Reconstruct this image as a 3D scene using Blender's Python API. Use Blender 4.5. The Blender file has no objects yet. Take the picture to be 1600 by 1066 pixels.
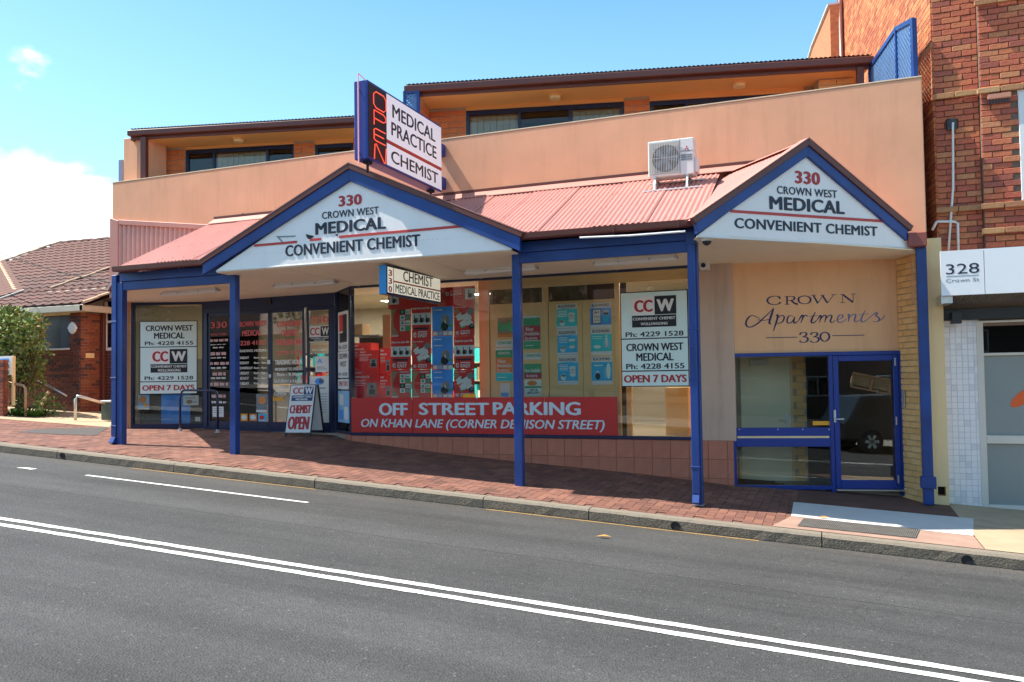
import bpy, bmesh, math, random
from mathutils import Vector, Matrix
import numpy as np
random.seed(7)
S = bpy.context.scene
COL = S.collection
R = math.radians

# ------------------------------------------------------------------ camera
FOC = 1280.0
YAW, PITCH, ROLL, SHY = R(-21.2619), R(2.0289), R(-0.7862), 12.71
_f = Vector((math.sin(YAW)*math.cos(PITCH), math.cos(YAW)*math.cos(PITCH), math.sin(PITCH)))
_r = Vector((math.cos(YAW), -math.sin(YAW), 0)); _u = _r.cross(_f)
RT = math.cos(ROLL)*_r + math.sin(ROLL)*_u
UP = -math.sin(ROLL)*_r + math.cos(ROLL)*_u
FW = _f
cam_d = bpy.data.cameras.new('camera'); cam = bpy.data.objects.new('camera', cam_d); COL.objects.link(cam)
cam_d.sensor_width = 36.0; cam_d.lens = FOC/1600*36.0; cam_d.shift_y = SHY/1600
cam_d.clip_start = 0.05; cam_d.clip_end = 4000
m = Matrix((RT, UP, -FW)).transposed().to_4x4(); cam.matrix_world = m
S.camera = cam

# ------------------------------------------------------------------ sun, sky, exposure
SUN = Vector((0.53, 0.105, -0.845)).normalized()          # direction the light travels
sd = bpy.data.lights.new('sun', 'SUN'); so = bpy.data.objects.new('sun', sd); COL.objects.link(so)
sd.energy = 4.9; sd.angle = R(0.5); sd.color = (1.0, 0.94, 0.84)
so.rotation_euler = SUN.to_track_quat('-Z', 'Y').to_euler(); so.location = (-20, -4, 32)
S.view_settings.view_transform = 'Standard'; S.view_settings.look = 'None'
S.view_settings.exposure = 0.93; S.view_settings.gamma = 1.0; S.view_settings.use_curve_mapping = False

W = bpy.data.worlds.new('World'); S.world = W; W.use_nodes = True
nt = W.node_tree; nt.nodes.clear()
def N(t, **k):
    n = nt.nodes.new(t)
    for a, b in k.items(): setattr(n, a, b)
    return n
out = N('ShaderNodeOutputWorld'); bg = N('ShaderNodeBackground')
sky = N('ShaderNodeTexSky', sky_type='NISHITA', sun_disc=False)
sky.sun_elevation = math.asin(-SUN.z); sky.sun_rotation = math.atan2(-SUN.x, -SUN.y)
sky.air_density = 1.0; sky.dust_density = 0.6; sky.ozone_density = 1.6
hs = N('ShaderNodeHueSaturation'); hs.inputs['Saturation'].default_value = 1.22; hs.inputs['Value'].default_value = 1.0
hs.inputs['Hue'].default_value = 0.482
nt.links.new(sky.outputs[0], hs.inputs['Color'])
geo = N('ShaderNodeTexCoord')
sep = N('ShaderNodeSeparateXYZ'); nt.links.new(geo.outputs['Generated'], sep.inputs[0])
# cumulus: noise in direction space, thick towards the horizon, thin overhead
mp = N('ShaderNodeMapping'); mp.inputs['Scale'].default_value = (3.0, 3.0, 5.2); mp.inputs['Location'].default_value = (0.4, 0.0, 0.0)
nt.links.new(geo.outputs['Generated'], mp.inputs[0])
nz = N('ShaderNodeTexNoise'); nz.inputs['Scale'].default_value = 3.4; nz.inputs['Detail'].default_value = 10; nz.inputs['Roughness'].default_value = 0.55
nt.links.new(mp.outputs[0], nz.inputs['Vector'])
def bank(d, r0, r1, amt):
    """a cloud bank around one direction"""
    d = Vector(d).normalized()
    vm = N('ShaderNodeVectorMath', operation='DISTANCE'); vm.inputs[1].default_value = d
    nt.links.new(geo.outputs['Generated'], vm.inputs[0])
    mr = N('ShaderNodeMapRange', interpolation_type='SMOOTHSTEP')
    mr.inputs['From Min'].default_value = r0; mr.inputs['From Max'].default_value = r1
    mr.inputs['To Min'].default_value = amt; mr.inputs['To Max'].default_value = 0
    nt.links.new(vm.outputs['Value'], mr.inputs['Value'])
    return mr.outputs[0]
def add(a, b):
    n = N('ShaderNodeMath', operation='ADD'); nt.links.new(a, n.inputs[0])
    if isinstance(b, (int, float)): n.inputs[1].default_value = b
    else: nt.links.new(b, n.inputs[1])
    return n.outputs[0]
CLOUD_BANKS = []
cov = nz.outputs['Fac']
for d, r0, r1, a in (((-0.79, 0.60, 0.15), 0.04, 0.165, 0.58), ((-0.70, 0.70, 0.13), 0.02, 0.13, 0.50), ((-0.745, 0.586, 0.329), 0.0, 0.08, 0.28),
                     ((0.35, -0.90, 0.25), 0.10, 0.55, 0.34), ((-0.75, -0.60, 0.28), 0.05, 0.4, 0.25),
                     ((0.95, 0.2, 0.22), 0.05, 0.3, 0.28)):
    cov = add(cov, bank(d, r0, r1, a))
mr = N('ShaderNodeMapRange', interpolation_type='SMOOTHSTEP')
mr.inputs['From Min'].default_value = 0.76; mr.inputs['From Max'].default_value = 0.97
nt.links.new(cov, mr.inputs['Value'])
# a bright milky veil low in the air
hz = N('ShaderNodeMapRange'); hz.inputs['From Min'].default_value = 0.0; hz.inputs['From Max'].default_value = 0.50
hz.inputs['To Min'].default_value = 0.34; hz.inputs['To Max'].default_value = 0.0
nt.links.new(sep.outputs['Z'], hz.inputs['Value'])
veil = N('ShaderNodeMixRGB'); veil.inputs['Color2'].default_value = (4.9, 7.8, 10.2, 1)
nt.links.new(hz.outputs[0], veil.inputs['Fac']); nt.links.new(hs.outputs[0], veil.inputs['Color1'])
cm = N('ShaderNodeMixRGB'); cm.inputs['Color2'].default_value = (10.2, 10.6, 11.0, 1)
n2 = N('ShaderNodeTexNoise'); n2.inputs['Scale'].default_value = 5.5; n2.inputs['Detail'].default_value = 9; n2.inputs['Roughness'].default_value = .58; nt.links.new(mp.outputs[0], n2.inputs['Vector'])
m3 = N('ShaderNodeMapRange'); m3.inputs['From Min'].default_value = .38; m3.inputs['From Max'].default_value = .62; nt.links.new(n2.outputs['Fac'], m3.inputs['Value'])
cc = N('ShaderNodeMixRGB'); cc.inputs['Color1'].default_value = (6.0, 7.4, 8.6, 1); cc.inputs['Color2'].default_value = (10.4, 10.7, 11.0, 1); nt.links.new(m3.outputs[0], cc.inputs['Fac']); nt.links.new(cc.outputs[0], cm.inputs['Color2'])
nt.links.new(mr.outputs[0], cm.inputs['Fac']); nt.links.new(veil.outputs[0], cm.inputs['Color1'])
nt.links.new(cm.outputs[0], bg.inputs['Color']); bg.inputs['Strength'].default_value = 0.125
nt.links.new(bg.outputs[0], out.inputs[0])

# ------------------------------------------------------------------ pixel -> world helpers (photograph is 1600 x 1066)
def ray(px, py):
    return RT*((px-800)/FOC) - UP*((py-533-SHY)/FOC) + FW
class Frame:
    """vertical plane frame: u along, v into the wall, w up"""
    def __init__(s, x, y, ang, z=0.0):
        s.o = Vector((x, y, z)); s.ex = Vector((math.cos(ang), math.sin(ang), 0)); s.ey = Vector((-math.sin(ang), math.cos(ang), 0))
        s.ez = Vector((0, 0, 1)); s.ang = ang
    def P(s, u, v, w): return s.o + s.ex*u + s.ey*v + s.ez*w
    def px(s, px, py, v=0.0):
        d = ray(px, py); t = (s.o.dot(s.ey)+v)/d.dot(s.ey); p = d*t-s.o
        return p.dot(s.ex), p.dot(s.ez)
    def u(s, px, py=600, v=0.0): return s.px(px, py, v)[0]
    def w(s, px, py, v=0.0): return s.px(px, py, v)[1]
def fr2(a, b, z=0.0): return Frame(a[0], a[1], math.atan2(b[1]-a[1], b[0]-a[0]), z)
def onZ(px, py, z):
    d = ray(px, py); return d*(z/d.z)
FM = Frame(0, 0, 0)

# ------------------------------------------------------------------ ground heights
def interp(x, tab):
    if x <= tab[0][0]: 
        (a, b), (c, d) = tab[0], tab[1]; return b+(x-a)*(d-b)/(c-a)
    for (a, b), (c, d) in zip(tab, tab[1:]):
        if x <= c: return b+(x-a)*(d-b)/(c-a)
    (a, b), (c, d) = tab[-2], tab[-1]; return b+(x-a)*(d-b)/(c-a)
BASE = [(-60, 1.6), (-22, -0.55), (-16, -0.86), (-14, -0.955), (-12, -0.985), (-9, -1.05), (-8.3, -1.10), (-6.29, -1.305), (-4.86, -1.42), (-2.9, -1.55), (-1.45, -1.69), (1.2, -1.87), (3, -1.98), (20, -3.03)]
YK = 10.05
def zk(x): return -1.842 - 0.0615*x          # kerb top
def zroad(x, y):
    c = 0.055*max(0, 1-((y-6.3)/3.6)**2)
    return zk(x) - 0.145 + c
def zfoot(x, y):
    if y <= YK: return zk(x)
    b = interp(x, BASE); t = (y-YK)/(13.0-YK)
    return zk(x)+(b-zk(x))*min(t, 1.0)

# ------------------------------------------------------------------ mesh builder
class MB:
    def __init__(s): s.v = []; s.f = []; s.mi = []; s.cur = 0
    def vert(s, p): s.v.append(tuple(p)); return len(s.v)-1
    def face(s, pts):
        s.f.append([s.vert(p) for p in pts]); s.mi.append(s.cur); return s
    def prism(s, a, b):
        """closed solid between two matching polygons"""
        n = len(a); i = [s.vert(p) for p in a]; j = [s.vert(p) for p in b]
        s.f.append(i[::-1]); s.f.append(j); s.mi += [s.cur]*2
        for k in range(n):
            s.f.append([i[k], i[(k+1) % n], j[(k+1) % n], j[k]]); s.mi.append(s.cur)
        return s
    def box(s, F, u0, u1, v0, v1, w0, w1):
        a = [F.P(u, v0, w) for u, w in ((u0, w0), (u1, w0), (u1, w1), (u0, w1))]
        b = [F.P(u, v1, w) for u, w in ((u0, w0), (u1, w0), (u1, w1), (u0, w1))]
        return s.prism(a, b)
    def poly(s, F, pts, v0, v1):
        return s.prism([F.P(u, v0, w) for u, w in pts], [F.P(u, v1, w) for u, w in pts])
    def beam(s, p, q, w, h, up=Vector((0, 0, 1))):
        p, q = Vector(p), Vector(q); d = (q-p).normalized(); x = d.cross(up).normalized(); z = x.cross(d)
        a = [p+x*i*w/2+z*j*h/2 for i, j in ((-1, -1), (1, -1), (1, 1), (-1, 1))]
        return s.prism(a, [c+(q-p) for c in a])
    def tube(s, pts, r, n=8, cap=True):
        pts = [Vector(p) for p in pts]; rings = []
        rr = r if isinstance(r, (list, tuple)) else [r]*len(pts)
        for k, p in enumerate(pts):
            d = (pts[min(k+1, len(pts)-1)]-pts[max(k-1, 0)]).normalized()
            x = d.cross(Vector((0, 0, 1)) if abs(d.z) < .9 else Vector((1, 0, 0))).normalized(); y = d.cross(x)
            rings.append([s.vert(p+(x*math.cos(2*math.pi*i/n)+y*math.sin(2*math.pi*i/n))*rr[k]) for i in range(n)])
        for a, b in zip(rings, rings[1:]):
            for i in range(n): s.f.append([a[i], b[i], b[(i+1) % n], a[(i+1) % n]]); s.mi.append(s.cur)
        if cap: s.f.append(rings[0]); s.f.append(rings[-1][::-1]); s.mi += [s.cur]*2
        return s
    def disc(s, F, u, w, r, v0, v1, n=20):
        return s.poly(F, [(u+r*math.cos(2*math.pi*i/n), w+r*math.sin(2*math.pi*i/n)) for i in range(n)], v0, v1)
    def corr(s, p00, p10, p11, p01, pitch=.076, amp=.009, seg=6, rows=1, phase=0.0):
        """corrugated sheet: waves run from edge p00-p10 to edge p01-p11"""
        p00, p10, p11, p01 = map(Vector, (p00, p10, p11, p01))
        L = max((p10-p00).length, (p11-p01).length); n = max(2, int(L/pitch*seg))
        nrm = (p10-p00).cross(p01-p00)
        if nrm.length < 1e-9: nrm = (p11-p00).cross(p01-p00)
        nrm.normalize(); 
        if nrm.z < 0: nrm = -nrm
        g = []
        for i in range(n+1):
            t = i/n; a = p00.lerp(p10, t); b = p01.lerp(p11, t); o = nrm*amp*math.cos(2*math.pi*(t*L/pitch)+phase)
            g.append([s.vert(a.lerp(b, j/rows)+o) for j in range(rows+1)])
        for i in range(n):
            for j in range(rows): s.f.append([g[i][j], g[i+1][j], g[i+1][j+1], g[i][j+1]]); s.mi.append(s.cur)
        return s
    def mesh(s, name, off=Vector((0, 0, 0)), mats=(), smooth=False, bevel=0.0, rot=0.0):
        me = bpy.data.meshes.new(name)
        M = Matrix.Rotation(-rot, 3, 'Z')
        me.from_pydata([tuple(M @ (Vector(p)-off)) for p in s.v], [], s.f)
        for mt in mats: me.materials.append(mt)
        if len(mats) > 1: me.polygons.foreach_set('material_index', s.mi)
        bm = bmesh.new(); bm.from_mesh(me)
        bmesh.ops.recalc_face_normals(bm, faces=bm.faces)
        if bevel > 0:
            bmesh.ops.remove_doubles(bm, verts=bm.verts, dist=1e-5)
            es = [e for e in bm.edges if len(e.link_faces) == 2 and e.calc_face_angle() > 0.5]
            bmesh.ops.bevel(bm, geom=es, offset=bevel, segments=1, affect='EDGES', clamp_overlap=True)
        bm.to_mesh(me); bm.free()
        if smooth: me.polygons.foreach_set('use_smooth', [True]*len(me.polygons))
        me.update(); return me

class Thing:
    def __init__(s, name, label=None, cat=None, loc=(0, 0, 0), group=None, kind=None, rot=0.0):
        o = bpy.data.objects.new(name, None); o.empty_display_size = .2; COL.objects.link(o); o.location = loc
        s.o = o; s.loc = Vector(loc); s.rot = rot; o.rotation_euler = (0, 0, rot)
        if label: o['label'] = label
        if cat: o['category'] = cat
        if group: o['group'] = group
        if kind: o['kind'] = kind
    def part(s, name, mb, mat, parent=None, **k):
        """parent: another part object of this thing"""
        label = k.pop('label', None); kind = k.pop('kind', None)
        mats = mat if isinstance(mat, (list, tuple)) else (mat,)
        ob = bpy.data.objects.new(name, mb.mesh(name, s.loc, mats, rot=s.rot, **k)); COL.objects.link(ob)
        ob.parent = parent if parent else s.o
        if label: ob['label'] = label
        if kind: ob['kind'] = kind
        return ob
    def inst(s, name, me, M, parent=None, color=None):
        """a part from a shared mesh at world matrix M"""
        ob = bpy.data.objects.new(name, me); COL.objects.link(ob); ob.parent = parent if parent else s.o
        root = Matrix.Translation(s.loc) @ Matrix.Rotation(s.rot, 4, 'Z')
        ob.matrix_local = root.inverted() @ M
        return ob
def single(name, mb, mat, label=None, cat=None, group=None, kind=None, loc=None, **k):
    mats = mat if isinstance(mat, (list, tuple)) else (mat,)
    if loc is None:
        vs = np.array(mb.v); loc = Vector(((vs[:, 0].min()+vs[:, 0].max())/2, (vs[:, 1].min()+vs[:, 1].max())/2, vs[:, 2].min()))
    loc = Vector(loc)
    ob = bpy.data.objects.new(name, mb.mesh(name, loc, mats, **k)); COL.objects.link(ob); ob.location = loc
    if label: ob['label'] = label
    if cat: ob['category'] = cat
    if group: ob['group'] = group
    if kind: ob['kind'] = kind
    return ob

# ------------------------------------------------------------------ lettering
_tc = {}
def glyphs(s, bold=0.0, shear=0.0, spacing=1.0):
    k = (s, shear, spacing)
    if k in _tc: return _tc[k]
    c = bpy.data.curves.new('t', 'FONT'); c.body = s; c.shear = shear; c.space_character = spacing
    c.resolution_u = 3; c.fill_mode = 'FRONT'
    o = bpy.data.objects.new('t', c); COL.objects.link(o)
    dg = bpy.context.evaluated_depsgraph_get(); me = o.evaluated_get(dg).to_mesh()
    v = np.array([tuple(x.co)[:2] for x in me.vertices]); f = [list(p.vertices) for p in me.polygons]
    o.evaluated_get(dg).to_mesh_clear()
    bpy.data.objects.remove(o); bpy.data.curves.remove(c)
    lo, hi = v.min(0), v.max(0); v = (v-lo)/(hi-lo)
    _tc[k] = (v, f); return _tc[k]
def text(mb, F, s, u0, u1, w0, w1, v=0.0, depth=0.0, **k):
    bold = k.get('bold', 0.0)
    if bold > 0:        # heavier weight: the same outline struck again a little to each side
        k = dict(k, bold=0.0); bx = bold*(w1-w0)*1.45; by = bold*(w1-w0)*.55
        for i, (dx, dy) in enumerate(((-1, 0), (1, 0), (0, 1), (0, -1), (-.5, .5), (.5, -.5))):
            text(mb, F, s, u0+bx*(1+dx), u1-bx*(1-dx), w0+by*(1+dy), w1-by*(1-dy), v+.00012*i, depth, **k)
        return mb
    gv, gf = glyphs(s, **k)
    P = [F.P(u0+(u1-u0)*a, v-depth, w0+(w1-w0)*b) for a, b in gv]
    base = len(mb.v); mb.v += [tuple(p) for p in P]
    mb.f += [[i+base for i in f] for f in gf]; mb.mi += [mb.cur]*len(gf)
    if depth > 0:       # sides
        from collections import Counter
        ec = Counter(); 
        for f in gf:
            for a, b in zip(f, f[1:]+f[:1]): ec[(a, b)] += 1
        b2 = len(mb.v); mb.v += [tuple(F.P(u0+(u1-u0)*a, v, w0+(w1-w0)*b)) for a, b in gv]
        for (a, b) in list(ec):
            if (b, a) not in ec: mb.f.append([a+base, a+b2, b+b2, b+base]); mb.mi.append(mb.cur)
    return mb
def textpx(mb, F, s, bl, tr, v=0.0, **k):
    (u0, w0), (u1, w1) = F.px(bl[0], bl[1], v), F.px(tr[0], tr[1], v)
    return text(mb, F, s, u0, u1, w0, w1, v, **k)
def quadpx(mb, F, tl, br, v, depth=0.004):
    (u0, w1), (u1, w0) = F.px(tl[0], tl[1], v), F.px(br[0], br[1], v)
    return mb.box(F, u0, u1, v-depth, v, w0, w1)
def Z(ox, oy, k=3.9925):
    """coordinates read off an enlarged crop of the photograph"""
    return lambda a, b: (ox+a/k, oy+b/k)
# ------------------------------------------------------------------ materials
def mat(name, col, rough=0.6, var=0.0, scale=6.0, bump=0.0, bscale=60.0, metal=0.0, spec=0.5, emit=None, es=1.0, rnd=None, dirt=0.0, coord='Object', col2=None, detail=6):
    m = bpy.data.materials.new(name); m.use_nodes = True
    t = m.node_tree; b = t.nodes['Principled BSDF']; L = t.links
    b.inputs['Roughness'].default_value = rough; b.inputs['Metallic'].default_value = metal; b.inputs['Specular IOR Level'].default_value = spec
    c = (*col, 1); b.inputs['Base Color'].default_value = c
    tc = t.nodes.new('ShaderNodeTexCoord')
    if coord == 'World':
        g = t.nodes.new('ShaderNodeNewGeometry'); vec = g.outputs['Position']
    else: vec = tc.outputs[coord]
    cur = None
    if rnd:     # piece to piece colour: list of colours
        oi = t.nodes.new('ShaderNodeObjectInfo'); r = t.nodes.new('ShaderNodeValToRGB'); r.color_ramp.interpolation = 'CONSTANT'
        e = r.color_ramp.elements; e[0].position = 0; e[0].color = (*rnd[0], 1); e[1].position = 1/len(rnd); e[1].color = (*rnd[1 % len(rnd)], 1)
        for i, q in enumerate(rnd[2:], 2): n = e.new(i/len(rnd)); n.color = (*q, 1)
        L.new(oi.outputs['Random'], r.inputs[0]); cur = r.outputs[0]
    if var > 0 or col2:
        n = t.nodes.new('ShaderNodeTexNoise'); n.inputs['Scale'].default_value = scale; n.inputs['Detail'].default_value = detail; n.inputs['Roughness'].default_value = .6
        L.new(vec, n.inputs['Vector'])
        if col2:
            mx = t.nodes.new('ShaderNodeMixRGB'); mr = t.nodes.new('ShaderNodeMapRange'); mr.inputs['From Min'].default_value = .4; mr.inputs['From Max'].default_value = .65
            L.new(n.outputs['Fac'], mr.inputs['Value']); L.new(mr.outputs[0], mx.inputs['Fac'])
            mx.inputs['Color2'].default_value = (*col2, 1)
            if cur: L.new(cur, mx.inputs['Color1'])
            else: mx.inputs['Color1'].default_value = c
            cur = mx.outputs[0]
        if var > 0:
            hv = t.nodes.new('ShaderNodeHueSaturation'); mr = t.nodes.new('ShaderNodeMapRange')
            mr.inputs['From Min'].default_value = .25; mr.inputs['From Max'].default_value = .75
            mr.inputs['To Min'].default_value = 1-var; mr.inputs['To Max'].default_value = 1+var
            L.new(n.outputs['Fac'], mr.inputs['Value']); L.new(mr.outputs[0], hv.inputs['Value'])
            if cur: L.new(cur, hv.inputs['Color'])
            else: hv.inputs['Color'].default_value = c
            cur = hv.outputs[0]
    if dirt > 0:    # long vertical run-off streaks and stains with a shape of their own
        mp = t.nodes.new('ShaderNodeMapping'); mp.inputs['Scale'].default_value = (3.2, 3.2, .35); L.new(vec, mp.inputs[0])
        n = t.nodes.new('ShaderNodeTexNoise'); n.inputs['Scale'].default_value = 1.6; n.inputs['Detail'].default_value = 7; n.inputs['Roughness'].default_value = .65; L.new(mp.outputs[0], n.inputs['Vector'])
        mr = t.nodes.new('ShaderNodeMapRange'); mr.inputs['From Min'].default_value = .5; mr.inputs['From Max'].default_value = .72; mr.inputs['To Max'].default_value = dirt
        L.new(n.outputs['Fac'], mr.inputs['Value'])
        mx = t.nodes.new('ShaderNodeMixRGB'); mx.blend_type = 'MULTIPLY'; L.new(mr.outputs[0], mx.inputs['Fac']); mx.inputs['Color2'].default_value = (.42, .38, .34, 1)
        if cur: L.new(cur, mx.inputs['Color1'])
        else: mx.inputs['Color1'].default_value = c
        cur = mx.outputs[0]
    if cur: L.new(cur, b.inputs['Base Color'])
    if bump > 0:
        n = t.nodes.new('ShaderNodeTexNoise'); n.inputs['Scale'].default_value = bscale; n.inputs['Detail'].default_value = 4; L.new(vec, n.inputs['Vector'])
        bp = t.nodes.new('ShaderNodeBump'); bp.inputs['Strength'].default_value = bump; bp.inputs['Distance'].default_value = .01
        L.new(n.outputs['Fac'], bp.inputs['Height']); L.new(bp.outputs[0], b.inputs['Normal'])
    if emit:
        b.inputs['Emission Color'].default_value = (*emit, 1); b.inputs['Emission Strength'].default_value = es
    return m
def glass(name, tint=(.93, .96, .95), boost=1.0, rough=0.0, ior=1.5):
    m = bpy.data.materials.new(name); m.use_nodes = True; t = m.node_tree; t.nodes.clear(); L = t.links
    o = t.nodes.new('ShaderNodeOutputMaterial'); tr = t.nodes.new('ShaderNodeBsdfTransparent'); g = t.nodes.new('ShaderNodeBsdfGlossy'); f = t.nodes.new('ShaderNodeFresnel'); mx = t.nodes.new('ShaderNodeMixShader')
    f.inputs['IOR'].default_value = ior; tr.inputs[0].default_value = (*tint, 1); g.inputs['Roughness'].default_value = rough
    mu = t.nodes.new('ShaderNodeMath'); mu.operation = 'MULTIPLY'; mu.inputs[1].default_value = boost; mu.use_clamp = True
    L.new(f.outputs[0], mu.inputs[0]); L.new(mu.outputs[0], mx.inputs[0]); L.new(tr.outputs[0], mx.inputs[1]); L.new(g.outputs[0], mx.inputs[2]); L.new(mx.outputs[0], o.inputs[0])
    return m
m_render = mat('terracotta render', (.80, .405, .235), .9, .10, 1.1, .3, 90, dirt=.16, coord='World')
m_render_pale = mat('peach render', (.86, .48, .25), .9, .06, 1.5, .2, 90, dirt=.20, coord='World')
m_render_grey = mat('beige render', (.60, .41, .30), .9, .07, 2, .2, 90, dirt=.35, coord='World')
m_cream = mat('cream paint', (.92, .66, .34), .7, .05, 2, .05, 60, dirt=.2, coord='World')
m_soffit = mat('soffit cream', (.90, .75, .56), .75, .04, 1.2, dirt=.08, coord='World')
m_orange = mat('upper soffit apricot', (.88, .44, .15), .8, .05, 2, coord='World')
m_roof = mat('pink steel roofing', (.52, .225, .19), .5, .08, 1.4, dirt=.10, coord='World', spec=.35)
m_brown = mat('maroon gutter paint', (.135, .038, .026), .4, .12, 2, coord='World')
m_pink = mat('pink barge paint', (.52, .23, .18), .5, .06, 3, coord='World')
m_blue = mat('royal blue paint', (.016, .062, .27), .38, .14, 3, .04, 30, coord='World', dirt=.12)
m_navy = mat('navy window frame', (.008, .018, .068), .35, .1, 4, coord='World')
m_blue_frame = mat('blue door frame', (.012, .042, .26), .32, .06, 4, coord='World')
m_white = mat('white sign board', (.92, .875, .845), .45, .035, 1.5, dirt=.06, coord='World')
m_whitepaint = mat('white paint', (.80, .80, .78), .5, .03, 5)
m_mint = mat('pale mint sign panel', (.74, .90, .85), .35)
m_black = mat('black print', (.010, .010, .014), .5)
m_dark = mat('dark navy lettering', (.014, .016, .035), .45)
m_red = mat('red lettering', (.46, .022, .022), .45)
m_redline = mat('red strip', (.55, .05, .04), .45)
m_redposter = mat('red poster print', (.78, .030, .025), .5, .05, 4)
m_redbanner = mat('red window banner', (.56, .028, .025), .4, .06, 2)
m_pinktxt = mat('red vinyl lettering', (.70, .12, .12), .5)
m_palepink = mat('pale pink vinyl lettering', (.75, .48, .46), .5)
m_banner_t = mat('pale blue vinyl lettering', (.60, .72, .78), .5)
m_posterblue = mat('blue poster print', (.08, .36, .92), .5, .25, 3)
m_sky = mat('light blue poster print', (.30, .55, .80), .5, .2, 3)
m_teal = mat('turquoise poster print', (.04, .66, .70), .5, .15, 4)
m_cyan = mat('cyan poster print', (.04, .50, .84), .5, .15, 4)
m_paper = mat('white paper', (.80, .80, .77), .6)
m_green = mat('green print', (.07, .42, .20), .5, .15, 6)
m_maroon = mat('maroon print', (.48, .06, .09), .5, .15, 6)
m_orangepr = mat('orange print', (.80, .27, .06), .5, .15, 6)
m_tan = mat('tan print', (.42, .26, .15), .5, .15, 6)
m_grey = mat('grey print', (.22, .25, .26), .5, .3, 20)
m_yellow = mat('orange sticker', (.90, .40, .02), .5)
m_ply = mat('pale plywood', (.92, .62, .29), .5, .08, 1.8, col2=(.84, .54, .23), coord='World')
m_alu = mat('aluminium', (.62, .60, .56), .35, .05, 8, metal=.85)
m_steel = mat('galvanised steel', (.55, .56, .57), .42, .1, 12, metal=.8)
m_plast = mat('white plastic', (.72, .71, .68), .4)
m_tube = mat('fluorescent diffuser', (.80, .80, .78), .3)
m_blackp = mat('black plastic', (.02, .02, .022), .4)
m_rubber = mat('black rubber', (.02, .02, .02), .8)
m_glass = glass('shop window glass', (.95, .98, .97), 1.2)
m_glass2 = glass('lobby glass', (.93, .95, .93), 1.0)
m_glassm = glass('mirrored door glass', (.80, .82, .80), 3.2)
m_glassd = glass('dark upstairs glass', (.50, .52, .52), 1.2)
m_frost = mat('frosted film glass', (.26, .29, .28), .35, .03, 3, coord='World')
m_mortar_t = mat('pale mortar', (.48, .40, .30), .95, .1, 20, .2, 120, coord='World')
m_mortar_d = mat('dark mortar', (.20, .14, .10), .95, .1, 20, .2, 120, coord='World')
m_brick_cream = mat('cream brick', (.6, .4, .2), .85, .08, 14, .22, 90, rnd=[(.86, .50, .19), (.88, .54, .22), (.80, .46, .17), (.87, .52, .21)])
m_brick_orange = mat('orange brick', (.5, .2, .08), .85, .1, 14, .25, 90, rnd=[(.70, .215, .068), (.64, .185, .06), (.74, .235, .078), (.67, .20, .065)])
m_brick_red = mat('mottled red brick', (.4, .12, .06), .9, .22, 16, .55, 45, rnd=[(.56, .150, .078), (.48, .125, .072), (.60, .185, .085), (.56, .205, .095), (.45, .125, .072), (.53, .145, .070), (.38, .105, .070), (.58, .235, .11), (.56, .165, .082), (.38, .11, .075), (.58, .175, .085), (.52, .14, .075)])
m_brick_side = mat('side wall brick', (.5, .2, .08), .9, .2, 14, .5, 45, rnd=[(.50, .17, .07), (.44, .13, .055), (.54, .21, .085), (.46, .15, .06), (.38, .11, .05)])
m_brick_house = mat('house brick', (.2, .06, .04), .9, .2, 16, .4, 60, rnd=[(.17, .052, .036), (.145, .046, .034), (.20, .062, .040), (.13, .042, .033), (.075, .036, .034), (.17, .055, .037)])
m_tile = mat('terracotta plinth tile', (.4, .15, .1), .5, .12, 7, .05, 40, rnd=[(.56, .185, .108), (.53, .172, .10), (.575, .195, .114), (.545, .18, .104)], dirt=.22)
m_mosaic = mat('white mosaic tile', (.7, .7, .7), .3, .04, 9, rnd=[(.86, .83, .84), (.84, .82, .83), (.87, .84, .84), (.82, .80, .81), (.86, .83, .84), (.74, .72, .75)])
m_grout = mat('grey grout', (.74, .72, .73), .9)
m_rooftile = mat('brown roof tile', (.2, .09, .07), .8, .25, 10, .3, 40, rnd=[(.125, .052, .040), (.105, .046, .037), (.15, .060, .044), (.115, .050, .040)])
m_rooftile_o = mat('lichened ridge tile', (.55, .38, .24), .9, .25, 8, .3, 40)
m_concrete = mat('concrete', (.40, .36, .31), .92, .18, 5, .4, 110, coord='World', dirt=.1)
m_slab = mat('pale concrete slab', (.58, .56, .53), .9, .09, 3, .15, 120, coord='World')
m_slabwarm = mat('sandy concrete slab', (.42, .315, .20), .9, .14, 3, .2, 120, coord='World')
m_slabpink = mat('pinkish concrete apron', (.36, .225, .17), .9, .16, 4, .2, 120, coord='World')
m_patch = mat('asphalt patch', (.085, .075, .07), .92, .2, 12, .5, 160, coord='World')
m_paint = mat('road marking paint', (.80, .79, .74), .7, .10, 30, .15, 100, coord='World')
m_paintw = mat('worn road marking paint', (.70, .69, .64), .75, .2, 30, coord='World', col2=(.16, .16, .15))
m_paintw.node_tree.nodes
m_paintY = mat('yellow kerb line paint', (.40, .235, .07), .75, .2, 30, coord='World', col2=(.20, .14, .07))
m_leaf = mat('shrub leaf', (.10, .17, .035), .5, .3, 3, rnd=None)
m_leaf2 = mat('bright strap leaf', (.13, .26, .03), .45, .3, 3)
m_leaf3 = mat('dark tree leaf', (.045, .085, .025), .55, .3, 2)
m_bark = mat('bark', (.13, .09, .06), .9, .3, 10, .5, 30)
m_floor = mat('shop floor', (.36, .30, .23), .4, .1, 3, coord='World')
m_lining = mat('entry lining', (.24, .215, .165), .8, .08, 2, coord='World')
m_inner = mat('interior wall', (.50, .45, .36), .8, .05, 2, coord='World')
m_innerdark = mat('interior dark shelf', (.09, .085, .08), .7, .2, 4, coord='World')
m_lobbydoor = mat('lobby door paint', (.92, .82, .58), .5, .05, 2, coord='World')
m_carton = mat('brown cardboard', (.40, .25, .13), .8, .08, 4)
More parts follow.
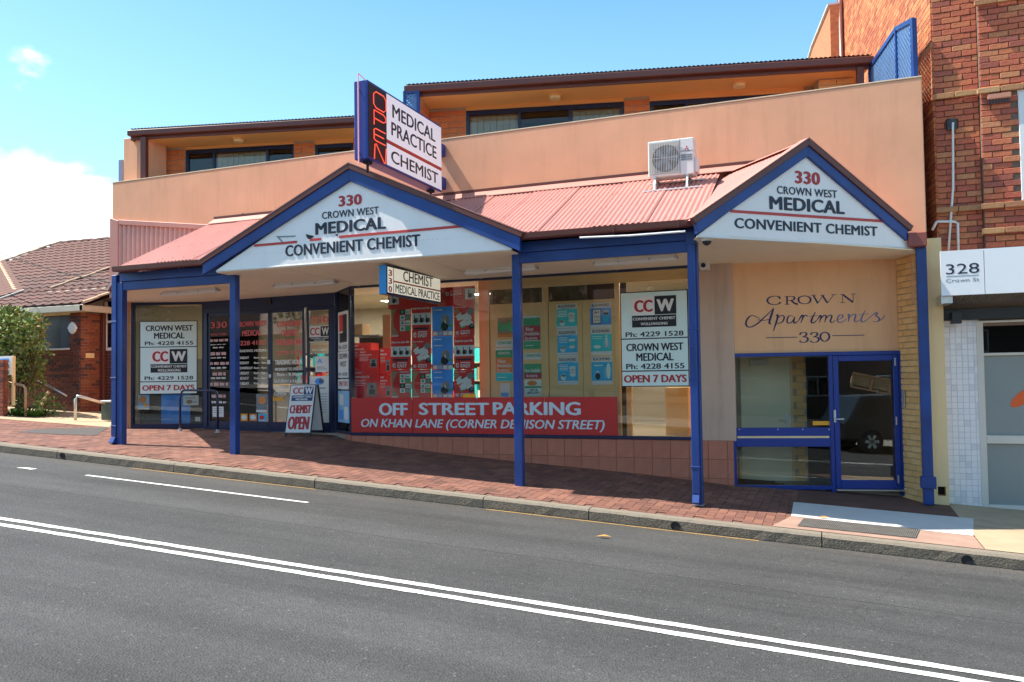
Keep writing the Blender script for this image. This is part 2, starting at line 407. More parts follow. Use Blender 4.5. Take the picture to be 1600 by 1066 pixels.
m_lit = mat('lit ceiling lamp', (.9, .9, .85), .5, emit=(1, .93, .8), es=6)
m_neon = mat('red neon tube', (.85, .10, .06), .4, emit=(1, .09, .04), es=.5)
m_neonp = mat('pink neon tube', (.85, .42, .42), .4, emit=(1, .3, .3), es=.15)
m_lattice = mat('blue lattice paint', (.11, .27, .52), .5, .08, 3, coord='World')
m_curtain = mat('vertical blind', (.50, .42, .30), .8, .08, 6, coord='World')
m_carpaint = mat('black car paint', (.012, .012, .014), .22, spec=.7)
m_trayyel = mat('cream truck tray steel', (.58, .47, .26), .6, .25, 6, col2=(.38, .20, .08))

def asphalt():
    m = bpy.data.materials.new('asphalt'); m.use_nodes = True; t = m.node_tree; L = t.links; b = t.nodes['Principled BSDF']
    g = t.nodes.new('ShaderNodeNewGeometry'); pos = g.outputs['Position']
    def noise(scale, detail, rough=.6, vec=None):
        n = t.nodes.new('ShaderNodeTexNoise'); n.inputs['Scale'].default_value = scale; n.inputs['Detail'].default_value = detail; n.inputs['Roughness'].default_value = rough
        L.new(vec or pos, n.inputs['Vector']); return n.outputs['Fac']
    def rng(fac, a, c, lo, hi):
        mr = t.nodes.new('ShaderNodeMapRange'); mr.inputs['From Min'].default_value = a; mr.inputs['From Max'].default_value = c; mr.inputs['To Min'].default_value = lo; mr.inputs['To Max'].default_value = hi
        L.new(fac, mr.inputs['Value']); return mr.outputs[0]
    def scaled(sc):
        mp = t.nodes.new('ShaderNodeMapping'); mp.inputs['Scale'].default_value = sc; L.new(pos, mp.inputs[0]); return mp.outputs[0]
    def math_(op, a, c):
        n = t.nodes.new('ShaderNodeMath'); n.operation = op
        for i, q in enumerate((a, c)):
            if isinstance(q, (int, float)): n.inputs[i].default_value = q
            else: L.new(q, n.inputs[i])
        return n.outputs[0]
    vo = t.nodes.new('ShaderNodeTexVoronoi'); vo.inputs['Scale'].default_value = 62; L.new(pos, vo.inputs['Vector'])
    sc = t.nodes.new('ShaderNodeSeparateColor'); L.new(vo.outputs['Color'], sc.inputs[0])
    r = t.nodes.new('ShaderNodeValToRGB'); e = r.color_ramp.elements
    e[0].position = .30; e[0].color = (.036, .036, .0375, 1); e[1].position = .70; e[1].color = (.090, .087, .083, 1)
    L.new(noise(130, 3, .7), r.inputs[0])
    v = rng(sc.outputs[0], 0, 1, .78, 1.20)                                     # stone to stone
    v = math_('MULTIPLY', v, rng(noise(1.0, 4, .55, scaled((.10, 1.7, 1))), .3, .7, .72, 1.24))   # tyre-polished lanes
    v = math_('MULTIPLY', v, rng(noise(.8, 6, .62), .3, .7, .86, 1.12))
    v = math_('MULTIPLY', v, rng(noise(7, 5, .7), .62, .74, 1, .70))            # oil and rubber marks
    sp = t.nodes.new('ShaderNodeSeparateXYZ'); L.new(pos, sp.inputs[0])
    seam = math_('ABSOLUTE', math_('SUBTRACT', math_('ADD', sp.outputs[1], math_('MULTIPLY', noise(1.3, 4), .10)), 7.72), 0)
    v = math_('MULTIPLY', v, rng(seam, .004, .012, .45, 1))                     # paving joint along the lane
    ve = t.nodes.new('ShaderNodeTexVoronoi'); ve.feature = 'DISTANCE_TO_EDGE'; ve.inputs['Scale'].default_value = .55
    wv = t.nodes.new('ShaderNodeMixRGB'); wv.inputs['Fac'].default_value = .22; L.new(pos, wv.inputs['Color1'])
    nc = t.nodes.new('ShaderNodeTexNoise'); nc.inputs['Scale'].default_value = 2.2; nc.inputs['Detail'].default_value = 5; L.new(pos, nc.inputs['Vector']); L.new(nc.outputs['Color'], wv.inputs['Color2']); L.new(wv.outputs[0], ve.inputs['Vector'])
    crack = math_('MAXIMUM', rng(ve.outputs['Distance'], .001, .004, .78, 1), rng(noise(.45, 2), .50, .56, 1, 0))
    v = math_('MULTIPLY', v, crack)                                             # a few hairline cracks
    dust = rng(sp.outputs[1], 9.55, 10.05, 0, .45); dn = math_('MULTIPLY', dust, rng(noise(16, 5, .7), .40, .62, .2, 1))
    hv = t.nodes.new('ShaderNodeHueSaturation'); L.new(v, hv.inputs['Value']); L.new(r.outputs[0], hv.inputs['Color'])
    md = t.nodes.new('ShaderNodeMixRGB'); md.inputs['Color2'].default_value = (.16, .135, .10, 1); L.new(dn, md.inputs['Fac']); L.new(hv.outputs[0], md.inputs['Color1'])
    mx = t.nodes.new('ShaderNodeMixRGB'); mx.inputs['Color2'].default_value = (.21, .20, .19, 1); L.new(rng(sc.outputs[1], .988, .996, 0, .45), mx.inputs['Fac']); L.new(md.outputs[0], mx.inputs['Color1'])
    L.new(mx.outputs[0], b.inputs['Base Color']); b.inputs['Roughness'].default_value = .80; b.inputs['Specular IOR Level'].default_value = .35
    bp = t.nodes.new('ShaderNodeBump'); bp.inputs['Strength'].default_value = .8; bp.inputs['Distance'].default_value = .008
    L.new(vo.outputs['Distance'], bp.inputs['Height']); L.new(bp.outputs[0], b.inputs['Normal'])
    return m
def wearmat(name, col, under, lo, hi, scale, rough=.7, var=.1):
    """paint worn or chipped through to what lies under it"""
    m = bpy.data.materials.new(name); m.use_nodes = True; t = m.node_tree; L = t.links; b = t.nodes['Principled BSDF']; b.inputs['Roughness'].default_value = rough
    g = t.nodes.new('ShaderNodeNewGeometry')
    n = t.nodes.new('ShaderNodeTexNoise'); n.inputs['Scale'].default_value = scale; n.inputs['Detail'].default_value = 8; n.inputs['Roughness'].default_value = .72; L.new(g.outputs['Position'], n.inputs['Vector'])
    mr = t.nodes.new('ShaderNodeMapRange'); mr.inputs['From Min'].default_value = lo; mr.inputs['From Max'].default_value = hi; L.new(n.outputs['Fac'], mr.inputs['Value'])
    n2 = t.nodes.new('ShaderNodeTexNoise'); n2.inputs['Scale'].default_value = 2.6; n2.inputs['Detail'].default_value = 5; L.new(g.outputs['Position'], n2.inputs['Vector'])
    m2 = t.nodes.new('ShaderNodeMapRange'); m2.inputs['From Min'].default_value = .3; m2.inputs['From Max'].default_value = .7; m2.inputs['To Min'].default_value = 1-var; m2.inputs['To Max'].default_value = 1+var; L.new(n2.outputs['Fac'], m2.inputs['Value'])
    hv = t.nodes.new('ShaderNodeHueSaturation'); hv.inputs['Color'].default_value = (*col, 1); L.new(m2.outputs[0], hv.inputs['Value'])
    mx = t.nodes.new('ShaderNodeMixRGB'); mx.inputs['Color2'].default_value = (*under, 1); L.new(mr.outputs[0], mx.inputs['Fac']); L.new(hv.outputs[0], mx.inputs['Color1']); L.new(mx.outputs[0], b.inputs['Base Color'])
    return m
m_paint = wearmat('road marking paint', (.80, .79, .73), (.13, .125, .115), .56, .64, 30, .7, .16)
m_blue = wearmat('royal blue paint', (.013, .050, .225), (.16, .18, .23), .70, .735, 17, .40, .22)
m_asphalt = asphalt()
def worn(m):      # gaps worn through the paint
    return m
def paver_mat():
    m = bpy.data.materials.new('clay paver'); m.use_nodes = True; t = m.node_tree; L = t.links; b = t.nodes['Principled BSDF']
    a = t.nodes.new('ShaderNodeAttribute'); a.attribute_name = 'tone'
    r = t.nodes.new('ShaderNodeValToRGB'); e = r.color_ramp.elements; e[0].color = (.135, .060, .043, 1); e[1].color = (.255, .110, .070, 1)
    for p, c in ((.3, (.21, .086, .056)), (.55, (.175, .075, .055)), (.8, (.235, .104, .073))): n = e.new(p); n.color = (*c, 1)
    L.new(a.outputs['Fac'], r.inputs[0])
    g = t.nodes.new('ShaderNodeNewGeometry'); n = t.nodes.new('ShaderNodeTexNoise'); n.inputs['Scale'].default_value = 2.2; n.inputs['Detail'].default_value = 8; L.new(g.outputs['Position'], n.inputs['Vector'])
    mr = t.nodes.new('ShaderNodeMapRange'); mr.inputs['From Min'].default_value = .3; mr.inputs['From Max'].default_value = .7; mr.inputs['To Min'].default_value = .75; mr.inputs['To Max'].default_value = 1.15; L.new(n.outputs['Fac'], mr.inputs['Value'])
    h = t.nodes.new('ShaderNodeHueSaturation'); L.new(mr.outputs[0], h.inputs['Value']); L.new(r.outputs[0], h.inputs['Color']); L.new(h.outputs[0], b.inputs['Base Color'])
    b.inputs['Roughness'].default_value = .85
    n2 = t.nodes.new('ShaderNodeTexNoise'); n2.inputs['Scale'].default_value = 120; L.new(g.outputs['Position'], n2.inputs['Vector'])
    bp = t.nodes.new('ShaderNodeBump'); bp.inputs['Strength'].default_value = .3; bp.inputs['Distance'].default_value = .004; L.new(n2.outputs['Fac'], bp.inputs['Height']); L.new(bp.outputs[0], b.inputs['Normal'])
    return m
m_paver = paver_mat()

# ------------------------------------------------------------------ shared pieces
_pm = {}
def piece(name, sx, sy, sz, mat_, bev=.006):
    """bevelled block, x 0..sx, y 0..sy (0 is the front), z 0..sz"""
    k = (name, round(sx, 4), round(sy, 4), round(sz, 4), mat_.name)
    if k in _pm: return _pm[k]
    b = MB(); b.box(FM, 0, sx, 0, sy, 0, sz); me = b.mesh(name, mats=(mat_,), bevel=bev); _pm[k] = me; return me
def fmat(F, u, v, w):
    M = Matrix((F.ex, F.ey, F.ez)).transposed().to_4x4(); M.translation = F.P(u, v, w); return M
def bricks(T, F, u0, u1, w0, w1, v, mat_, L=.24, H=.086, D=.03, joint=.010, parent=None, test=None, name='brick', stuff=False, jit=.003):
    """running-bond courses laid one by one; bricks sit proud of a mortar wall at v"""
    n = 0; rows = int(round((w1-w0)/H)); H = (w1-w0)/rows; acc = MB()
    for r in range(rows):
        x = u0 - (L/2 if r % 2 else 0)
        while x < u1-.02:
            a, b = max(x, u0), min(x+L, u1); x += L
            if b-a < .05: continue
            w = w0+r*H
            if test and not test((a+b)/2, w+H/2): continue
            if stuff:
                q = v-D+.012+random.uniform(-jit, jit); acc.box(F, a+joint/2, b-joint/2, q, q+D, w+joint/2, w+H-joint/2); continue
            full = abs(b-a-L) < .002
            me = piece(name, L-joint, D, H-joint, mat_, .005)
            M = fmat(F, a+joint/2, v-D+.012+random.uniform(-jit, jit), w+joint/2)
            if not full: M = M @ Matrix.Diagonal(((b-a-joint)/(L-joint), 1, 1, 1))
            T.inst(name, me, M, parent); n += 1
    if stuff: T.part(name, acc, mat_, parent=parent, kind='stuff')
    return n
# ================================================================== GROUND
def sheet(name, xs, ys, zf, mat_, kind='structure', skip=None, **k):
    b = MB(); idx = {}
    for i, x in enumerate(xs):
        for j, y in enumerate(ys): idx[i, j] = b.vert((x, y, zf(x, y)))
    for i in range(len(xs)-1):
        for j in range(len(ys)-1):
            if skip and skip((xs[i]+xs[i+1])/2, (ys[j]+ys[j+1])/2): continue
            b.f.append([idx[i, j], idx[i+1, j], idx[i+1, j+1], idx[i, j+1]]); b.mi.append(0)
    return single(name, b, mat_, kind=kind, loc=(0, 0, 0), **k)
def lin(a, b, n): return [a+(b-a)*i/n for i in range(n+1)]
m_earth = mat('dry ground', (.20, .17, .11), .95, .25, .6, coord='World')
def zg(x, y):
    xx = max(-60, min(40, x)); return min(zk(xx), interp(xx, BASE) if y > 10 else 99) - .42 - (.25 if y > 10 else 0)
sheet('ground', lin(-400, -60, 6)+lin(-50, 40, 18)+lin(60, 400, 6), lin(-400, -30, 6)+lin(-20, 60, 16)+lin(90, 500, 6), zg, m_earth)
YK0 = 0.7                                   # far kerb, by the photographer's feet
road = sheet('road', lin(-70, 45, 115), lin(YK0, YK, 16), zroad, m_asphalt)
def onroad(px, py, h=0.0):
    d = ray(px, py); z = -1.95
    for _ in range(30):
        p = d*(z/d.z); z = zroad(p.x, p.y)+h
    return d*(z/d.z)
def onfoot(px, py, h=0.0):
    d = ray(px, py); z = -1.5
    for _ in range(60):
        p = d*(z/d.z); z = .5*z+.5*(zfoot(p.x, p.y)+h)
    return d*(z/d.z)
def strip(name, x0, x1, yc, w, mat_, h=.005, n=None, parent=road, ragged=.006):
    b = MB(); n = n or max(2, int((x1-x0)/.12)); rows = []
    for i in range(n+1):
        x = x0+(x1-x0)*i/n
        a, c = yc-w/2+random.uniform(-ragged, ragged), yc+w/2+random.uniform(-ragged, ragged)
        rows.append((b.vert((x, a, zroad(x, a)+h)), b.vert((x, c, zroad(x, c)+h))))
    for (a, c), (d, e) in zip(rows, rows[1:]): b.f.append([a, d, e, c]); b.mi.append(0)
    ob = bpy.data.objects.new(name, b.mesh(name, mats=(mat_,))); COL.objects.link(ob); ob.parent = parent; return ob
y1 = (onroad(300, 864).y+onroad(1200, 1000).y)/2; y2 = (onroad(300, 877).y+onroad(1200, 1015).y)/2
DL = (onroad(400, 881).y+onroad(800, 943).y+onroad(1200, 1004).y)/3
strip('centre_line', -45, 14, DL+.10, .09, m_paint); strip('centre_line', -45, 14, DL-.10, .09, m_paint)
a, c = onroad(130, 743.5), onroad(485, 785)
strip('lane_line', a.x, c.x, (a.y+c.y)/2, .075, m_paint, ragged=.003)
strip('lane_line', a.x-13.5, a.x-9, (a.y+c.y)/2, .075, m_paint)
for p, q in (((205, 732), (490, 766)), ((757, 797), (1185, 848))):
    a, c = onroad(*p), onroad(*q); strip('kerb_line', a.x, c.x, YK-.065, .05, m_paintY)
p = onroad(43, 732.5); strip('worn_marking', p.x-.16, p.x+.13, p.y, .10, m_paint, ragged=.02)

# kerbs
kerb = Thing('kerb', kind='structure', loc=(-6, YK, zk(-6)-.15))
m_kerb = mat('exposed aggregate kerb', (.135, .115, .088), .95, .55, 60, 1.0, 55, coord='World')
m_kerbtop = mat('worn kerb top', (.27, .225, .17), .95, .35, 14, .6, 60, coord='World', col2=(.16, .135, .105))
xs = [-70, -40, -25, -18, -14.2, -12.1, -9.6, -7.0, -4.35, -2.9, -0.15, 2.6, 6, 12, 20, 45]
for x0, x1 in zip(xs, xs[1:]):
    b = MB(); n = max(1, min(24, int((x1-x0)/.12))); rows = []
    for i in range(n+1):
        x = x0+.006+(x1-x0-.012)*i/n; z = zk(x); prof = []
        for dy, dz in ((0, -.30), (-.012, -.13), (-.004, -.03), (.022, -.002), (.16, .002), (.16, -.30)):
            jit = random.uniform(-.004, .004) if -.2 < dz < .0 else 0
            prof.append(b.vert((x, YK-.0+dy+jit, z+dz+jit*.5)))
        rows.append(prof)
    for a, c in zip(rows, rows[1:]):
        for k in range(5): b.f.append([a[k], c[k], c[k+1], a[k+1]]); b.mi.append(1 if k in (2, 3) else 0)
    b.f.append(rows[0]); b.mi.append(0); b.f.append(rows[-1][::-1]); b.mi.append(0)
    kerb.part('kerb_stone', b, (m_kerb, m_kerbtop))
for px, py, r in ((1055, 822, .055), (1511, 876, .058), (97, 712, .045)):     # stormwater outlets through the kerb face
    u, w = FM.px(px, py, YK-.02); b = MB(); n = 18
    for k in range(n):
        a0, a1 = 2*math.pi*k/n, 2*math.pi*(k+1)/n
        for (ra, va), (rb, vb) in (((r*.86, YK-.026), (r, YK-.026)), ((r, YK-.026), (r, YK+.02)), ((r*.86, YK-.026), (r*.86, YK+.03))):
            b.face([FM.P(u+ra*math.cos(a0), va, w+ra*math.sin(a0)), FM.P(u+ra*math.cos(a1), va, w+ra*math.sin(a1)), FM.P(u+rb*math.cos(a1), vb, w+rb*math.sin(a1)), FM.P(u+rb*math.cos(a0), vb, w+rb*math.sin(a0))])
    dp = kerb.part('drain_outlet', b, m_blackp)
    b = MB(); b.disc(FM, u, w, r*.87, YK-.020, YK-.016); kerb.part('drain_opening', b, m_rubber, parent=dp)

# footpath: bedding sheet, then pavers laid one by one in a mesh of their own
fx = sorted(set(lin(-70, 45, 115)+[-14, -9, -8.3, -6.29, -4.86, -2.9, -1.45]))
m_bed = mat('paver joint sand', (.19, .105, .075), .95, .2, 20, coord='World')
foot = sheet('footpath', fx, lin(YK+.16, 17.5, 18), lambda x, y: zfoot(x, y)-.012, m_bed)
A_, B_ = onfoot(1243, 786), onfoot(1215, 826)
XE = A_.x-.02                                   # pavers end at the concrete apron
def pavers(x0, x1, y0, y1, test):
    """90 degree herringbone; the 300 pavers that show largest are objects of their own, the rest one mesh"""
    L, Hh = .232, .116; j = .0035; lay = []
    nx, ny = int((x1-x0)/Hh)+4, int((y1-y0)/Hh)+4
    for ry in range(ny):
        for rx in range(-3, nx):
            k = (rx+ry) % 4
            if k == 0: a, c, w, h = x0+rx*Hh, y0+ry*Hh, L, Hh
            elif k == 2: a, c, w, h = x0+rx*Hh, y0+ry*Hh, Hh, L
            else: continue
            cx, cy = a+w/2, c+h/2
            if cx < x0 or cx > x1 or cy < y0 or cy > y1 or not test(cx, cy): continue
            dz = random.uniform(-.0015, .0015)
            top = [(px_, min(max(py_, YK+.165), y1+.1)) for (px_, py_) in ((a+j, c+j), (a+w-j, c+j), (a+w-j, c+h-j), (a+j, c+h-j))]
            dist = math.hypot(cx, cy); vis = cy < 11.3 and cx > -13
            lay.append((-(w*h)/dist**3 if vis and top[2][1]-top[0][1] > .05 else 0, top, dz))
    order = sorted(range(len(lay)), key=lambda i: lay[i][0]); big = set(order[:300])
    def add_(b, tone, top, dz, t):
        base = len(b.v)
        for (X, Y) in top: b.v.append((X, Y, zfoot(X, Y)+dz))
        for (X, Y) in top: b.v.append((X, Y, zfoot(X, Y)-.011))
        b.f.append([base, base+1, base+2, base+3])
        for q in range(4): b.f.append([base+q, base+4+q, base+4+(q+1) % 4, base+(q+1) % 4])
        b.mi += [0]*5; tone += [t]*8
    def fin(b, tone):
        me = b.mesh('paver', mats=(m_paver,)); at = me.attributes.new('tone', 'FLOAT', 'POINT')
        if len(tone) == len(me.vertices): at.data.foreach_set('value', tone)
        ob = bpy.data.objects.new('paver', me); COL.objects.link(ob); ob.parent = foot; return ob
    rest, rt = MB(), []
    for i, (_, top, dz) in enumerate(lay):
        if i in big: b, tn = MB(), []; add_(b, tn, top, dz, random.random()); fin(b, tn)
        else: add_(rest, rt, top, dz, random.random())
    fin(rest, rt)['kind'] = 'stuff'
def ptest(x, y):
    if x > XE - max(0, (y-B_.y))*0 : return False
    yb = 13.02 if -8.4 < x < -1.3 else (13.8 if x < -8.4 else 13.75)
    if -8.9 < x <= -8.25: yb = 13.05
    return y < yb
pavers(-21, 1.3, YK+.16, 13.9, ptest)
def slab(name, pts, h, mat_, th=.02, parent=foot):
    """thin slab laid on the footpath between pixel corners"""
    q = [p if isinstance(p, Vector) else onfoot(*p) for p in pts]
    b = MB(); n = 8; g = []
    for i in range(n+1):
        for jx in range(n+1):
            p = q[0].lerp(q[1], i/n).lerp(q[3].lerp(q[2], i/n), jx/n); g.append(b.vert((p.x, p.y, zfoot(p.x, p.y)+h)))
    for i in range(n):
        for jx in range(n):
            a = i*(n+1)+jx; b.f.append([a, a+n+1, a+n+2, a+1]); b.mi.append(0)
    ob = bpy.data.objects.new(name, b.mesh(name, mats=(mat_,))); COL.objects.link(ob); ob.parent = parent; return ob
def V2(x, y): return Vector((x, y, 0))
yk = YK+.165
slab('concrete_slab', [(1240, 785), (1521, 811), (1521, 838), (1236, 807)], .006, m_slab)
a, c = onfoot(1236, 807), onfoot(1521, 838)
slab('concrete_apron', [a+Vector((0, -.004, 0)), c+Vector((0, -.004, 0)), V2(c.x, yk), V2(onfoot(1205, 824).x, yk)], .004, m_slabpink)
# pavers in shade behind the slab, and sandy slabs to the right of it
e = onfoot(1521, 811)
slab('concrete_slab', [V2(XE+.03, 13.7), V2(e.x-.01, 13.7), e+Vector((-.01, .006, 0)), A_+Vector((0, .006, 0))], .003, m_patch if 0 else m_paver)
for k in range(5):
    x0 = c.x+.012+k*1.3
    slab('concrete_slab', [V2(x0, 11.6), V2(x0+1.29, 11.6), V2(x0+1.29, yk), V2(x0, yk)], .005, m_slabwarm)
    slab('concrete_slab', [V2(x0, 14.2), V2(x0+1.29, 14.2), V2(x0+1.29, 11.612), V2(x0, 11.612)], .005, m_slabwarm)
# service grate let into the apron
gq = [onfoot(1256, 812), onfoot(1436, 829), onfoot(1430, 842), onfoot(1247, 823)]
slab('grate_tray', gq, .007, m_rubber)
b = MB()
for i in range(61):
    t = i/60; p, q = gq[0].lerp(gq[1], t), gq[3].lerp(gq[2], t)
    z0, z1 = zfoot(p.x, p.y)+.012, zfoot(q.x, q.y)+.012
    b.beam((p.x, p.y, z0), (q.x, q.y, z1), .012, .008)
for p, q in ((gq[0], gq[1]), (gq[3], gq[2]), (gq[0].lerp(gq[3], .5), gq[1].lerp(gq[2], .5))):
    b.beam((p.x, p.y, zfoot(p.x, p.y)+.013), (q.x, q.y, zfoot(q.x, q.y)+.013), .012, .010)
m_grate = mat('weathered grate', (.20, .185, .165), .7, .2, 9, coord='World', metal=.3)
single('drain_grate', b, m_grate, 'long rusty steel grate let into the pinkish concrete apron by the kerb', 'grate')
# left end: concrete crossing and an asphalt patch
slab('asphalt_patch', [(55, 671), (170, 668), (150, 681), (30, 676)], .006, m_patch)
slab('concrete_slab', [V2(-40, 16.8), V2(-14.4, 16.8), V2(-14.4, 13.25), V2(-40, 13.25)], .004, m_slabwarm)
b = MB()
for (x, y, s_) in ((1222, 748+80, 1),): pass
# far footpath under the camera
sheet('far_footpath', lin(-70, 45, 60), lin(-2.7, YK0-.004, 6), lambda x, y: zk(x)+.0+.03*(YK0-y)/3, m_concrete)
m_far = m_concrete
# dry leaves on the footpath and the road
m_dry = mat('dry leaf', (.50, .26, .06), .8, .2, 20)
for n_, (px, py, f_, sz, lb) in enumerate(((1287, 811, onfoot, .075, 'small dry tan leaf lying on the pale slab above the grate'), (943, 841, onroad, .09, 'small flat orange leaf lying alone on the asphalt lane'))):
    p = f_(px, py); b = MB(); z = p.z+.014
    b.prism([(p.x-sz, p.y, z), (p.x-.02, p.y-.03, z+.012), (p.x+sz, p.y+.01, z+.004), (p.x, p.y+.03, z+.02)], [(p.x-sz, p.y, z+.003), (p.x-.02, p.y-.03, z+.015), (p.x+sz, p.y+.01, z+.007), (p.x, p.y+.03, z+.023)])
    single('dry_leaf', b, m_dry, lb, 'leaf', group='fallen leaves')
# ================================================================== SHOP BUILDING
YW = 13.0
shop = Thing('shop_building', 'long terracotta rendered shop building with blue framed windows and orange upstairs flats behind its parapet', 'building', (-6.4, YW, -1.45))
XL, XR = FM.u(175.2, 300, YW), FM.u(1444, 240, YW)
ZT, ZS, ZF = 4.245, 1.735, -1.02            # parapet top, soffit, shop floor
b = MB(); b.box(FM, XL, XR, YW, YW+.2, 1.78, ZT); b.box(FM, XL, XL+.2, YW+.2, YW+4.5, -1.4, ZT)
b.box(FM, XR-.2, XR, YW+.2, YW+7, 1.0, ZT)
parapet = shop.part('parapet', b, m_render, bevel=.012)
b = MB(); b.box(FM, XL-.004, XR+.004, YW-.006, YW+.206, ZT+.002, ZT+.022)
m_lit_edge = mat('sunlit parapet edge', (.66, .52, .36), .85, .08, 3, coord='World'); shop.part('parapet_lit_edge', b, m_lit_edge, bevel=.004)  # thin pale strip; its cream colour paints in the sunlit top edge
# weep holes in the parapet
for px, py in ((975.5, 275), (379.5, 335)):
    u, w = FM.px(px, py, YW); b = MB(); b.disc(FM, u, w, .022, YW-.004, YW-.001, 14); shop.part('weep_hole', b, m_rubber, parent=parapet)
# corrugated cladding below the parapet at the left end
z = lambda a, c: (a/3.9925, 180+c/3.9925)
(u0, w0), (u1, w1) = FM.px(*z(705, 652), YW-.03), FM.px(*z(1330, 700), YW-.03)
b = MB(); ub, wb = FM.px(*z(750, 670), YW-.03)
b.corr(FM.P(ub, YW-.03, 1.8), FM.P(u1, YW-.03, 1.8), FM.P(u1, YW-.03, w1-.06), FM.P(ub, YW-.03, wb), pitch=.125, amp=.036, seg=8)
m_clad = mat('pale pink wall cladding', (.66, .40, .34), .5, .05, 3, coord='World')
clad = shop.part('wall_cladding', b, m_clad)
b = MB(); b.poly(FM, [(u0, w0+.02), (u1+.05, w1+.02), (u1+.05, w1-.06), (ub, wb-.01), (ub, 1.8), (u0-.02, 1.8)], YW-.075, YW-.012)
b = MB(); b.poly(FM, [(u0-.03, 1.8), (ub, 1.8), (ub, wb+.03), (u0-.03, w0+.03)], YW-.09, YW-.005)
b.poly(FM, [(ub, wb-.05), (u1+.1, w1-.07), (u1+.1, w1+.03), (ub, wb+.05)], YW-.085, YW-.008); shop.part('cladding_trim', b, m_pink, bevel=.006)

# ---------------------------------------------------------------- display window
U0, U1 = FM.u(548, 560, YW), FM.u(1086, 560, YW)
zt, zb = FM.w(800, 431.5, YW), FM.w(800, 679, YW)
b = MB(); b.box(FM, U0, U1, YW-.03, YW+.05, zt-.045, zt+.06); b.box(FM, U0, U1, YW-.035, YW+.06, zb-.05, zb-.0)
b.box(FM, U1-.06, U1, YW-.03, YW+.05, zb, zt-.045)
dw = shop.part('display_window', b, m_navy, bevel=.004)
seams = [FM.u(p, 560, YW) for p in (644, 745, 850, 965)]
edges = [U0]+seams+[U1-.06]
for a, c in zip(edges, edges[1:]):
    b = MB(); b.box(FM, a+.003, c-.003, YW+.004, YW+.014, zb, zt-.045); shop.part('pane', b, m_glass, parent=dw)
# tiled plinth under the window, stepping down with the footpath
b = MB(); UT = FM.u(1147, 720, YW)
b.prism([FM.P(u, YW+.0, w) for u, w in ((U0+.02, -1.75), (UT, -2.1), (UT, zb-.052), (U0+.02, zb-.052))], [FM.P(u, YW+.25, w) for u, w in ((U0+.02, -1.75), (UT, -2.1), (UT, zb-.052), (U0+.02, zb-.052))])
plinth = shop.part('plinth', b, mat('plinth grout', (.30, .14, .095), .95, .1, 20))
ts = .292
def tiles(T, F, u0, u1, wtop, v, base, name='plinth_tile', mat_=m_tile, parent=None, s=ts, off=0.0):
    nrow = 0; w = wtop; n = 0
    while nrow < 5:
        x = u0-off
        while x < u1-.03:
            a, c = max(x, u0), min(x+s, u1); x += s
            if c-a < .03: continue
            if w < base((a+c)/2)-.02: continue
            me = piece(name, s-.005, .012, s-.005, mat_, .002)
            M = fmat(F, a+.0025, v-.012+random.uniform(0, .0015), w-s+.0025)
            if c-a < s-.003: M = M @ Matrix.Diagonal(((c-a-.005)/(s-.005), 1, 1, 1))
            T.inst(name, me, M, parent); n += 1
        w -= s; nrow += 1
tiles(shop, FM, U0+.02, UT, zb-.053, YW, lambda u: zfoot(u, YW), parent=plinth)
# ---------------------------------------------------------------- rendered pier between window and lobby
up0, up1 = U1, FM.u(1140, 500, YW)
b = MB(); b.box(FM, up0, up1+.06, YW+.004, YW+.3, zb-.06, ZS+.06); shop.part('pier', b, m_render_grey, bevel=.01)

# ---------------------------------------------------------------- entry: left window, doors, splay window
pL, dL, dR, wL = (-13.9, 13.3), (-12.4, 13.85), (-9.02, 13.66), (U0, YW)
FL, FD, FS = fr2(pL, dL), fr2(dL, dR), fr2(dR, wL)
lenL, lenD, lenS = [math.hypot(q[0]-p[0], q[1]-p[1]) for p, q in ((pL, dL), (dL, dR), (dR, wL))]
def window(T, F, u0, u1, w0, w1, fr=.06, v=0.0, mt=m_navy, gl=m_glass, name='window', mull=(), trans=(), dep=.08, bottom=None, parent=None):
    b = MB(); bt = bottom or fr
    b.box(F, u0, u0+fr, v-.02, v+dep, w0, w1); b.box(F, u1-fr, u1, v-.02, v+dep, w0, w1)
    b.box(F, u0+fr, u1-fr, v-.018, v+dep, w1-fr, w1); b.box(F, u0+fr, u1-fr, v-.018, v+dep, w0, w0+bt)
    us = [u0+fr]; 
    for mu, mw in mull: b.box(F, mu-mw/2, mu+mw/2, v-.016, v+dep, w0+bt, w1-fr); us += [mu-mw/2, mu+mw/2]
    us += [u1-fr]
    o = T.part(name, b, mt, bevel=.004, parent=parent)
    for a, c in zip(us[::2], us[1::2]):
        g = MB(); g.box(F, a, c, v+.02, v+.028, w0+bt, w1-fr); T.part('pane', g, gl, parent=o) if not parent else None
    return o
zl0 = -0.97
wtopL = .5*(FL.w(205, 471)+FL.w(320, 474.5))
window(shop, FL, .02, lenL, zl0, wtopL, .05, bottom=.10, name='entry_window')
b = MB(); b.box(FL, .04, lenL-.03, .30, .34, zl0, -.12); shop.part('window_backing', b, m_innerdark)
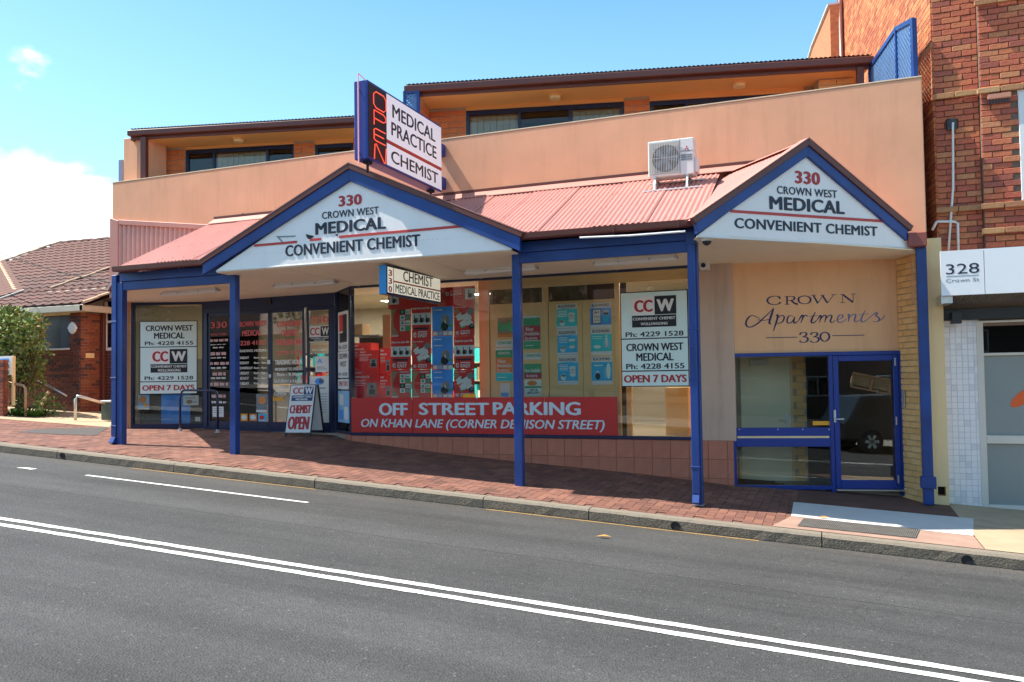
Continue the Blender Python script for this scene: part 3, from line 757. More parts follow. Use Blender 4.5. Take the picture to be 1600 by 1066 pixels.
# doors: jambs measured from the photograph
zq = Z(180, 430)
wtopD = .5*(FD.w(330, 474)+FD.w(520, 457))
b = MB(); 
hd = FD.w(*zq(960, 215))
b.box(FD, 0.0, lenD, -.03, .07, hd, wtopD+.03)                    # header box of the sliding door
uq = [FD.u(*zq(a, 500)) for a in (545, 578, 950, 985, 1180, 1203, 1345, 1385)]
b.box(FD, -.02, uq[1], -.025, .07, ZF, hd); b.box(FD, uq[6], lenD+.01, -.025, .07, ZF, hd)
b.box(FD, uq[1], uq[6], -.02, .06, ZF, ZF+.09)
ed = shop.part('entry_doors', b, m_navy, bevel=.005)
for a, c in ((uq[1], uq[2]+.10), (uq[2]+.01, uq[4]), (uq[5]-.03, uq[6])):
    d = MB(); k = .05
    d.box(FD, a, a+k, .0, .045, ZF+.09, hd); d.box(FD, c-k, c, .0, .045, ZF+.09, hd); d.box(FD, a+k, c-k, .0, .045, ZF+.09, ZF+.20); d.box(FD, a+k, c-k, .0, .045, hd-.07, hd)
    do = shop.part('door_leaf', d, m_navy, parent=ed, bevel=.003)
    g = MB(); g.box(FD, a+k, c-k, .02, .028, ZF+.20, hd-.07); shop.part('pane', g, m_glass, parent=ed)
um = (uq[2]+uq[3])/2; b = MB(); b.box(FD, um-.07, um+.07, -.06, -.02, wtopD-.13, wtopD-.02); shop.part('door_sensor', b, m_blackp, parent=ed, bevel=.01)
for a, c in (((950, 530), (967, 555)), ((960, 620), (972, 640))):
    b = MB(); quadpx(b, FD, zq(*a), zq(*c), -.006, .012); shop.part('door_lock', b, m_plast, parent=ed)
# splay window beside the doors
wtopS = zt
window(shop, FS, .02, lenS-.005, zb-.05, wtopS+.02, .045, name='splay_window')
b = MB(); b.box(FS, 0, lenS, -.012, .2, -1.5, zb-.05); splp = shop.part('splay_plinth', b, m_tile)
tiles(shop, FS, .0, lenS-.01, zb-.053, -.012, lambda u: -1.15, parent=splp)
# brick pier at the far left
b = MB(); b.box(FL, -.30, .02, .012, .25, -1.3, ZS); pier = shop.part('brick_pier', b, m_mortar_t)
bricks(shop, FL, -.30, .02, -1.03, ZS-.01, .012, m_brick_cream, parent=pier)
# blue step and entry slab
b = MB(); b.prism([Vector((x, y, -1.3)) for x, y in ((-14.2, 13.2), (-13.8, 13.22), (-12.4, 13.75), (-9.1, 13.55), (-8.9, 13.5), (-8.3, 13.02), (-8.3, 19), (-14.2, 19))],
                  [Vector((x, y, ZF+.004)) for x, y in ((-14.2, 13.2), (-13.8, 13.22), (-12.4, 13.75), (-9.1, 13.55), (-8.9, 13.5), (-8.3, 13.02), (-8.3, 19), (-14.2, 19))])
shop.part('entry_slab', b, m_floor)

# ---------------------------------------------------------------- shop interior
b = MB(); b.box(FM, -8.29, -1.40, YW+.26, 19, -1.3, ZF+.004); shop.part('shop_floor', b, m_floor)
b = MB(); b.box(FM, XL+.2, -1.5, YW+.08, 19, 1.90, 1.98); shop.part('shop_ceiling', b, m_inner)
b = MB(); b.box(FM, XL+.2, -1.42, 19, 19.15, -1.2, 1.9); b.box(FM, -1.50, -1.40, YW+.3, 19, -1.2, 1.9); shop.part('back_wall', b, m_inner)
# beam over the entry, behind the door header
b = MB(); b.box(FD, -.1, lenD+.3, .1, .2, wtopD, 1.9); b.box(FL, -.2, lenL, .1, .2, wtopL, 1.9); b.box(FS, 0, lenS+.05, .1, .16, zt, 1.9); shop.part('lintel', b, m_inner)
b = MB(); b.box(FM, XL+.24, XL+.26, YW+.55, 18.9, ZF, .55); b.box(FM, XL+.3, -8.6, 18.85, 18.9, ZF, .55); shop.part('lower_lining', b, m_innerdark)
b = MB(); b.box(FM, XL+.21, XL+.23, YW+.42, 18.99, ZF, 1.9); shop.part('entry_lining', b, m_lining)
# lit ceiling panels inside
for x, y, wh in ((-7.6, 15.0, 'nearest the angled side window'), (-8.3, 15.6, 'second back from the angled side window'), (-7.2, 16.6, 'deepest behind the stacked red cartons'), (-10.5, 15.6, 'just behind the second door leaf'), (-11.5, 17.2, 'deep behind the first door leaf'), (-9.6, 17.0, 'deep behind the right door leaf'), (-4.6, 15.5, 'behind the plywood screen and turquoise posters'), (-2.9, 15.0, 'behind the sign board at the window end')):
    t = Thing('ceiling_light', 'lit white ceiling panel in the shop, '+wh, 'light', (x, y, 1.86), 'lit panels inside the shop')
    b = MB(); b.box(FM, x-.3, x+.3, y-.14, y+.14, 1.87, 1.90); t.part('housing', b, m_whitepaint)
    b = MB(); b.box(FM, x-.28, x+.28, y-.12, y+.12, 1.862, 1.868); t.part('diffuser', b, m_lit)
    ld = bpy.data.lights.new('ceiling_lamp', 'AREA'); ld.shape = 'RECTANGLE'; ld.size = .55; ld.size_y = .24; ld.energy = 26; ld.color = (1, .9, .72)
    lo = bpy.data.objects.new('lamp', ld); COL.objects.link(lo); lo.parent = t.o; lo.location = (0, 0, -.005)
# plywood screens standing behind the right half of the display window
zx = Z(740, 430); YS = YW+.32
scr = Thing('display_screen', 'pale plywood display screen with posters standing behind the right half of the shop window', 'screen', (-4, YS, ZF))
ua, ub_ = FM.u(750, 560, YS), FM.u(966, 560, YS)
edg = [FM.u(p, 560, YS) for p in (750, 766, 849, 858, 911, 962, 970)]
top = FM.w(*zx(600, 160), YS); hi = zt-.02; mid = FM.w(*zx(600, 85), YS)
for a, c in zip(edg, edg[1:]):
    b = MB()
    if c-a > .25: b.box(FM, a+.003, c-.003, YS, YS+.018, ZF+.01, top)
    else: b.box(FM, a+.002, c-.002, YS-.03, YS+.03, ZF+.01, hi)
    scr.part('panel' if c-a > .25 else 'stile', b, m_ply, bevel=.003)
b = MB(); b.box(FM, edg[0], FM.u(1080, 560, YS), YS-.035, YS-.005, mid+.05, hi+.03); scr.part('head_rail', b, m_ply, bevel=.003)
b = MB(); b.box(FM, edg[0], edg[-1], YS+.5, YS+.52, ZF, 1.9); scr.part('backing', b, m_innerdark)
# plywood pelmet and post at the right of the window
b = MB(); b.box(FM, edg[-1]+.02, edg[-1]+.11, YS+.25, YS+.33, ZF, 1.2); scr.part('stile', b, m_ply, bevel=.003)
b = MB(); b.box(FM, edg[-1]+.55, edg[-1]+.95, YS+.9, YS+1.3, ZF, -.2); scr.part('display_cube', b, m_ply, bevel=.004)
# counters and shelving deeper in the shop
sh = Thing('shop_counter', 'low pale counter standing inside the chemist shop behind the doors', 'counter', (-11, 16.4, ZF))
b = MB(); b.box(FM, -12.9, -9.4, 16.2, 16.7, ZF+.01, -.12); sh.part('carcass', b, m_inner, bevel=.01)
b = MB(); b.box(FM, -13.0, -9.3, 16.1, 16.8, -.12, -.07); sh.part('counter_top', b, m_ply, bevel=.006)
for i, (x, y, wh) in enumerate(((-8.2, 17.4, 'behind the angled side window'), (-6.2, 17.6, 'behind the mobility posters'), (-12.6, 18.4, 'behind the far left door'), (-10.2, 18.4, 'behind the middle of the doors'))):
    t = Thing('shop_shelf', 'dark stocked shelving unit inside the shop, '+wh, 'shelf', (x, y, ZF), 'shelving inside the shop')
    b = MB(); b.box(FM, x-.8, x+.8, y+.3, y+.34, ZF+.01, .75); t.part('back_panel', b, m_innerdark)
    for k in range(4):
        b = MB(); b.box(FM, x-.8, x+.8, y, y+.3, ZF+.12+k*.42, ZF+.15+k*.42); t.part('shelf_board', b, m_inner)
        b = MB(); b.cur = 0; xx = x-.78
        while xx < x+.7:
            wd = random.uniform(.06, .14); b.cur = random.randrange(5); b.box(FM, xx, xx+wd-.01, y+.04, y+.26, ZF+.151+k*.42, ZF+.151+k*.42+random.uniform(.14, .34)); xx += wd
        t.part('stock', b, (m_paper, m_teal, m_redposter, m_posterblue, m_tan), kind='stuff')

# ---------------------------------------------------------------- lobby of the flats
aL, aR = (-1.43, 13.06), (0.95, 13.57)
FP = fr2(aL, aR); lenP = math.hypot(aR[0]-aL[0], aR[1]-aL[1])
za = Z(1080, 400); zb2 = Z(1080, 560)
wt = FP.w(*za(560, 605)); 
b = MB(); b.box(FP, .0, lenP, -.002, .2, wt, ZS+.05); lob = shop.part('lobby_wall', b, m_render_pale, bevel=.004)
uA, uB = FP.u(*za(250, 700)), FP.u(*za(1312, 700))
um0, um1, ud0, ud1 = FP.u(*zb2(860, 300)), FP.u(*zb2(905, 300)), FP.u(*zb2(915, 300)), FP.u(*zb2(1255, 300))
wb = FP.w(*zb2(600, 800)); r1, r2, r3 = FP.w(*zb2(570, 432)), FP.w(*zb2(570, 490)), FP.w(*zb2(570, 550))
k = .045
b = MB(); b.box(FP, uA, uA+k, -.05, .05, wb-.12, wt); b.box(FP, uB-.055, uB, -.05, .05, wb-.12, wt); b.box(FP, uA+k, uB-.055, -.048, .05, wt-.055, wt)
b.box(FP, um0, um1-.045, -.046, .05, wb-.12, wt-.055)
b.box(FP, uA+k, um0, -.046, .05, wb-.04, wb+.02); b.box(FP, uA+k, um0, -.05, .05, r2+.012, r1); b.box(FP, uA+k, um0, -.06, .05, r3, r2-.012)
lf = shop.part('lobby_frame', b, m_blue_frame, bevel=.005)
b = MB(); b.box(FP, uA+k+.02, um0-.02, -.058, -.03, r2-.016, r2+.016); shop.part('rail_strip', b, m_cream, parent=lf)
for a, c in ((wb+.02, r3), (r1, wt-.055)):
    g = MB(); g.box(FP, uA+k, um0, .0, .008, a, c); shop.part('pane', g, m_glass2, parent=lf)
for q in (300, 540, 695, 860):
    b = MB(); u, w = FP.px(*zb2(q, 443), -.05); b.disc(FP, u, w, .010, -.056, -.05, 10); shop.part('bolt', b, m_steel, parent=lf)
w0 = FP.w(*zb2(1080, 812)); w1 = wt-.06
D0, D1 = um1-.04, uB-.06
d = MB(); sw = .075
d.box(FP, D0, D0+sw, -.055, .0, w0, w1); d.box(FP, D1-sw, D1, -.055, .0, w0, w1); d.box(FP, D0+sw, D1-sw, -.053, .0, w1-.085, w1); d.box(FP, D0+sw, D1-sw, -.053, .0, w0, w0+.13)
door = shop.part('lobby_door', d, m_blue_frame, bevel=.006)
g = MB(); g.box(FP, D0+sw, D1-sw, -.03, -.022, w0+.13, w1-.085); shop.part('pane', g, m_glassm, parent=door)
b = MB(); (ua_, wa_), (ub2, wb2_) = FP.px(*zb2(890, 400), -.056), FP.px(*zb2(902, 322), -.056); b.box(FP, ua_, ub2, -.07, -.055, wa_, wb2_)
u, w = FP.px(*zb2(895, 379), -.07); b.beam(FP.P(u, -.09, w), FP.P(u+.13, -.10, w), .02, .022); b.beam(FP.P(u, -.06, w), FP.P(u, -.1, w), .02, .02); shop.part('door_handle', b, m_steel, parent=door, bevel=.003)
for a in ((1272, 22), (1280, 390), (1292, 755)):
    u, w = FP.px(*zb2(*a), -.06); b = MB(); b.tube([FP.P(u, -.065, w-.06), FP.P(u, -.065, w+.06)], .012, 8); shop.part('hinge', b, m_alu, parent=door)
b = MB(); b.box(FP, D0, uB, -.09, -.0, w0-.03, w0-.006); shop.part('threshold', b, m_alu, parent=lf, bevel=.003)
b = MB(); quadpx(b, FP, zb2(758, 392), zb2(864, 417), -.004, .003); shop.part('sticker', b, m_yellow, parent=lf)
# inside the lobby
FI = Frame(FP.o.x, FP.o.y, FP.ang); dI = .95
b = MB(); b.box(FP, -.02, .02, .05, 3.2, wb-.1, 1.7); b.box(FP, lenP+.0, lenP+.04, .05, 4.6, wb-.1, 1.7); shop.part('lobby_side_wall', b, m_render_pale)
b = MB(); b.box(FP, 0.02, lenP, .06, 4.6, wb-.14, wb-.03); shop.part('lobby_floor', b, m_floor)
b = MB(); b.box(FP, 0.02, lenP, .2, 4.6, wt+.1, wt+.2); shop.part('lobby_ceiling', b, m_inner)
uw = FP.u(*za(716, 800), dI)
b = MB(); b.box(FP, .02, uw, dI, dI+.1, wb-.1, wt+.1); bw = shop.part('lobby_brick_wall', b, m_mortar_t)
b = MB(); b.box(FP, .02, lenP, 4.5, 4.6, wb-.1, wt+.1); shop.part('lobby_back_wall', b, m_innerdark)
(ud_0, wd_1), (ud_1, wd_0) = FP.px(*za(300, 640), dI-.03), FP.px(*zb2(633, 765), dI-.03)
bricks(shop, FP, .03, uw, wb-.05, wt+.08, dI, m_brick_cream, parent=bw, test=lambda u, w: not (ud_0-.04 < u < ud_1+.04 and w < wd_1+.04), L=.24, H=.11, stuff=True)
b = MB(); b.box(FP, ud_0, ud_1, dI-.045, dI, wd_0, wd_1); idr = shop.part('inner_door', b, m_lobbydoor, bevel=.004)
b = MB(); b.box(FP, ud_0-.035, ud_0-.003, dI-.05, dI, wd_0, wd_1+.035); b.box(FP, ud_1+.003, ud_1+.035, dI-.05, dI, wd_0, wd_1+.035); b.box(FP, ud_0-.003, ud_1+.003, dI-.05, dI, wd_1+.003, wd_1+.035); shop.part('door_frame', b, m_cream, parent=idr)
b = MB(); quadpx(b, FP, za(365, 648), za(478, 683), dI-.05, .06); shop.part('door_closer', b, m_plast, parent=idr, bevel=.004)
b = MB(); u, w = FP.px(*zb2(598, 380), dI-.05); b.box(FP, u-.03, u+.03, dI-.06, dI-.046, w-.08, w+.08); b.beam(FP.P(u, dI-.09, w), FP.P(u-.13, dI-.09, w), .02, .02); shop.part('door_handle', b, m_steel, parent=idr)

# ---------------------------------------------------------------- cream brick splay at the right of the lobby
sB = (1.17, 13.16); FB = fr2(aR, sB); lenB = math.hypot(sB[0]-aR[0], sB[1]-aR[1])
FC = fr2(sB, (1.36, 13.17)); lenC = .19
b = MB(); b.box(FB, .0, lenB-.01, .012, .3, -2.1, ZS+.1); b.box(FC, .012, lenC, .012, .12, -2.1, ZS+.1); bp = shop.part('brick_pier', b, m_mortar_t)
bricks(shop, FB, .0, lenB, -2.06, ZS+.06, .012, m_brick_cream, parent=bp, L=.24, H=.0905)
bricks(shop, FC, .0, lenC, -2.06, ZS+.06, .012, m_brick_cream, parent=bp, L=.24, H=.0905)
b = MB(); quadpx(b, FB, za(1322, 838), za(1338, 945), -.02, .02); ic = shop.part('intercom', b, m_steel, bevel=.003)
# cream end wall between the brick pier and the neighbour
ce0, ce1 = FM.u(1447, 600, 13.12), FM.u(1481, 700, 13.12)
hq = Z(1080, 560)
(hx0, hz1), (hx1, hz0) = FM.px(*hq(1538, 800), 13.12), FM.px(*hq(1590, 860), 13.12)
b = MB()
b.box(FM, ce0, hx0, 13.12, 13.4, -2.2, 1.93); b.box(FM, hx1, ce1, 13.12, 13.4, -2.2, 1.93); b.box(FM, hx0, hx1, 13.12, 13.4, hz1, 1.93); b.box(FM, hx0, hx1, 13.12, 13.4, -2.2, hz0)
shop.part('end_wall', b, m_cream)
b = MB(); b.box(FM, hx0, hx1, 13.28, 13.3, hz0, hz1); shop.part('end_wall_recess', b, m_rubber)

# ---------------------------------------------------------------- flats above: two stepped wings turned away from the street
ANG = R(13.4); zu = Z(540, 60); zv = Z(900, 40); z1 = Z(0, 180); z8 = Z(1200, 0)
FUR, FUL = Frame(-7.09, 13.22, ANG), Frame(-13.73, 13.22, ANG)
ZSF, ZG = 5.20, 5.385; VW = .76
def wing(F, L, ustart, wins, posts, cutbricks, lights, tag):
    # rear walls and the wall face behind the bricks
    head = F.w(*wins[0][2], VW)
    b = MB(); ends = [ustart]+[x for a, c, _ in wins for x in (a, c)]+[L+.2]
    for a, c in zip(ends[::2], ends[1::2]): b.box(F, a, c, VW, VW+.2, 3.1, ZSF)
    b.box(F, ustart, ustart+.2, VW+.2, 4.5, 3.1, ZSF); b.box(F, ustart, L+.2, 4.3, 4.5, 3.1, ZSF)
    wl = shop.part('upper_wall', b, m_mortar_t)
    for a, c in zip(ends[::2], ends[1::2]):
        if c-a > .06: bricks(shop, F, a, c, 3.66, ZSF-.05, VW, m_brick_orange, L=.36, H=.118, parent=wl, joint=.014, test=lambda u, w: w > .3235*F.P(u, VW, 0).y-.22)
    for (a, c, hp), panes in zip([w for w in wins], posts):
        hd_ = F.w(*hp, VW); 
        b = MB(); b.box(F, a, c, VW-.01, VW+.02, hd_, ZSF); shop.part('window_header', b, m_orange)
        b = MB(); b.box(F, a+.005, c-.005, VW+.02, VW+.09, hd_-.085, hd_-.002); b.box(F, a+.005, a+.06, VW+.02, VW+.09, 3.2, hd_-.085); b.box(F, c-.06, c-.005, VW+.02, VW+.09, 3.2, hd_-.085)
        for p in panes['mull']: b.box(F, p-.03, p+.03, VW+.025, VW+.085, 3.2, hd_-.085)
        wo = shop.part('upper_window', b, m_navy, bevel=.004)
        xs_ = [a+.06]+[x for p in panes['mull'] for x in (p-.03, p+.03)]+[c-.06]
        for i, (x0, x1) in enumerate(zip(xs_[::2], xs_[1::2])):
            g = MB(); g.box(F, x0, x1, VW+.05, VW+.056, 3.2, hd_-.085); shop.part('pane', g, m_glassd if panes['dark'][i] else m_glass2, parent=wo)
            if not panes['dark'][i]:
                x = x0+.02; cb = MB()
                while x < x1-.03: cb.box(F, x, min(x+.115, x1-.01), VW+.10, VW+.112, 3.2, hd_-.11); x += .125
                shop.part('blind', cb, m_curtain, parent=wo)
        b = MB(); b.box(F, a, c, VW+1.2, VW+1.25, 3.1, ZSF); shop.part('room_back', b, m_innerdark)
    # soffit, gutter and roof sheets
    b = MB(); b.box(F, .0, L, .02, 4.5, ZSF+.0, ZSF+.04); shop.part('upper_soffit', b, m_orange)
    sl = math.tan(R(5)); b = MB()
    b.poly(F, [(-.06, ZSF-.02), (L+.02, ZSF-.02), (L+.02, ZSF+.10), (-.06, ZSF+.10)], -.01, .018)
    b.poly(F, [(-.08, ZSF+.05), (L+.06, ZSF+.05), (L+.06, ZG-.02), (-.08, ZG-.02)], -.13, -.012)
    shop.part('upper_gutter', b, m_brown, bevel=.012)
    n = int(L/.76)+1
    for i in range(n):
        a, c = i*.76-.06, min((i+1)*.76-.06+.01, L+.05)
        if c-a < .05: continue
        q = MB(); q.corr(F.P(a, -.10, ZG+.015), F.P(c, -.10, ZG+.015), F.P(c, 4.6, ZG+.015+4.7*sl), F.P(a, 4.6, ZG+.015+4.7*sl), amp=.008)
        shop.part('upper_roof_sheet', q, m_brown)
    b = MB(); b.poly(F, [(-.075, ZSF-.02), (-.03, ZSF-.02), (-.03, ZG), (-.075, ZG)], .0, 4.4); shop.part('barge_board', b, m_brown)
    for i, (px, py) in enumerate(lights):
        p = onZ(px, py, ZSF-.02)
        t = Thing('soffit_light', ('round apricot bulkhead light under the upstairs soffit, %s' % ('left wing above the long window', 'right wing above its first window', 'right wing near the far corner')[tag+i]), 'light', p, 'bulkhead lights under the upstairs soffit')
        FF = Frame(p.x, p.y, ANG)
        b = MB(); 
        for r0, z0, z1_ in ((.13, -.012, .018), (.10, -.06, -.0125)):
            b.prism([p+Vector((r0*math.cos(k*.3142), r0*math.sin(k*.3142), z0)) for k in range(20)], [p+Vector((r0*1.05*math.cos(k*.3142), r0*1.05*math.sin(k*.3142), z1_)) for k in range(20)])
            t.part('base_plate' if r0 > .11 else 'lens', b, m_orange if r0 > .11 else m_cream); b = MB()
uu = lambda F, px, py: F.u(px, py, VW)
w1 = (uu(FUR, 728, 180), uu(FUR, 975, 166), (728, 173)); w2 = (uu(FUR, 1015, 160), uu(FUR, 1255, 140), (1015, 158))
wing(FUR, 8.03, .19, [w1, w2], [dict(mull=[uu(FUR, 811, 190), uu(FUR, 891, 180)], dark=[0, 1, 0]), dict(mull=[uu(FUR, 1073, 165)], dark=[1, 0])], None, [(867, 150), (1155, 131)], 1)
w3 = (uu(FUL, 289.5, 240), uu(FUL, 459, 232), (289.5, 234.5)); w4 = (uu(FUL, 492, 230), uu(FUL, 552, 226), (492, 226))
wing(FUL, 6.3, .21, [w3, w4], [dict(mull=[uu(FUL, 333, 245), uu(FUL, 417, 240)], dark=[1, 0, 1]), dict(mull=[], dark=[1])], None, [(373, 218)], 0)
# side reveals, fin wall, downpipe post at the left end
b = MB(); b.box(FUL, .03, .20, .06, VW, 3.6, ZSF); shop.part('balcony_side_wall', b, m_render)
b = MB(); b.box(FUR, .05, .18, .05, VW, 3.6, ZSF); sw_ = shop.part('balcony_side_wall', b, m_mortar_t)
FZ = Frame(*FUR.P(.185, .76, 0).xy, ANG-R(90))
bricks(shop, FZ, .0, .70, 4.15, ZSF-.05, 0.0, m_brick_orange, L=.36, H=.118, parent=sw_, joint=.014, D=.02, stuff=True)
b = MB(); u, w = FM.px(207, 214, 13.3); x0 = FM.u(193, 240, 13.9)
b.box(FM, u, u+.36, 13.3, 13.9, 3.3, FM.w(207, 214, 13.3)); b.box(FM, FM.u(193, 240, 13.33), u-.002, 13.33, 13.9, 3.3, FM.w(207, 214, 13.3)-.002); shop.part('fin_wall', b, m_render, bevel=.01)
b = MB(); u = FUL.u(226, 240, -.02); b.box(FUL, u-.06, u+.06, -.09, .03, 3.4, ZSF+.02); shop.part('roof_post', b, m_brown, bevel=.006)
u, w = FM.px(188, 250, 13.5); b = MB(); b.box(FM, u-.05, u+.055, 13.5, 13.62, -1.3, w); shop.part('duct', b, mat('blue grey metal', (.20, .24, .36), .5))
u = FUR.u(1344, 110, -.02); b = MB(); b.box(FUR, u-.055, u+.055, -.05, .05, 3.4, ZSF+.02); shop.part('roof_post', b, m_brown, bevel=.006)
b = MB(); b.box(FUR, 7.3, 7.9, .4, VW, 3.4, ZSF); e1 = shop.part('end_pier', b, m_mortar_t)
bricks(shop, FUR, 7.3, 7.9, 4.5, ZSF-.02, .4, m_brick_cream, L=.3, H=.1, parent=e1, stuff=True)
# whirlybird vent on the upper roof
p = FUR.P(FUR.u(992, 110, .8), .8, ZG+.12)
b = MB(); b.tube([p, p+Vector((0, 0, .10)), p+Vector((0, 0, .16)), p+Vector((0, 0, .20)), p+Vector((0, 0, .22))], [.11, .15, .13, .08, .02], 14)
single('roof_vent', b, mat('dark blue vent', (.03, .03, .09), .4), 'small domed dark vent on the ridge of the upper roof', 'vent', smooth=True)
# lattice privacy screens
def lattice(F, pts, v, s, wd, dep):
    """crossing diagonal slats clipped to a polygon"""
    b = MB(); us = [p[0] for p in pts]; ws = [p[1] for p in pts]
    def inside(u, w):
        c = False; n = len(pts)
        for i in range(n):
            (a, b_), (d, e) = pts[i], pts[i-1]
            if (b_ > w) != (e > w) and u < (d-a)*(w-b_)/(e-b_)+a: c = not c
        return c
    for sg in (1, -1):
        k = min(us)-(max(ws)-min(ws)); 
        while k < max(us)+(max(ws)-min(ws)):
            run = None; n = 120
            for i in range(n+1):
                t = i/n; w = min(ws)+t*(max(ws)-min(ws)); u = k+t*(max(ws)-min(ws)) if sg > 0 else k+(1-t)*(max(ws)-min(ws))
                if inside(u, w):
                    if run is None: run = [(u, w), (u, w)]
                    run[1] = (u, w)
            if run and abs(run[0][0]-run[1][0]) > .02:
                vv = v if sg > 0 else v+dep; b.beam(F.P(run[0][0], vv, run[0][1]), F.P(run[1][0], vv, run[1][1]), dep, wd, up=Vector((0, 0, 1)))
            k += s
    return b
FQ = fr2((.83, 14.85), (1.24, 13.3)); lt = Thing('lattice_screen', 'blue timber lattice privacy screen with a sloping top at the right end of the balcony', 'screen', (1.2, 13.5, 3.6))
Pp = [FQ.px(*z8(a, c)) for a, c in ((640, 520), (636, 425), (800, 183), (893, 140), (900, 490))]
lt.part('lattice', lattice(FQ, [(u, max(w, 3.6)) for u, w in Pp], .0, .085, .03, .008), m_lattice, kind='stuff')
b = MB(); P3_ = [FQ.px(*z8(a, c)) for a, c in ((636, 425), (800, 183), (905, 125))]
for p, q in zip(P3_, P3_[1:]): b.beam(FQ.P(p[0], .0, p[1]), FQ.P(q[0], .0, q[1]), .05, .07)
lt.part('top_rail', b, m_blue)
for a, c, wd in ((803, 185, .035), (905, 120, .09), (638, 425, .03)):
    u, w = FQ.px(*z8(a, c)); b = MB(); b.box(FQ, u-wd/2, u+wd/2, -.035, .035, 3.5, w); lt.part('post', b, m_blue, bevel=.004)
FW_ = fr2((-7.2, 14.1), (-6.85, 13.3)); lt = Thing('lattice_screen', 'small blue lattice screen behind the top of the open sign', 'screen', (-7, 13.6, 4.3))
(u0, w1_), (u1, w0_) = FUR.px(633, 147, -.06), FUR.px(655, 172, -.06)
F2 = Frame(*FUR.P(0, -.10, 0).xy, ANG)
lt.part('lattice', lattice(F2, [(u0, 3.9), (u1, 3.9), (u1, w1_), (u0, w1_)], .0, .075, .032, .008), m_lattice, kind='stuff')
b = MB(); b.box(F2, u0-.02, u0+.03, -.03, .03, 3.8, w1_+.03); b.box(F2, u1-.03, u1+.02, -.03, .03, 3.8, w1_+.03); b.box(F2, u0+.03, u1-.03, -.025, .025, w1_-.02, w1_+.03); lt.part('frame', b, m_blue)
# ================================================================== STREET AWNING
YP = 11.0; YG = 10.66
aw = Thing('street_awning', 'long street awning with blue posts, pink corrugated steel roof and two white gables', 'awning', (-5, YP, -1.5))
pw = .118
def post(px, py, base=None):
    u = FM.u(px, py, YP); z0 = zfoot(u, YP)-.05
    b = MB(); b.box(FM, u, u+pw, YP, YP+pw, z0, 1.80); o = aw.part('post', b, m_blue, bevel=.006)
    return u, o
x1, po1 = post(182.5, 560); x2, po2 = post(358.6, 560); x3, po3 = post(801.5, 560); x4, po4 = post(1079, 560)
b = MB(); b.box(FM, x4-.01, x4+pw+.01, YP-.01, YP+pw+.01, zfoot(x4, YP)+.0, zfoot(x4, YP)+.012); aw.part('post_foot', b, m_steel, parent=po4)
def downpipe(u0, u1, y0, y1, z0, z1, clips, parent, shoe=True, T=aw):
    b = MB(); b.box(FM, u0, u1, y0, y1, z0, z1)
    if shoe:
        b.prism([FM.P(u0+.001, y0+.001, z0-.005), FM.P(u1-.001, y0+.001, z0-.005), FM.P(u1-.001, y1, z0-.005), FM.P(u0+.001, y1, z0-.005)],
                [FM.P(u0+.001, y0-.06, z0-.11), FM.P(u1-.001, y0-.06, z0-.11), FM.P(u1-.001, y1-.02, z0-.14), FM.P(u0+.001, y1-.02, z0-.14)])
    o = T.part('downpipe', b, m_blue, bevel=.008, parent=parent) if parent is None else T.part('downpipe', b, m_blue, bevel=.008, parent=parent)
    for w in clips:
        c = MB(); c.box(FM, u0-.012, u1+.012, y0-.006, y1, w-.012, w+.012); T.part('pipe_clip', c, m_blue, bevel=.003, parent=parent)
    return o
zf1, zf4 = zfoot(x1, YP), zfoot(x4, YP)
downpipe(x1-.115, x1-.004, YP-.02, YP+.06, zf1+.14, 1.93, (1.1, .1, -.75), po1)
downpipe(x4-.004, x4+.094, YP-.075, YP-.004, zf4+.16, 1.96, (.62, -.05, -1.2), po4)
b = MB(); b.box(FM, x4-.02, x4+.115, YP-.09, YP-.0, 1.74, 1.93); aw.part('rainhead', b, m_blue, bevel=.008, parent=po4)
# dented downpipe details
for w in (.62, .35, .12): 
    b = MB(); p = FM.P(x4+.02+random.uniform(0, .03), YP-.077, w); b.prism([p+Vector((a, 0, c)) for a, c in ((-.03, 0), (.04, .01), (.03, .05), (-.02, .045))], [p+Vector((a, -.004, c)) for a, c in ((-.02, .01), (.03, .015), (.02, .04), (-.012, .035))]); aw.part('dent', b, m_blue, parent=po4)
# beams: fascia board over a deeper beam
def beamset(u0, u1):
    b = MB(); b.box(FM, u0, u1, YP+.012, YP+.085, 1.655, 1.805); o = aw.part('beam', b, m_blue, bevel=.006)
    b = MB(); b.box(FM, u0-.03, u1+.03, YP-.025, YP+.05, 1.808, 1.955); aw.part('fascia_board', b, m_blue, bevel=.005)
beamset(x1+pw, x2); beamset(x3+pw, x4)
pa, pb = Vector((x1+.06, YP+.06, 1.735)), Vector((-14.12, 13.2, 1.735))
b = MB(); b.beam(pa, pb, .07, .16); aw.part('beam', b, m_blue)
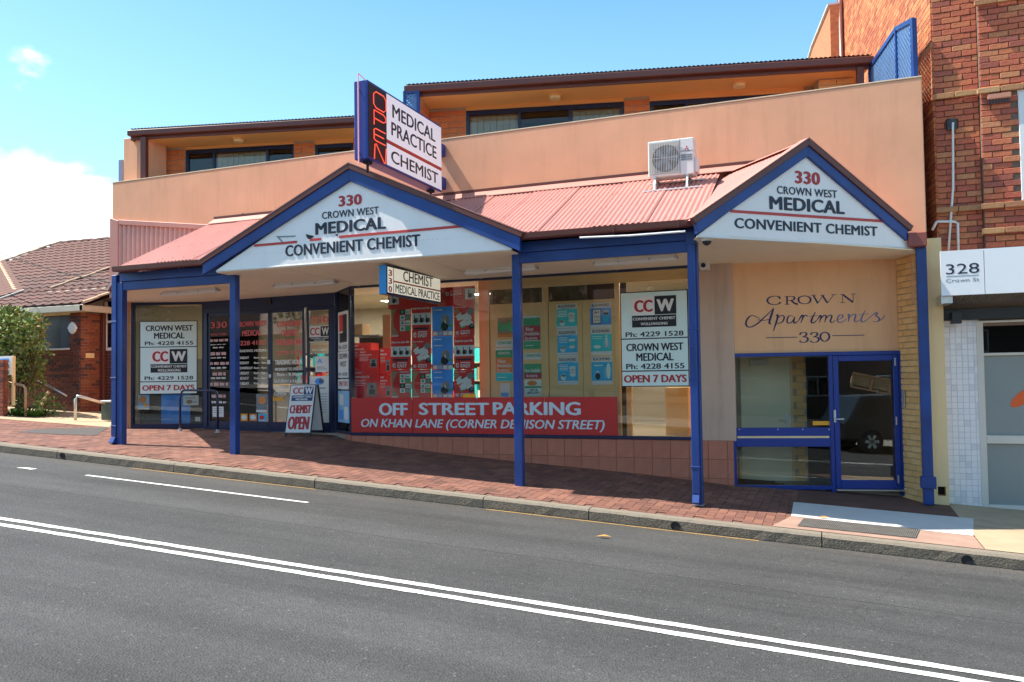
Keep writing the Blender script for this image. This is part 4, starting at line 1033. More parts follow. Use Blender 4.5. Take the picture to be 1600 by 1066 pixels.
# eaves gutters
def gutter(u0, u1):
    b = MB(); prof = [(-.0, 1.945), (-.10, 1.940), (-.125, 1.955), (-.130, 2.028), (-.118, 2.032), (-.115, 1.96), (-.01, 1.958), (-.008, 2.02), (0, 2.02)]
    b.prism([FM.P(u0, YG+.14+v, w) for v, w in prof], [FM.P(u1, YG+.14+v, w) for v, w in prof]); return aw.part('gutter', b, m_brown)
gl_ = FM.u(175, 425, YG+.02); g1l, g1r = FM.u(318, 413, YG), FM.u(813, 372, YG); g2l = FM.u(1087, 352, YG)
gutter(gl_, g1l+.02); gu = gutter(g1r-.02, g2l+.02)
for px in (958, 1060):
    u = FM.u(px, 358, YG); b = MB(); b.box(FM, u-.008, u+.008, YG+.004, YG+.14, 1.935, 2.036); aw.part('gutter_joint', b, m_brown, parent=gu)
b = MB(); zz = Z(700, 240); p, q = FM.px(*zz(822, 525), YG+.02), FM.px(*zz(1480, 486), YG+.02); b.tube([FM.P(p[0], YG+.02, p[1]), FM.P((p[0]+q[0])/2, YG+.02, (p[1]+q[1])/2-.012), FM.P(q[0], YG+.02, q[1])], .014, 8); aw.part('white_conduit', b, m_whitepaint)
# main roof, sheet by sheet
ye, ze = YG+.03, 2.028
zr = lambda u: FM.w(1150, 263, YW)+.0
ztop = .5*(FM.w(700, 307.7, YW)+FM.w(1150, 263, YW))
m_screw = mat('roof screw', (.40, .16, .12), .5)
def roofsheets(xa, xb, phase=0):
    x = xa; k = 0
    while x < xb-.02:
        c = min(x+.762, xb); b = MB(); lap = .012 if k % 2 else 0
        b.corr((x, ye, ze+lap), (c+.03, ye, ze+lap), (c+.03, YW-.02, ztop+lap-.03), (x, YW-.02, ztop+lap-.03), amp=.0095, seg=8)
        o = aw.part('roof_sheet', b, m_roof, smooth=True)
        sb = MB()
        for t in (.06, .36, .66, .94):
            yy, zz_ = ye+(YW-ye)*t, ze+(ztop-.03-ze)*t; u = x+.04
            while u < c-.02:
                sb.prism([Vector((u+.009*math.cos(a*1.257), yy+.009*math.sin(a*1.257), zz_+lap+.006)) for a in range(5)], [Vector((u+.007*math.cos(a*1.257), yy+.007*math.sin(a*1.257), zz_+lap+.018)) for a in range(5)]); u += .228
        so_ = aw.part('screw', sb, m_screw, parent=o, kind='stuff')
        x = c; k += 1
xv = FM.u(188, 418, ye)
roofsheets(xv, -1.55)
# flashing at the wall
b = MB(); b.prism([FM.P(u, YW-.19, ztop-.115+.022) for u in (xv,)]+[FM.P(-.95, YW-.19, ztop-.115+.022), FM.P(-.95, YW-.004, ztop+.03), FM.P(xv, YW-.004, ztop+.03)], [FM.P(xv, YW-.19, ztop-.112+.03), FM.P(-.95, YW-.19, ztop-.112+.03), FM.P(-.95, YW-.004, ztop+.04), FM.P(xv, YW-.004, ztop+.04)])
aw.part('wall_flashing', b, m_pink)
b = MB(); b.box(FM, xv, -1.0, YW-.012, YW-.003, ztop+.04, ztop+.085); aw.part('flashing_upstand', b, m_brown)
# left hip patch and pink edge
b = MB(); A = Vector((xv, ye+.02, ze-.01)); B_2 = Vector((xv+.2, YW-.02, ztop-.05)); C_ = Vector((-14.1, YW-.1, 1.97))
b.prism([A, C_, B_2], [A+Vector((0, 0, .02)), C_+Vector((0, 0, .02)), B_2+Vector((0, 0, .02))]); aw.part('hip_flashing', b, m_pink)
b = MB(); b.prism([A+Vector((-.03, 0, -.06)), C_+Vector((-.02, 0, -.04)), C_+Vector((-.02, 0, .06)), A+Vector((-.03, 0, .04))], [A+Vector((.0, .03, -.06)), C_+Vector((.02, .02, -.04)), C_+Vector((.02, .02, .06)), A+Vector((.0, .03, .04))]); aw.part('gutter', b, m_brown)

# ---------------------------------------------------------------- gables
z3 = Z(300, 240); zg2 = Z(1060, 200)
def gable(F, apexO, apexI, footL, footR, faceL, faceR, back, ridgeback):
    """everything measured on the gable's own vertical plane"""
    A = F.px(*apexO); I = F.px(*apexI); Lf = [F.px(*p) for p in footL]; Rf = [F.px(*p) for p in footR]
    fl, fr = F.px(*faceL, .03), F.px(*faceR, .03); wb = (fl[1]+fr[1])/2
    for q in (Lf, Rf):
        b = MB(); b.poly(F, [A, q[0], q[1], I], -.02, .055); aw.part('barge_board', b, m_blue, bevel=.004)
        d = Vector((q[0][0]-A[0], q[0][1]-A[1])).normalized(); n = Vector((-d.y, d.x)); n = n if n.y > 0 else -n
        a0, q0 = Vector(A), Vector(q[0])+d*.03; tip = A[1]+.075/abs(n.y)*1.0
        b = MB(); b.poly(F, [tuple(a0), tuple(q0), tuple(q0+n*.072), (A[0], tip)], -.045, .03); aw.part('barge_capping', b, m_brown, bevel=.005)
        b = MB(); b.poly(F, [(A[0], tip+.004), tuple(q0+n*.076), tuple(q0+n*.088), (A[0], tip+.018)], -.05, .14); aw.part('barge_flashing', b, m_pink)
        # roof slope: corrugations run down from the ridge
        sx = d*(Vector(q[0])-a0).length
        top0 = F.P(A[0], .02, A[1]+.055); bot0 = F.P(q[0][0], .02, q[0][1]+.055); vb = Vector(F.ey)
        k = 0; v = 0.0
        while v < back-.01:
            v2 = min(v+.762, back); s = MB(); s.corr(bot0+vb*v, bot0+vb*(v2+.02), top0+vb*(v2+.02), top0+vb*v, amp=.006, seg=6); aw.part('roof_sheet', s, m_roof, smooth=True); v = v2
    b = MB(); b.prism([F.P(A[0]-.10, -.04, A[1]+.035), F.P(A[0], -.04, A[1]+.09), F.P(A[0]+.10, -.04, A[1]+.035), F.P(A[0], -.04, A[1]+.06)], [F.P(A[0]-.10, back, A[1]+.035), F.P(A[0], back, A[1]+.09), F.P(A[0]+.10, back, A[1]+.035), F.P(A[0], back, A[1]+.06)])
    aw.part('ridge_cap', b, m_pink)
    b = MB(); b.poly(F, [(fl[0], wb), (fr[0], wb), (I[0], I[1]+.05)], .03, .06); face = aw.part('gable_face', b, m_white)
    b = MB(); b.box(F, fl[0], fr[0], .024, .064, wb-.022, wb+.002); aw.part('bottom_trim', b, m_whitepaint, parent=face, bevel=.004)
    return face, fl, fr, wb, A
FG1 = Frame(0, YG, 0)
f1, *_g1 = gable(FG1, z3(985, 98), z3(985, 172), (z3(72, 690), z3(70, 758)), (zz(450, 520), zz(450, 610)), z3(150, 724), zz(397, 598), 2.33, 0)
gA, gB = onZ(1092, 366, 1.80), onZ(1425, 384, 1.80)
FG2 = fr2((gA.x, gA.y), (gB.x, gB.y))
f2, *_g2 = gable(FG2, zg2(802, 112), zg2(802, 178), (zg2(105, 592), zg2(117, 662)), (zg2(1428, 640), zg2(1425, 705)), zg2(120, 668), zg2(1455, 745), 2.6, 0)
# lettering stands on the gable faces
def letters(T, parent, F, v, items, name='lettering', dep=.006):
    for s, bl, tr, mt, kw in items:
        b = MB(); textpx(b, F, s, bl, tr, v, depth=dep, **kw); T.part(name, b, mt, parent=parent)
BD = dict(bold=.028, spacing=1.05); MD = dict(bold=.012, spacing=1.05); HB = dict(bold=.046, spacing=1.05)
letters(aw, f1, FG1, .028, [('330', z3(915, 333), z3(1060, 250), m_red, HB), ('CROWN WEST', z3(812, 410), z3(1165, 330), m_dark, MD), ('MEDICAL', z3(770, 509), z3(1210, 392), m_dark, HB), ('CONVENIENT CHEMIST', z3(583, 645), z3(1423, 502), m_dark, BD)])
for (a, c) in (((388, 576), (655, 541)), ((735, 541), (805, 529)), ((918, 522), (1830, 425))):
    p, q = FG1.px(*z3(*a), .028), FG1.px(*z3(*c), .028); b = MB(); b.box(FG1, p[0], q[0], .022, .029, p[1]-.016, p[1]+.022); aw.part('red_strip', b, m_redline, parent=f1)
    if a[0] == 918: pass
# weathered damage in the left half of the face: dark split, curled flap, chips
for pts, mt, dv in (([(525, 516), (650, 512), (640, 520), (545, 524), (578, 560), (566, 558)], m_grey, .004), ([(710, 503), (755, 513), (760, 520), (735, 536), (724, 532), (714, 518)], m_black, .003), ([(895, 503), (910, 503), (912, 512), (898, 514)], m_black, .003)):
    b = MB(); b.poly(FG1, [FG1.px(*z3(*p), .028) for p in pts], .028-dv, .029); aw.part('split_panel', b, mt, parent=f1)
letters(aw, f2, FG2, .028, [('330', zg2(727, 346), zg2(882, 279), m_red, HB), ('CROWN WEST', zg2(615, 410), zg2(988, 391), m_dark, MD), ('MEDICAL', zg2(568, 508), zg2(1035, 459), m_dark, HB), ('CONVENIENT CHEMIST', zg2(350, 625), zg2(1240, 616), m_dark, BD)])
p, q = FG2.px(*zg2(323, 519), .028), FG2.px(*zg2(1286, 592), .028); b = MB(); b.box(FG2, p[0], q[0], .022, .029, p[1]-.018, p[1]+.018); aw.part('red_strip', b, m_redline, parent=f2)
# rain box and downpipe at the right foot
b = MB(); b0, b1 = FM.u(1419, 374, 12.74), FM.u(1448.5, 374, 12.74); b.box(FM, b0, b1, 12.74, 12.98, FM.w(1430, 385, 12.74), FM.w(1430, 363, 12.74)); aw.part('gutter_box', b, mat('maroon red box', (.30, .075, .055), .5, .1, 3), bevel=.01)
u0, u1 = FM.u(1434.5, 500, 12.86), FM.u(1445.5, 600, 12.86)
zf5 = zfoot(1.25, 12.9); downpipe(u0+.0, u0+.135, 12.86, 12.97, zf5+.02, FM.w(1430, 386, 12.86), (FM.w(1440, 750, 12.86),), None, shoe=False)
b = MB(); b.box(FM, u0-.03, u0+.165, 12.83, 12.985, FM.w(1440, 760, 12.86)-.03, FM.w(1440, 745, 12.86)); aw.part('pipe_collar', b, m_blue, bevel=.006)
# soffit
zs = lambda y: 1.795-.06*(y-10.66)/2.34
poly = [(x1+.02, YP+.1), (x2-.02, YP+.1), (x2-.02, YG+.06), (x3+.1, YG+.06), (x3+.1, YP+.1), (x4, YP+.1), (gA.x+.02, gA.y+.06), (gB.x, gB.y+.02), (1.32, 13.1), (1.2, 13.9), (-9, 14.1), (-14.1, 14.3), (-14.1, 13.25)]
b = MB(); b.prism([Vector((x, y, zs(y))) for x, y in poly], [Vector((x, y, zs(y)+.018)) for x, y in poly]); aw.part('soffit', b, m_soffit)
for xx in (-10.4, -8.05, -5.6, -3.2):
    b = MB(); y0 = YG+.1 if x2 < xx < x3 else YP+.12; b.beam((xx, y0, zs(y0)-.003), (xx, 12.98, zs(12.98)-.003), .03, .006); aw.part('cover_strip', b, m_soffit)
p0, p1 = Vector((-1.45, 13.0, zs(13)-.012)), Vector((1.12, 13.5, zs(13.5)-.012))

# ================================================================== THINGS ON AND UNDER THE AWNING
def batten(a, c, label):
    p, q = onZ(*a, 1.715), onZ(*c, 1.715)
    d = (q-p); d.z = 0; L = d.length; mid = (p+q)/2; F = Frame(mid.x, mid.y, math.atan2(d.y, d.x)); zt_ = zs(mid.y)-.001
    t = Thing('fluorescent_light', label, 'light', (mid.x, mid.y, zt_), 'fluorescent battens under the awning')
    b = MB(); b.box(F, -L/2+.02, L/2-.02, -.05, .05, zt_-.035, zt_); t.part('base_plate', b, m_plast, bevel=.004)
    b = MB(); b.poly(Frame(mid.x, mid.y, F.ang), [(0, 0)]*0 or [(-L/2, zt_-.036), (L/2, zt_-.036), (L/2-.01, zt_-.085), (-L/2+.01, zt_-.085)], -.062, .062); t.part('diffuser', b, m_tube, bevel=.012)
    for x in (-L/2+.0, -L*.19, L*.19, L/2): 
        b = MB(); b.box(F, x-.012, x+.012, -.068, .068, zt_-.06, zt_-.028); t.part('clip', b, m_steel)
zc_ = Z(180, 430)
batten(zc_(300, 118), zc_(640, 92), 'white fluorescent batten under the awning near the far left post')
batten(zc_(1000, 68), zc_(1378, 42), 'white fluorescent batten under the left gable above the entry doors')
batten(zz(107, 743), zz(555, 712), 'white fluorescent batten partly hidden by the third post from the left')
batten(zz(918, 690), zz(1425, 648), 'white fluorescent batten between the two posts right of the window posters')

# air conditioner on the roof
za_ = Z(900, 40); YA = 12.25
(au0, aw1), (au1, aw0) = FM.px(*za_(447, 728), YA), FM.px(*za_(737, 935), YA)
aw0 = FM.w(*za_(447, 950), YA)
ac = Thing('air_conditioner', 'white air conditioner outdoor unit standing on brackets on the pink roof', 'air conditioner', ((au0+au1)/2, YA+.15, aw0-.2))
b = MB(); b.box(FM, au0, au1, YA, YA+.30, aw0, aw1); cas = ac.part('casing', b, m_plast, bevel=.012)
um_ = FM.u(*za_(648, 800), YA); b = MB(); b.box(FM, um_-.004, um_+.004, YA-.002, YA+.006, aw0+.01, aw1-.01); ac.part('casing_seam', b, m_grey, parent=cas)
b = MB(); b.box(FM, au0+.02, um_-.012, YA-.004, YA+.004, aw0+.035, aw1-.03); ac.part('grille_back', b, mat('grille grey', (.40, .40, .36), .5), parent=cas)
cu, cw = FM.px(*za_(560, 830), YA); rr = min((um_-au0)/2, (aw1-aw0)/2)-.035
b = MB(); b.disc(FM, cu, cw, rr, YA-.006, YA-.0045, 32); ac.part('fan_opening', b, mat('fan shade', (.13, .13, .115), .7), parent=cas)
b = MB(); hub = .06
for k in range(5):
    a = k*1.257; p = [(cu+hub*.7*math.cos(a-.5), cw+hub*.7*math.sin(a-.5)), (cu+rr*.9*math.cos(a-.35), cw+rr*.9*math.sin(a-.35)), (cu+rr*.92*math.cos(a+.25), cw+rr*.92*math.sin(a+.25)), (cu+hub*.7*math.cos(a+.5), cw+hub*.7*math.sin(a+.5))]
    b.poly(FM, p, YA-.0085, YA-.0065)
b.disc(FM, cu, cw, hub, YA-.012, YA-.0066, 16); ac.part('fan', b, m_grey, parent=cas)
b = MB(); n = 17
for k in range(n+1): 
    x = au0+.03+(um_-.022-au0-.03)*k/n; b.box(FM, x-.0022, x+.0022, YA-.024, YA-.018, aw0+.04, aw1-.035)
for k in range(3):
    w = aw0+.045+(aw1-aw0-.085)*k/2; b.box(FM, au0+.03, um_-.022, YA-.018, YA-.013, w-.0025, w+.0025)
ac.part('fan_guard', b, m_plast, parent=cas)
b = MB(); lu, lw = FM.px(*za_(690, 765), YA); s = .032
for k in range(3):
    a = R(90+120*k); c = Vector((lu+s*.62*math.cos(a), lw+s*.62*math.sin(a))); d = Vector((math.cos(a), math.sin(a))); e = Vector((-d.y, d.x)); c0 = Vector((lu, lw))
    b.poly(FM, [tuple(c0+d*.003), tuple(c0+d*s*.62+e*s*.36), tuple(c0+d*s*1.24), tuple(c0+d*s*.62-e*s*.36)], YA-.004, YA-.001)
ac.part('emblem', b, m_red, parent=cas)
b = MB(); textpx(b, FM, 'MITSUBISHI', za_(653, 790), za_(726, 773), YA-.002, bold=.02); ac.part('lettering', b, m_dark, parent=cas)
for w in (805, 818, 832): 
    b = MB(); quadpx(b, FM, za_(655, w), za_(724, w+4), YA-.001, .002); ac.part('trim_line', b, m_grey, parent=cas)
b = MB(); b.box(FM, au1, au1+.05, YA+.06, YA+.24, aw0+.03, aw0+.25); ac.part('service_cover', b, m_plast, bevel=.01)
rz = lambda y: ze+(ztop-.03-ze)*(y-ye)/(YW-ye)
for x in (au0+.10, au1-.10):
    b = MB(); y0, y1_ = YA-.12, YA+.36
    b.beam((x, y0, rz(y0)+.025), (x, y1_, rz(y1_)+.025), .04, .025); b.beam((x, YA-.02, aw0-.015), (x, YA+.32, aw0-.015), .04, .025)
    b.beam((x, y0+.03, rz(y0)+.03), (x, YA+.0, aw0-.02), .03, .012); b.beam((x, y1_-.05, rz(y1_)+.03), (x, YA+.29, aw0-.02), .03, .012)
    ac.part('bracket', b, m_steel)
for y in (YA-.10, YA+.30):
    b = MB(); b.beam((au0-.08, y, rz(y)+.022), (au1+.12, y, rz(y)+.022), .045, .02); ac.part('base_rail', b, m_whitepaint)

# ---------------------------------------------------------------- projecting sign over the left gable
yb_ = 12.70; xs_ = FM.u(689.5, 240, yb_); FPS = Frame(xs_, 0, R(90)); z5 = Z(540, 60)
(pu0, pw1), (pu1, pw0) = FPS.px(*z5(136, 300)), FPS.px(*z5(600, 925))
pw1 = .5*(FPS.w(*z5(136, 298))+FPS.w(*z5(600, 515))); pw0 = .5*(FPS.w(*z5(150, 790))+FPS.w(*z5(600, 930)))
th = .23
ps = Thing('projecting_sign', 'tall blue box sign with white panels and red OPEN letters above the left gable', 'sign', (xs_-th/2, (pu0+pu1)/2, pw0))
b = MB(); b.box(FPS, pu0, pu1, .0, th, pw0, pw1); bx = ps.part('box', b, mat('deep blue sign box', (.018, .035, .24), .35, .08, 3), bevel=.008)
def fq(F, tl, tr, br, bl, v0, v1):
    b = MB(); b.poly(F, [F.px(*p, v1) for p in (tl, tr, br, bl)], v0, v1); return b
ud = FPS.u(*z5(255, 600)); ul = FPS.u(*z5(143, 600)); ue = FPS.u(*z5(595, 700)); wm = FPS.w(*z5(255, 640)); e_ = .035
b = MB(); b.box(FPS, ul, ud-.006, -.006, -.001, pw0+e_, pw1-e_); ps.part('dark_panel', b, m_black, parent=bx)
b = MB(); b.box(FPS, ud, ue, -.006, -.001, wm+.03, pw1-e_); m_wglow = mat('white sign panel with added glow', (.78, .78, .82), .4, emit=(.92, .92, 1), es=.16); fa = ps.part('upper_panel', b, m_wglow, parent=bx)  # faint glow added to the white panels to brighten their shaded face
b = MB(); b.box(FPS, ud, ue, -.006, -.001, pw0+e_, wm-.03); fb = ps.part('lower_panel', b, m_wglow, parent=bx)
b = MB(); b.box(FPS, ud, ue, -.007, -.001, wm-.027, wm+.027); ps.part('red_strip', b, m_redline, parent=bx)
for s_, xa, xb, (lo, hi), t0_, t1_ in (('MEDICAL', 290, 557, (wm+.03, pw1-e_), .155, .455), ('PRACTICE', 283, 563, (wm+.03, pw1-e_), .555, .86), ('CHEMIST', 280, 572, (pw0+e_, wm-.03), .21, .79)):
    b = MB(); text(b, FPS, s_, FPS.u(*z5(xa, 600)), FPS.u(*z5(xb, 600)), hi-(hi-lo)*t1_, hi-(hi-lo)*t0_, -.0068, depth=.002, bold=.022); ps.part('lettering', b, m_dark, parent=bx)
def neon(T, F, v, strokes, bl, tr, r, mt, parent, name='neon_letter'):
    (u0, w0), (u1, w1) = F.px(*bl, v), F.px(*tr, v); b = MB()
    for st in strokes: b.tube([F.P(u0+(u1-u0)*a, v, w0+(w1-w0)*c) for a, c in st], r, 6)
    T.part(name, b, mt, parent=parent)
neon(ps, FPS, -.03, [[(.2, 0), (0, .2), (0, .8), (.2, 1), (.8, 1), (1, .8), (1, .2), (.8, 0), (.2, 0)]], z5(175, 425), z5(252, 372), .0085, m_neon, bx)
neon(ps, FPS, -.03, [[(0, 0), (0, 1), (.8, 1), (1, .85), (1, .6), (.8, .45), (0, .45)]], z5(178, 537), z5(250, 488), .0085, m_neon, bx)
neon(ps, FPS, -.03, [[(1, 0), (.15, 0), (0, .12), (0, .88), (.15, 1), (1, 1)], [(0, .5), (.85, .5)]], z5(178, 633), z5(248, 595), .0085, m_neon, bx)
neon(ps, FPS, -.03, [[(0, 0), (.05, .95), (.15, 1), (.85, 0), (.95, .03), (1, 1)]], z5(180, 752), z5(253, 690), .0085, m_neon, bx)
b = MB(); cc = [(-.10, -.02), (-.10, 1.02)]
b.tube([FPS.P(pu0-.03, th*.6, pw0-.1), FPS.P(pu0-.03, th*.6, pw1+.10), FPS.P(pu0+.30, th*.6, pw1+.05)], .010, 8); ps.part('neon_tube', b, m_neonp)
for w in (pw0+.09, pw1-.14): b = MB(); b.tube([FPS.P(pu0, th*.6, w), FPS.P(pu0-.035, th*.6, w)], .012, 8); ps.part('tube_holder', b, m_alu)
for a, c in (((600, 642), (658, 712)), ((600, 850), (660, 920))):
    w1_, w0_ = FPS.w(*z5(a[0], a[1]-2)), FPS.w(*z5(a[0], c[1])); b = MB(); b.box(FPS, pu1, YW, th*.25, th*.8, w0_, w1_); ps.part('wall_bracket', b, mat('blue bracket', (.02, .045, .27), .4), bevel=.006)
for u in (pu0+.18, pu1-.2):
    b = MB(); b.tube([FPS.P(u, th*.5, pw0), FPS.P(u, th*.5, pw0-.16)], .02, 8); b.box(FPS, u-.06, u+.06, th*.3, th*.7, pw0-.03, pw0); ps.part('support_leg', b, m_rubber)
# ---------------------------------------------------------------- sign hanging under the soffit
xh = -6.28; FH_ = Frame(xh, 0, R(90))
(hu0, hw1), (hu1, hw0) = FH_.px(*z3(1213, 696)), FH_.px(*z3(1553, 936))
hw1 = min(1.775, .5*(FH_.w(*z3(1213, 694))+FH_.w(*z3(1553, 775)))); hw0 = .5*(FH_.w(*z3(1213, 876))+FH_.w(*z3(1553, 936))); th = .13
hs_ = Thing('hanging_sign', 'blue ended lightbox sign hanging under the awning with chemist and medical practice lettering', 'sign', (xh-th/2, (hu0+hu1)/2, hw0))
b = MB(); b.box(FH_, hu0, hu1, .0, th, hw0, hw1); bx = hs_.part('box', b, m_navy, bevel=.006)
b = MB(); b.box(FH_, hu0-.006, hu0-.001, .004, th-.004, hw0+.004, hw1-.004); hs_.part('end_cap', b, mat('bright blue end cap', (.03, .26, .60), .45), parent=bx)
u1_ = FH_.u(*z3(1256, 800)); wm = FH_.w(*z3(1256, 797)); e_ = .028
m_cpan = mat('cream sign panel with added glow', (.80, .78, .66), .4, emit=(1, .96, .80), es=.22)  # slight glow added so the cream panels look bright in the awning shade
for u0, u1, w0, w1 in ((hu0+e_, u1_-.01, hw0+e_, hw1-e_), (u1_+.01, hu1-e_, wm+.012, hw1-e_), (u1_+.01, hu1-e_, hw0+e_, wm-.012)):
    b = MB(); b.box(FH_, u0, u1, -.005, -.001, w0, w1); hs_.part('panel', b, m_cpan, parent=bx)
b = MB(); b.box(FH_, u1_+.01, hu1-e_, -.006, -.001, wm-.011, wm+.011); hs_.part('red_strip', b, m_redline, parent=bx)
b = MB(); b.box(FH_, u1_-.009, u1_+.009, -.006, -.001, hw0+e_, hw1-e_); hs_.part('red_strip', b, m_redline, parent=bx)
letters(hs_, bx, FH_, -.0055, [('CHEMIST', z3(1318, 796), z3(1502, 775), m_dark, dict(bold=.012)), ('MEDICAL PRACTICE', z3(1270, 866), z3(1543, 870), m_dark, dict(bold=.008))]+[('3', z3(1226, 762), z3(1248, 728), m_red, HB), ('3', z3(1226, 812), z3(1248, 778), m_red, HB), ('0', z3(1226, 862), z3(1248, 828), m_red, HB)], dep=.002)
for u in (hu0+.25, hu1-.25):
    b = MB(); b.box(FH_, u-.03, u+.03, th*.3, th*.7, hw1, zs(u)+.002); hs_.part('hanger', b, m_steel)

# ---------------------------------------------------------------- security cameras
pc = onZ(1097, 374, zs(11.4)); t = Thing('security_camera', 'small white dome camera fixed to the soffit beside the fourth post', 'camera', (pc.x+.06, pc.y, pc.z))
q = t.loc; b = MB(); b.tube([q, q-Vector((0, 0, .03))], [.075, .075], 16); t.part('base', b, m_plast); b = MB(); b.tube([q-Vector((0, 0, .03)), q-Vector((0, 0, .06)), q-Vector((0, 0, .085))], [.06, .052, .02], 16); t.part('dome', b, m_blackp, smooth=True)
zc2 = Z(1060, 200); u, w = FM.px(*zc2(165, 860), YW-.10); t = Thing('security_camera', 'white box camera with a dark lens mounted on the beige pier', 'camera', (u, YW-.05, w))
b = MB(); b.box(FM, u-.075, u+.075, YW-.16, YW-.02, w-.065, w+.065); t.part('housing', b, m_plast, bevel=.015)
b = MB(); b.disc(FM, u-.015, w, .036, YW-.168, YW-.161); t.part('lens', b, m_dark); b = MB(); b.tube([FM.P(u+.06, YW-.05, w+.05), FM.P(u+.25, YW-.02, w+.075), FM.P(u+.45, YW-.02, w+.08)], .008, 6); t.part('cable', b, m_steel)
# ================================================================== SIGN BOARDS, POSTERS, STOCK
def ccw(T, parent, F, v, cc, w_, low, red=m_red, white=m_paper, black=m_black, wh=m_white, txt=True):
    """two-tone emblem: tl/br corners of the pale half, the dark half and the dark band under them"""
    for (tl, br), mt, nm in ((cc, wh, 'emblem_pale'), (w_, black, 'emblem_dark'), (low, black, 'emblem_band')):
        b = MB(); quadpx(b, F, tl, br, v, .003); T.part(nm, b, mt, parent=parent)
def rectframe(F, tl, br, v, k):
    (u0, w1), (u1, w0) = F.px(*tl, v), F.px(*br, v); b = MB()
    b.box(F, u0-k, u1+k, v-.001, v+.012, w0-k, w0); b.box(F, u0-k, u1+k, v-.001, v+.012, w1, w1+k); b.box(F, u0-k, u0, v-.001, v+.012, w0, w1); b.box(F, u1, u1+k, v-.001, v+.012, w0, w1); return b
def board(F, v, tl, br, zf_, lay, name, label):
    (u0, w1), (u1, w0) = F.px(*tl, v), F.px(*br, v); c = F.P((u0+u1)/2, v, w0)
    t = Thing(name, label, 'sign', c)
    b = MB(); b.box(F, u0, u1, v, v+.010, w0, w1); pn = t.part('panel', b, m_mint)
    t.part('frame', rectframe(F, tl, br, v, .014), m_black, parent=pn)
    ve = v-.001
    for q in lay['lines']:
        w = F.w(*q, v); b = MB(); b.box(F, u0, u1, v-.002, v-.0005, w-.009, w+.009); t.part('divider', b, m_black, parent=pn)
    ccw(t, pn, F, ve, *lay['ccw'])
    letters(t, pn, F, v-.0015, lay['dark'], dep=.002); letters(t, pn, F, v-.0045, lay['logo'], dep=.002)
    return t
HV = dict(bold=.045); HW = dict(bold=.03)
zx = Z(740, 430)
board(FM, YW-.022, zx(918, 115), zx(1342, 688), zx, dict(lines=[zx(1130, 394), zx(1130, 597)], ccw=((zx(988, 140), zx(1128, 244)), (zx(1128, 131), zx(1265, 240)), (zx(988, 255), zx(1265, 318))),
   dark=[('Ph: 4229 1528', zx(948, 388), zx(1310, 345), m_black, HW), ('CROWN WEST', zx(953, 476), zx(1308, 419), m_black, HW), ('MEDICAL', zx(1015, 537), zx(1247, 482), m_black, HW), ('Ph: 4228 4155', zx(952, 588), zx(1315, 547), m_black, HW), ('OPEN 7 DAYS', zx(938, 672), zx(1330, 619), m_red, HV)],
   logo=[('CC', zx(1002, 234), zx(1116, 152), m_red, HV), ('W', zx(1142, 228), zx(1250, 145), m_paper, HV), ('CONVENIENT CHEMIST', zx(993, 284), zx(1258, 256), m_paper, HW), ('WOLLONGONG', zx(1042, 314), zx(1210, 291), m_paper, HW)]), 'sign_board', 'pale green chemist sign board with phone numbers on the glass right of the turquoise posters')
zl = Z(180, 430)
board(FL, -.022, zl(157, 293), zl(508, 736), zl, dict(lines=[zl(335, 448), zl(335, 664)], ccw=((zl(221, 462), zl(340, 550)), (zl(340, 462), zl(450, 550)), (zl(221, 557), zl(450, 606))),
   dark=[('CROWN WEST', zl(190, 350), zl(485, 311), m_black, HW), ('MEDICAL', zl(242, 398), zl(433, 357), m_black, HW), ('Ph: 4228 4155', zl(185, 438), zl(487, 410), m_black, HW), ('Ph: 4229 1528', zl(183, 655), zl(487, 628), m_black, HW), ('OPEN 7 DAYS', zl(168, 722), zl(495, 683), m_red, HV)],
   logo=[('CC', zl(231, 541), zl(331, 474), m_red, HV), ('W', zl(350, 538), zl(442, 474), m_paper, HV), ('CONVENIENT CHEMIST', zl(225, 579), zl(446, 561), m_paper, HW), ('WOLLONGONG', zl(265, 603), zl(408, 584), m_paper, HW)]), 'sign_board', 'pale green chemist sign board with phone numbers in the far left entry window')

# red banner along the bottom of the display window
z5_ = Z(500, 430); vB = YW-.004
(bu0, bw1), (bu1, bw0) = FM.px(548.5, 622, vB), FM.px(966, 678, vB); bw0 = zb+.003
bn = Thing('window_banner', 'long red off street parking banner along the bottom of the shop window', 'banner', ((bu0+bu1)/2, vB, bw0))
b = MB(); ed_ = [bu0]+[s for s in seams[:3]]+[bu1]
for a, c in zip(ed_, ed_[1:]): b = MB(); b.box(FM, a+.004, c-.004, vB-.002, vB+.002, bw0, bw1); bn.part('panel', b, m_redbanner)
letters(bn, None, FM, vB-.003, [('OFF', z5_(368, 876), z5_(547, 797), m_banner_t, HV), ('STREET', z5_(617, 873), z5_(1055, 796), m_banner_t, HV), ('PARKING', zx(120, 873), zx(668, 791), m_banner_t, HV), ('ON KHAN LANE (CORNER DENISON STREET)', z5_(257, 964), zx(818, 905), m_banner_t, dict(bold=.018, shear=.22))], dep=.001)

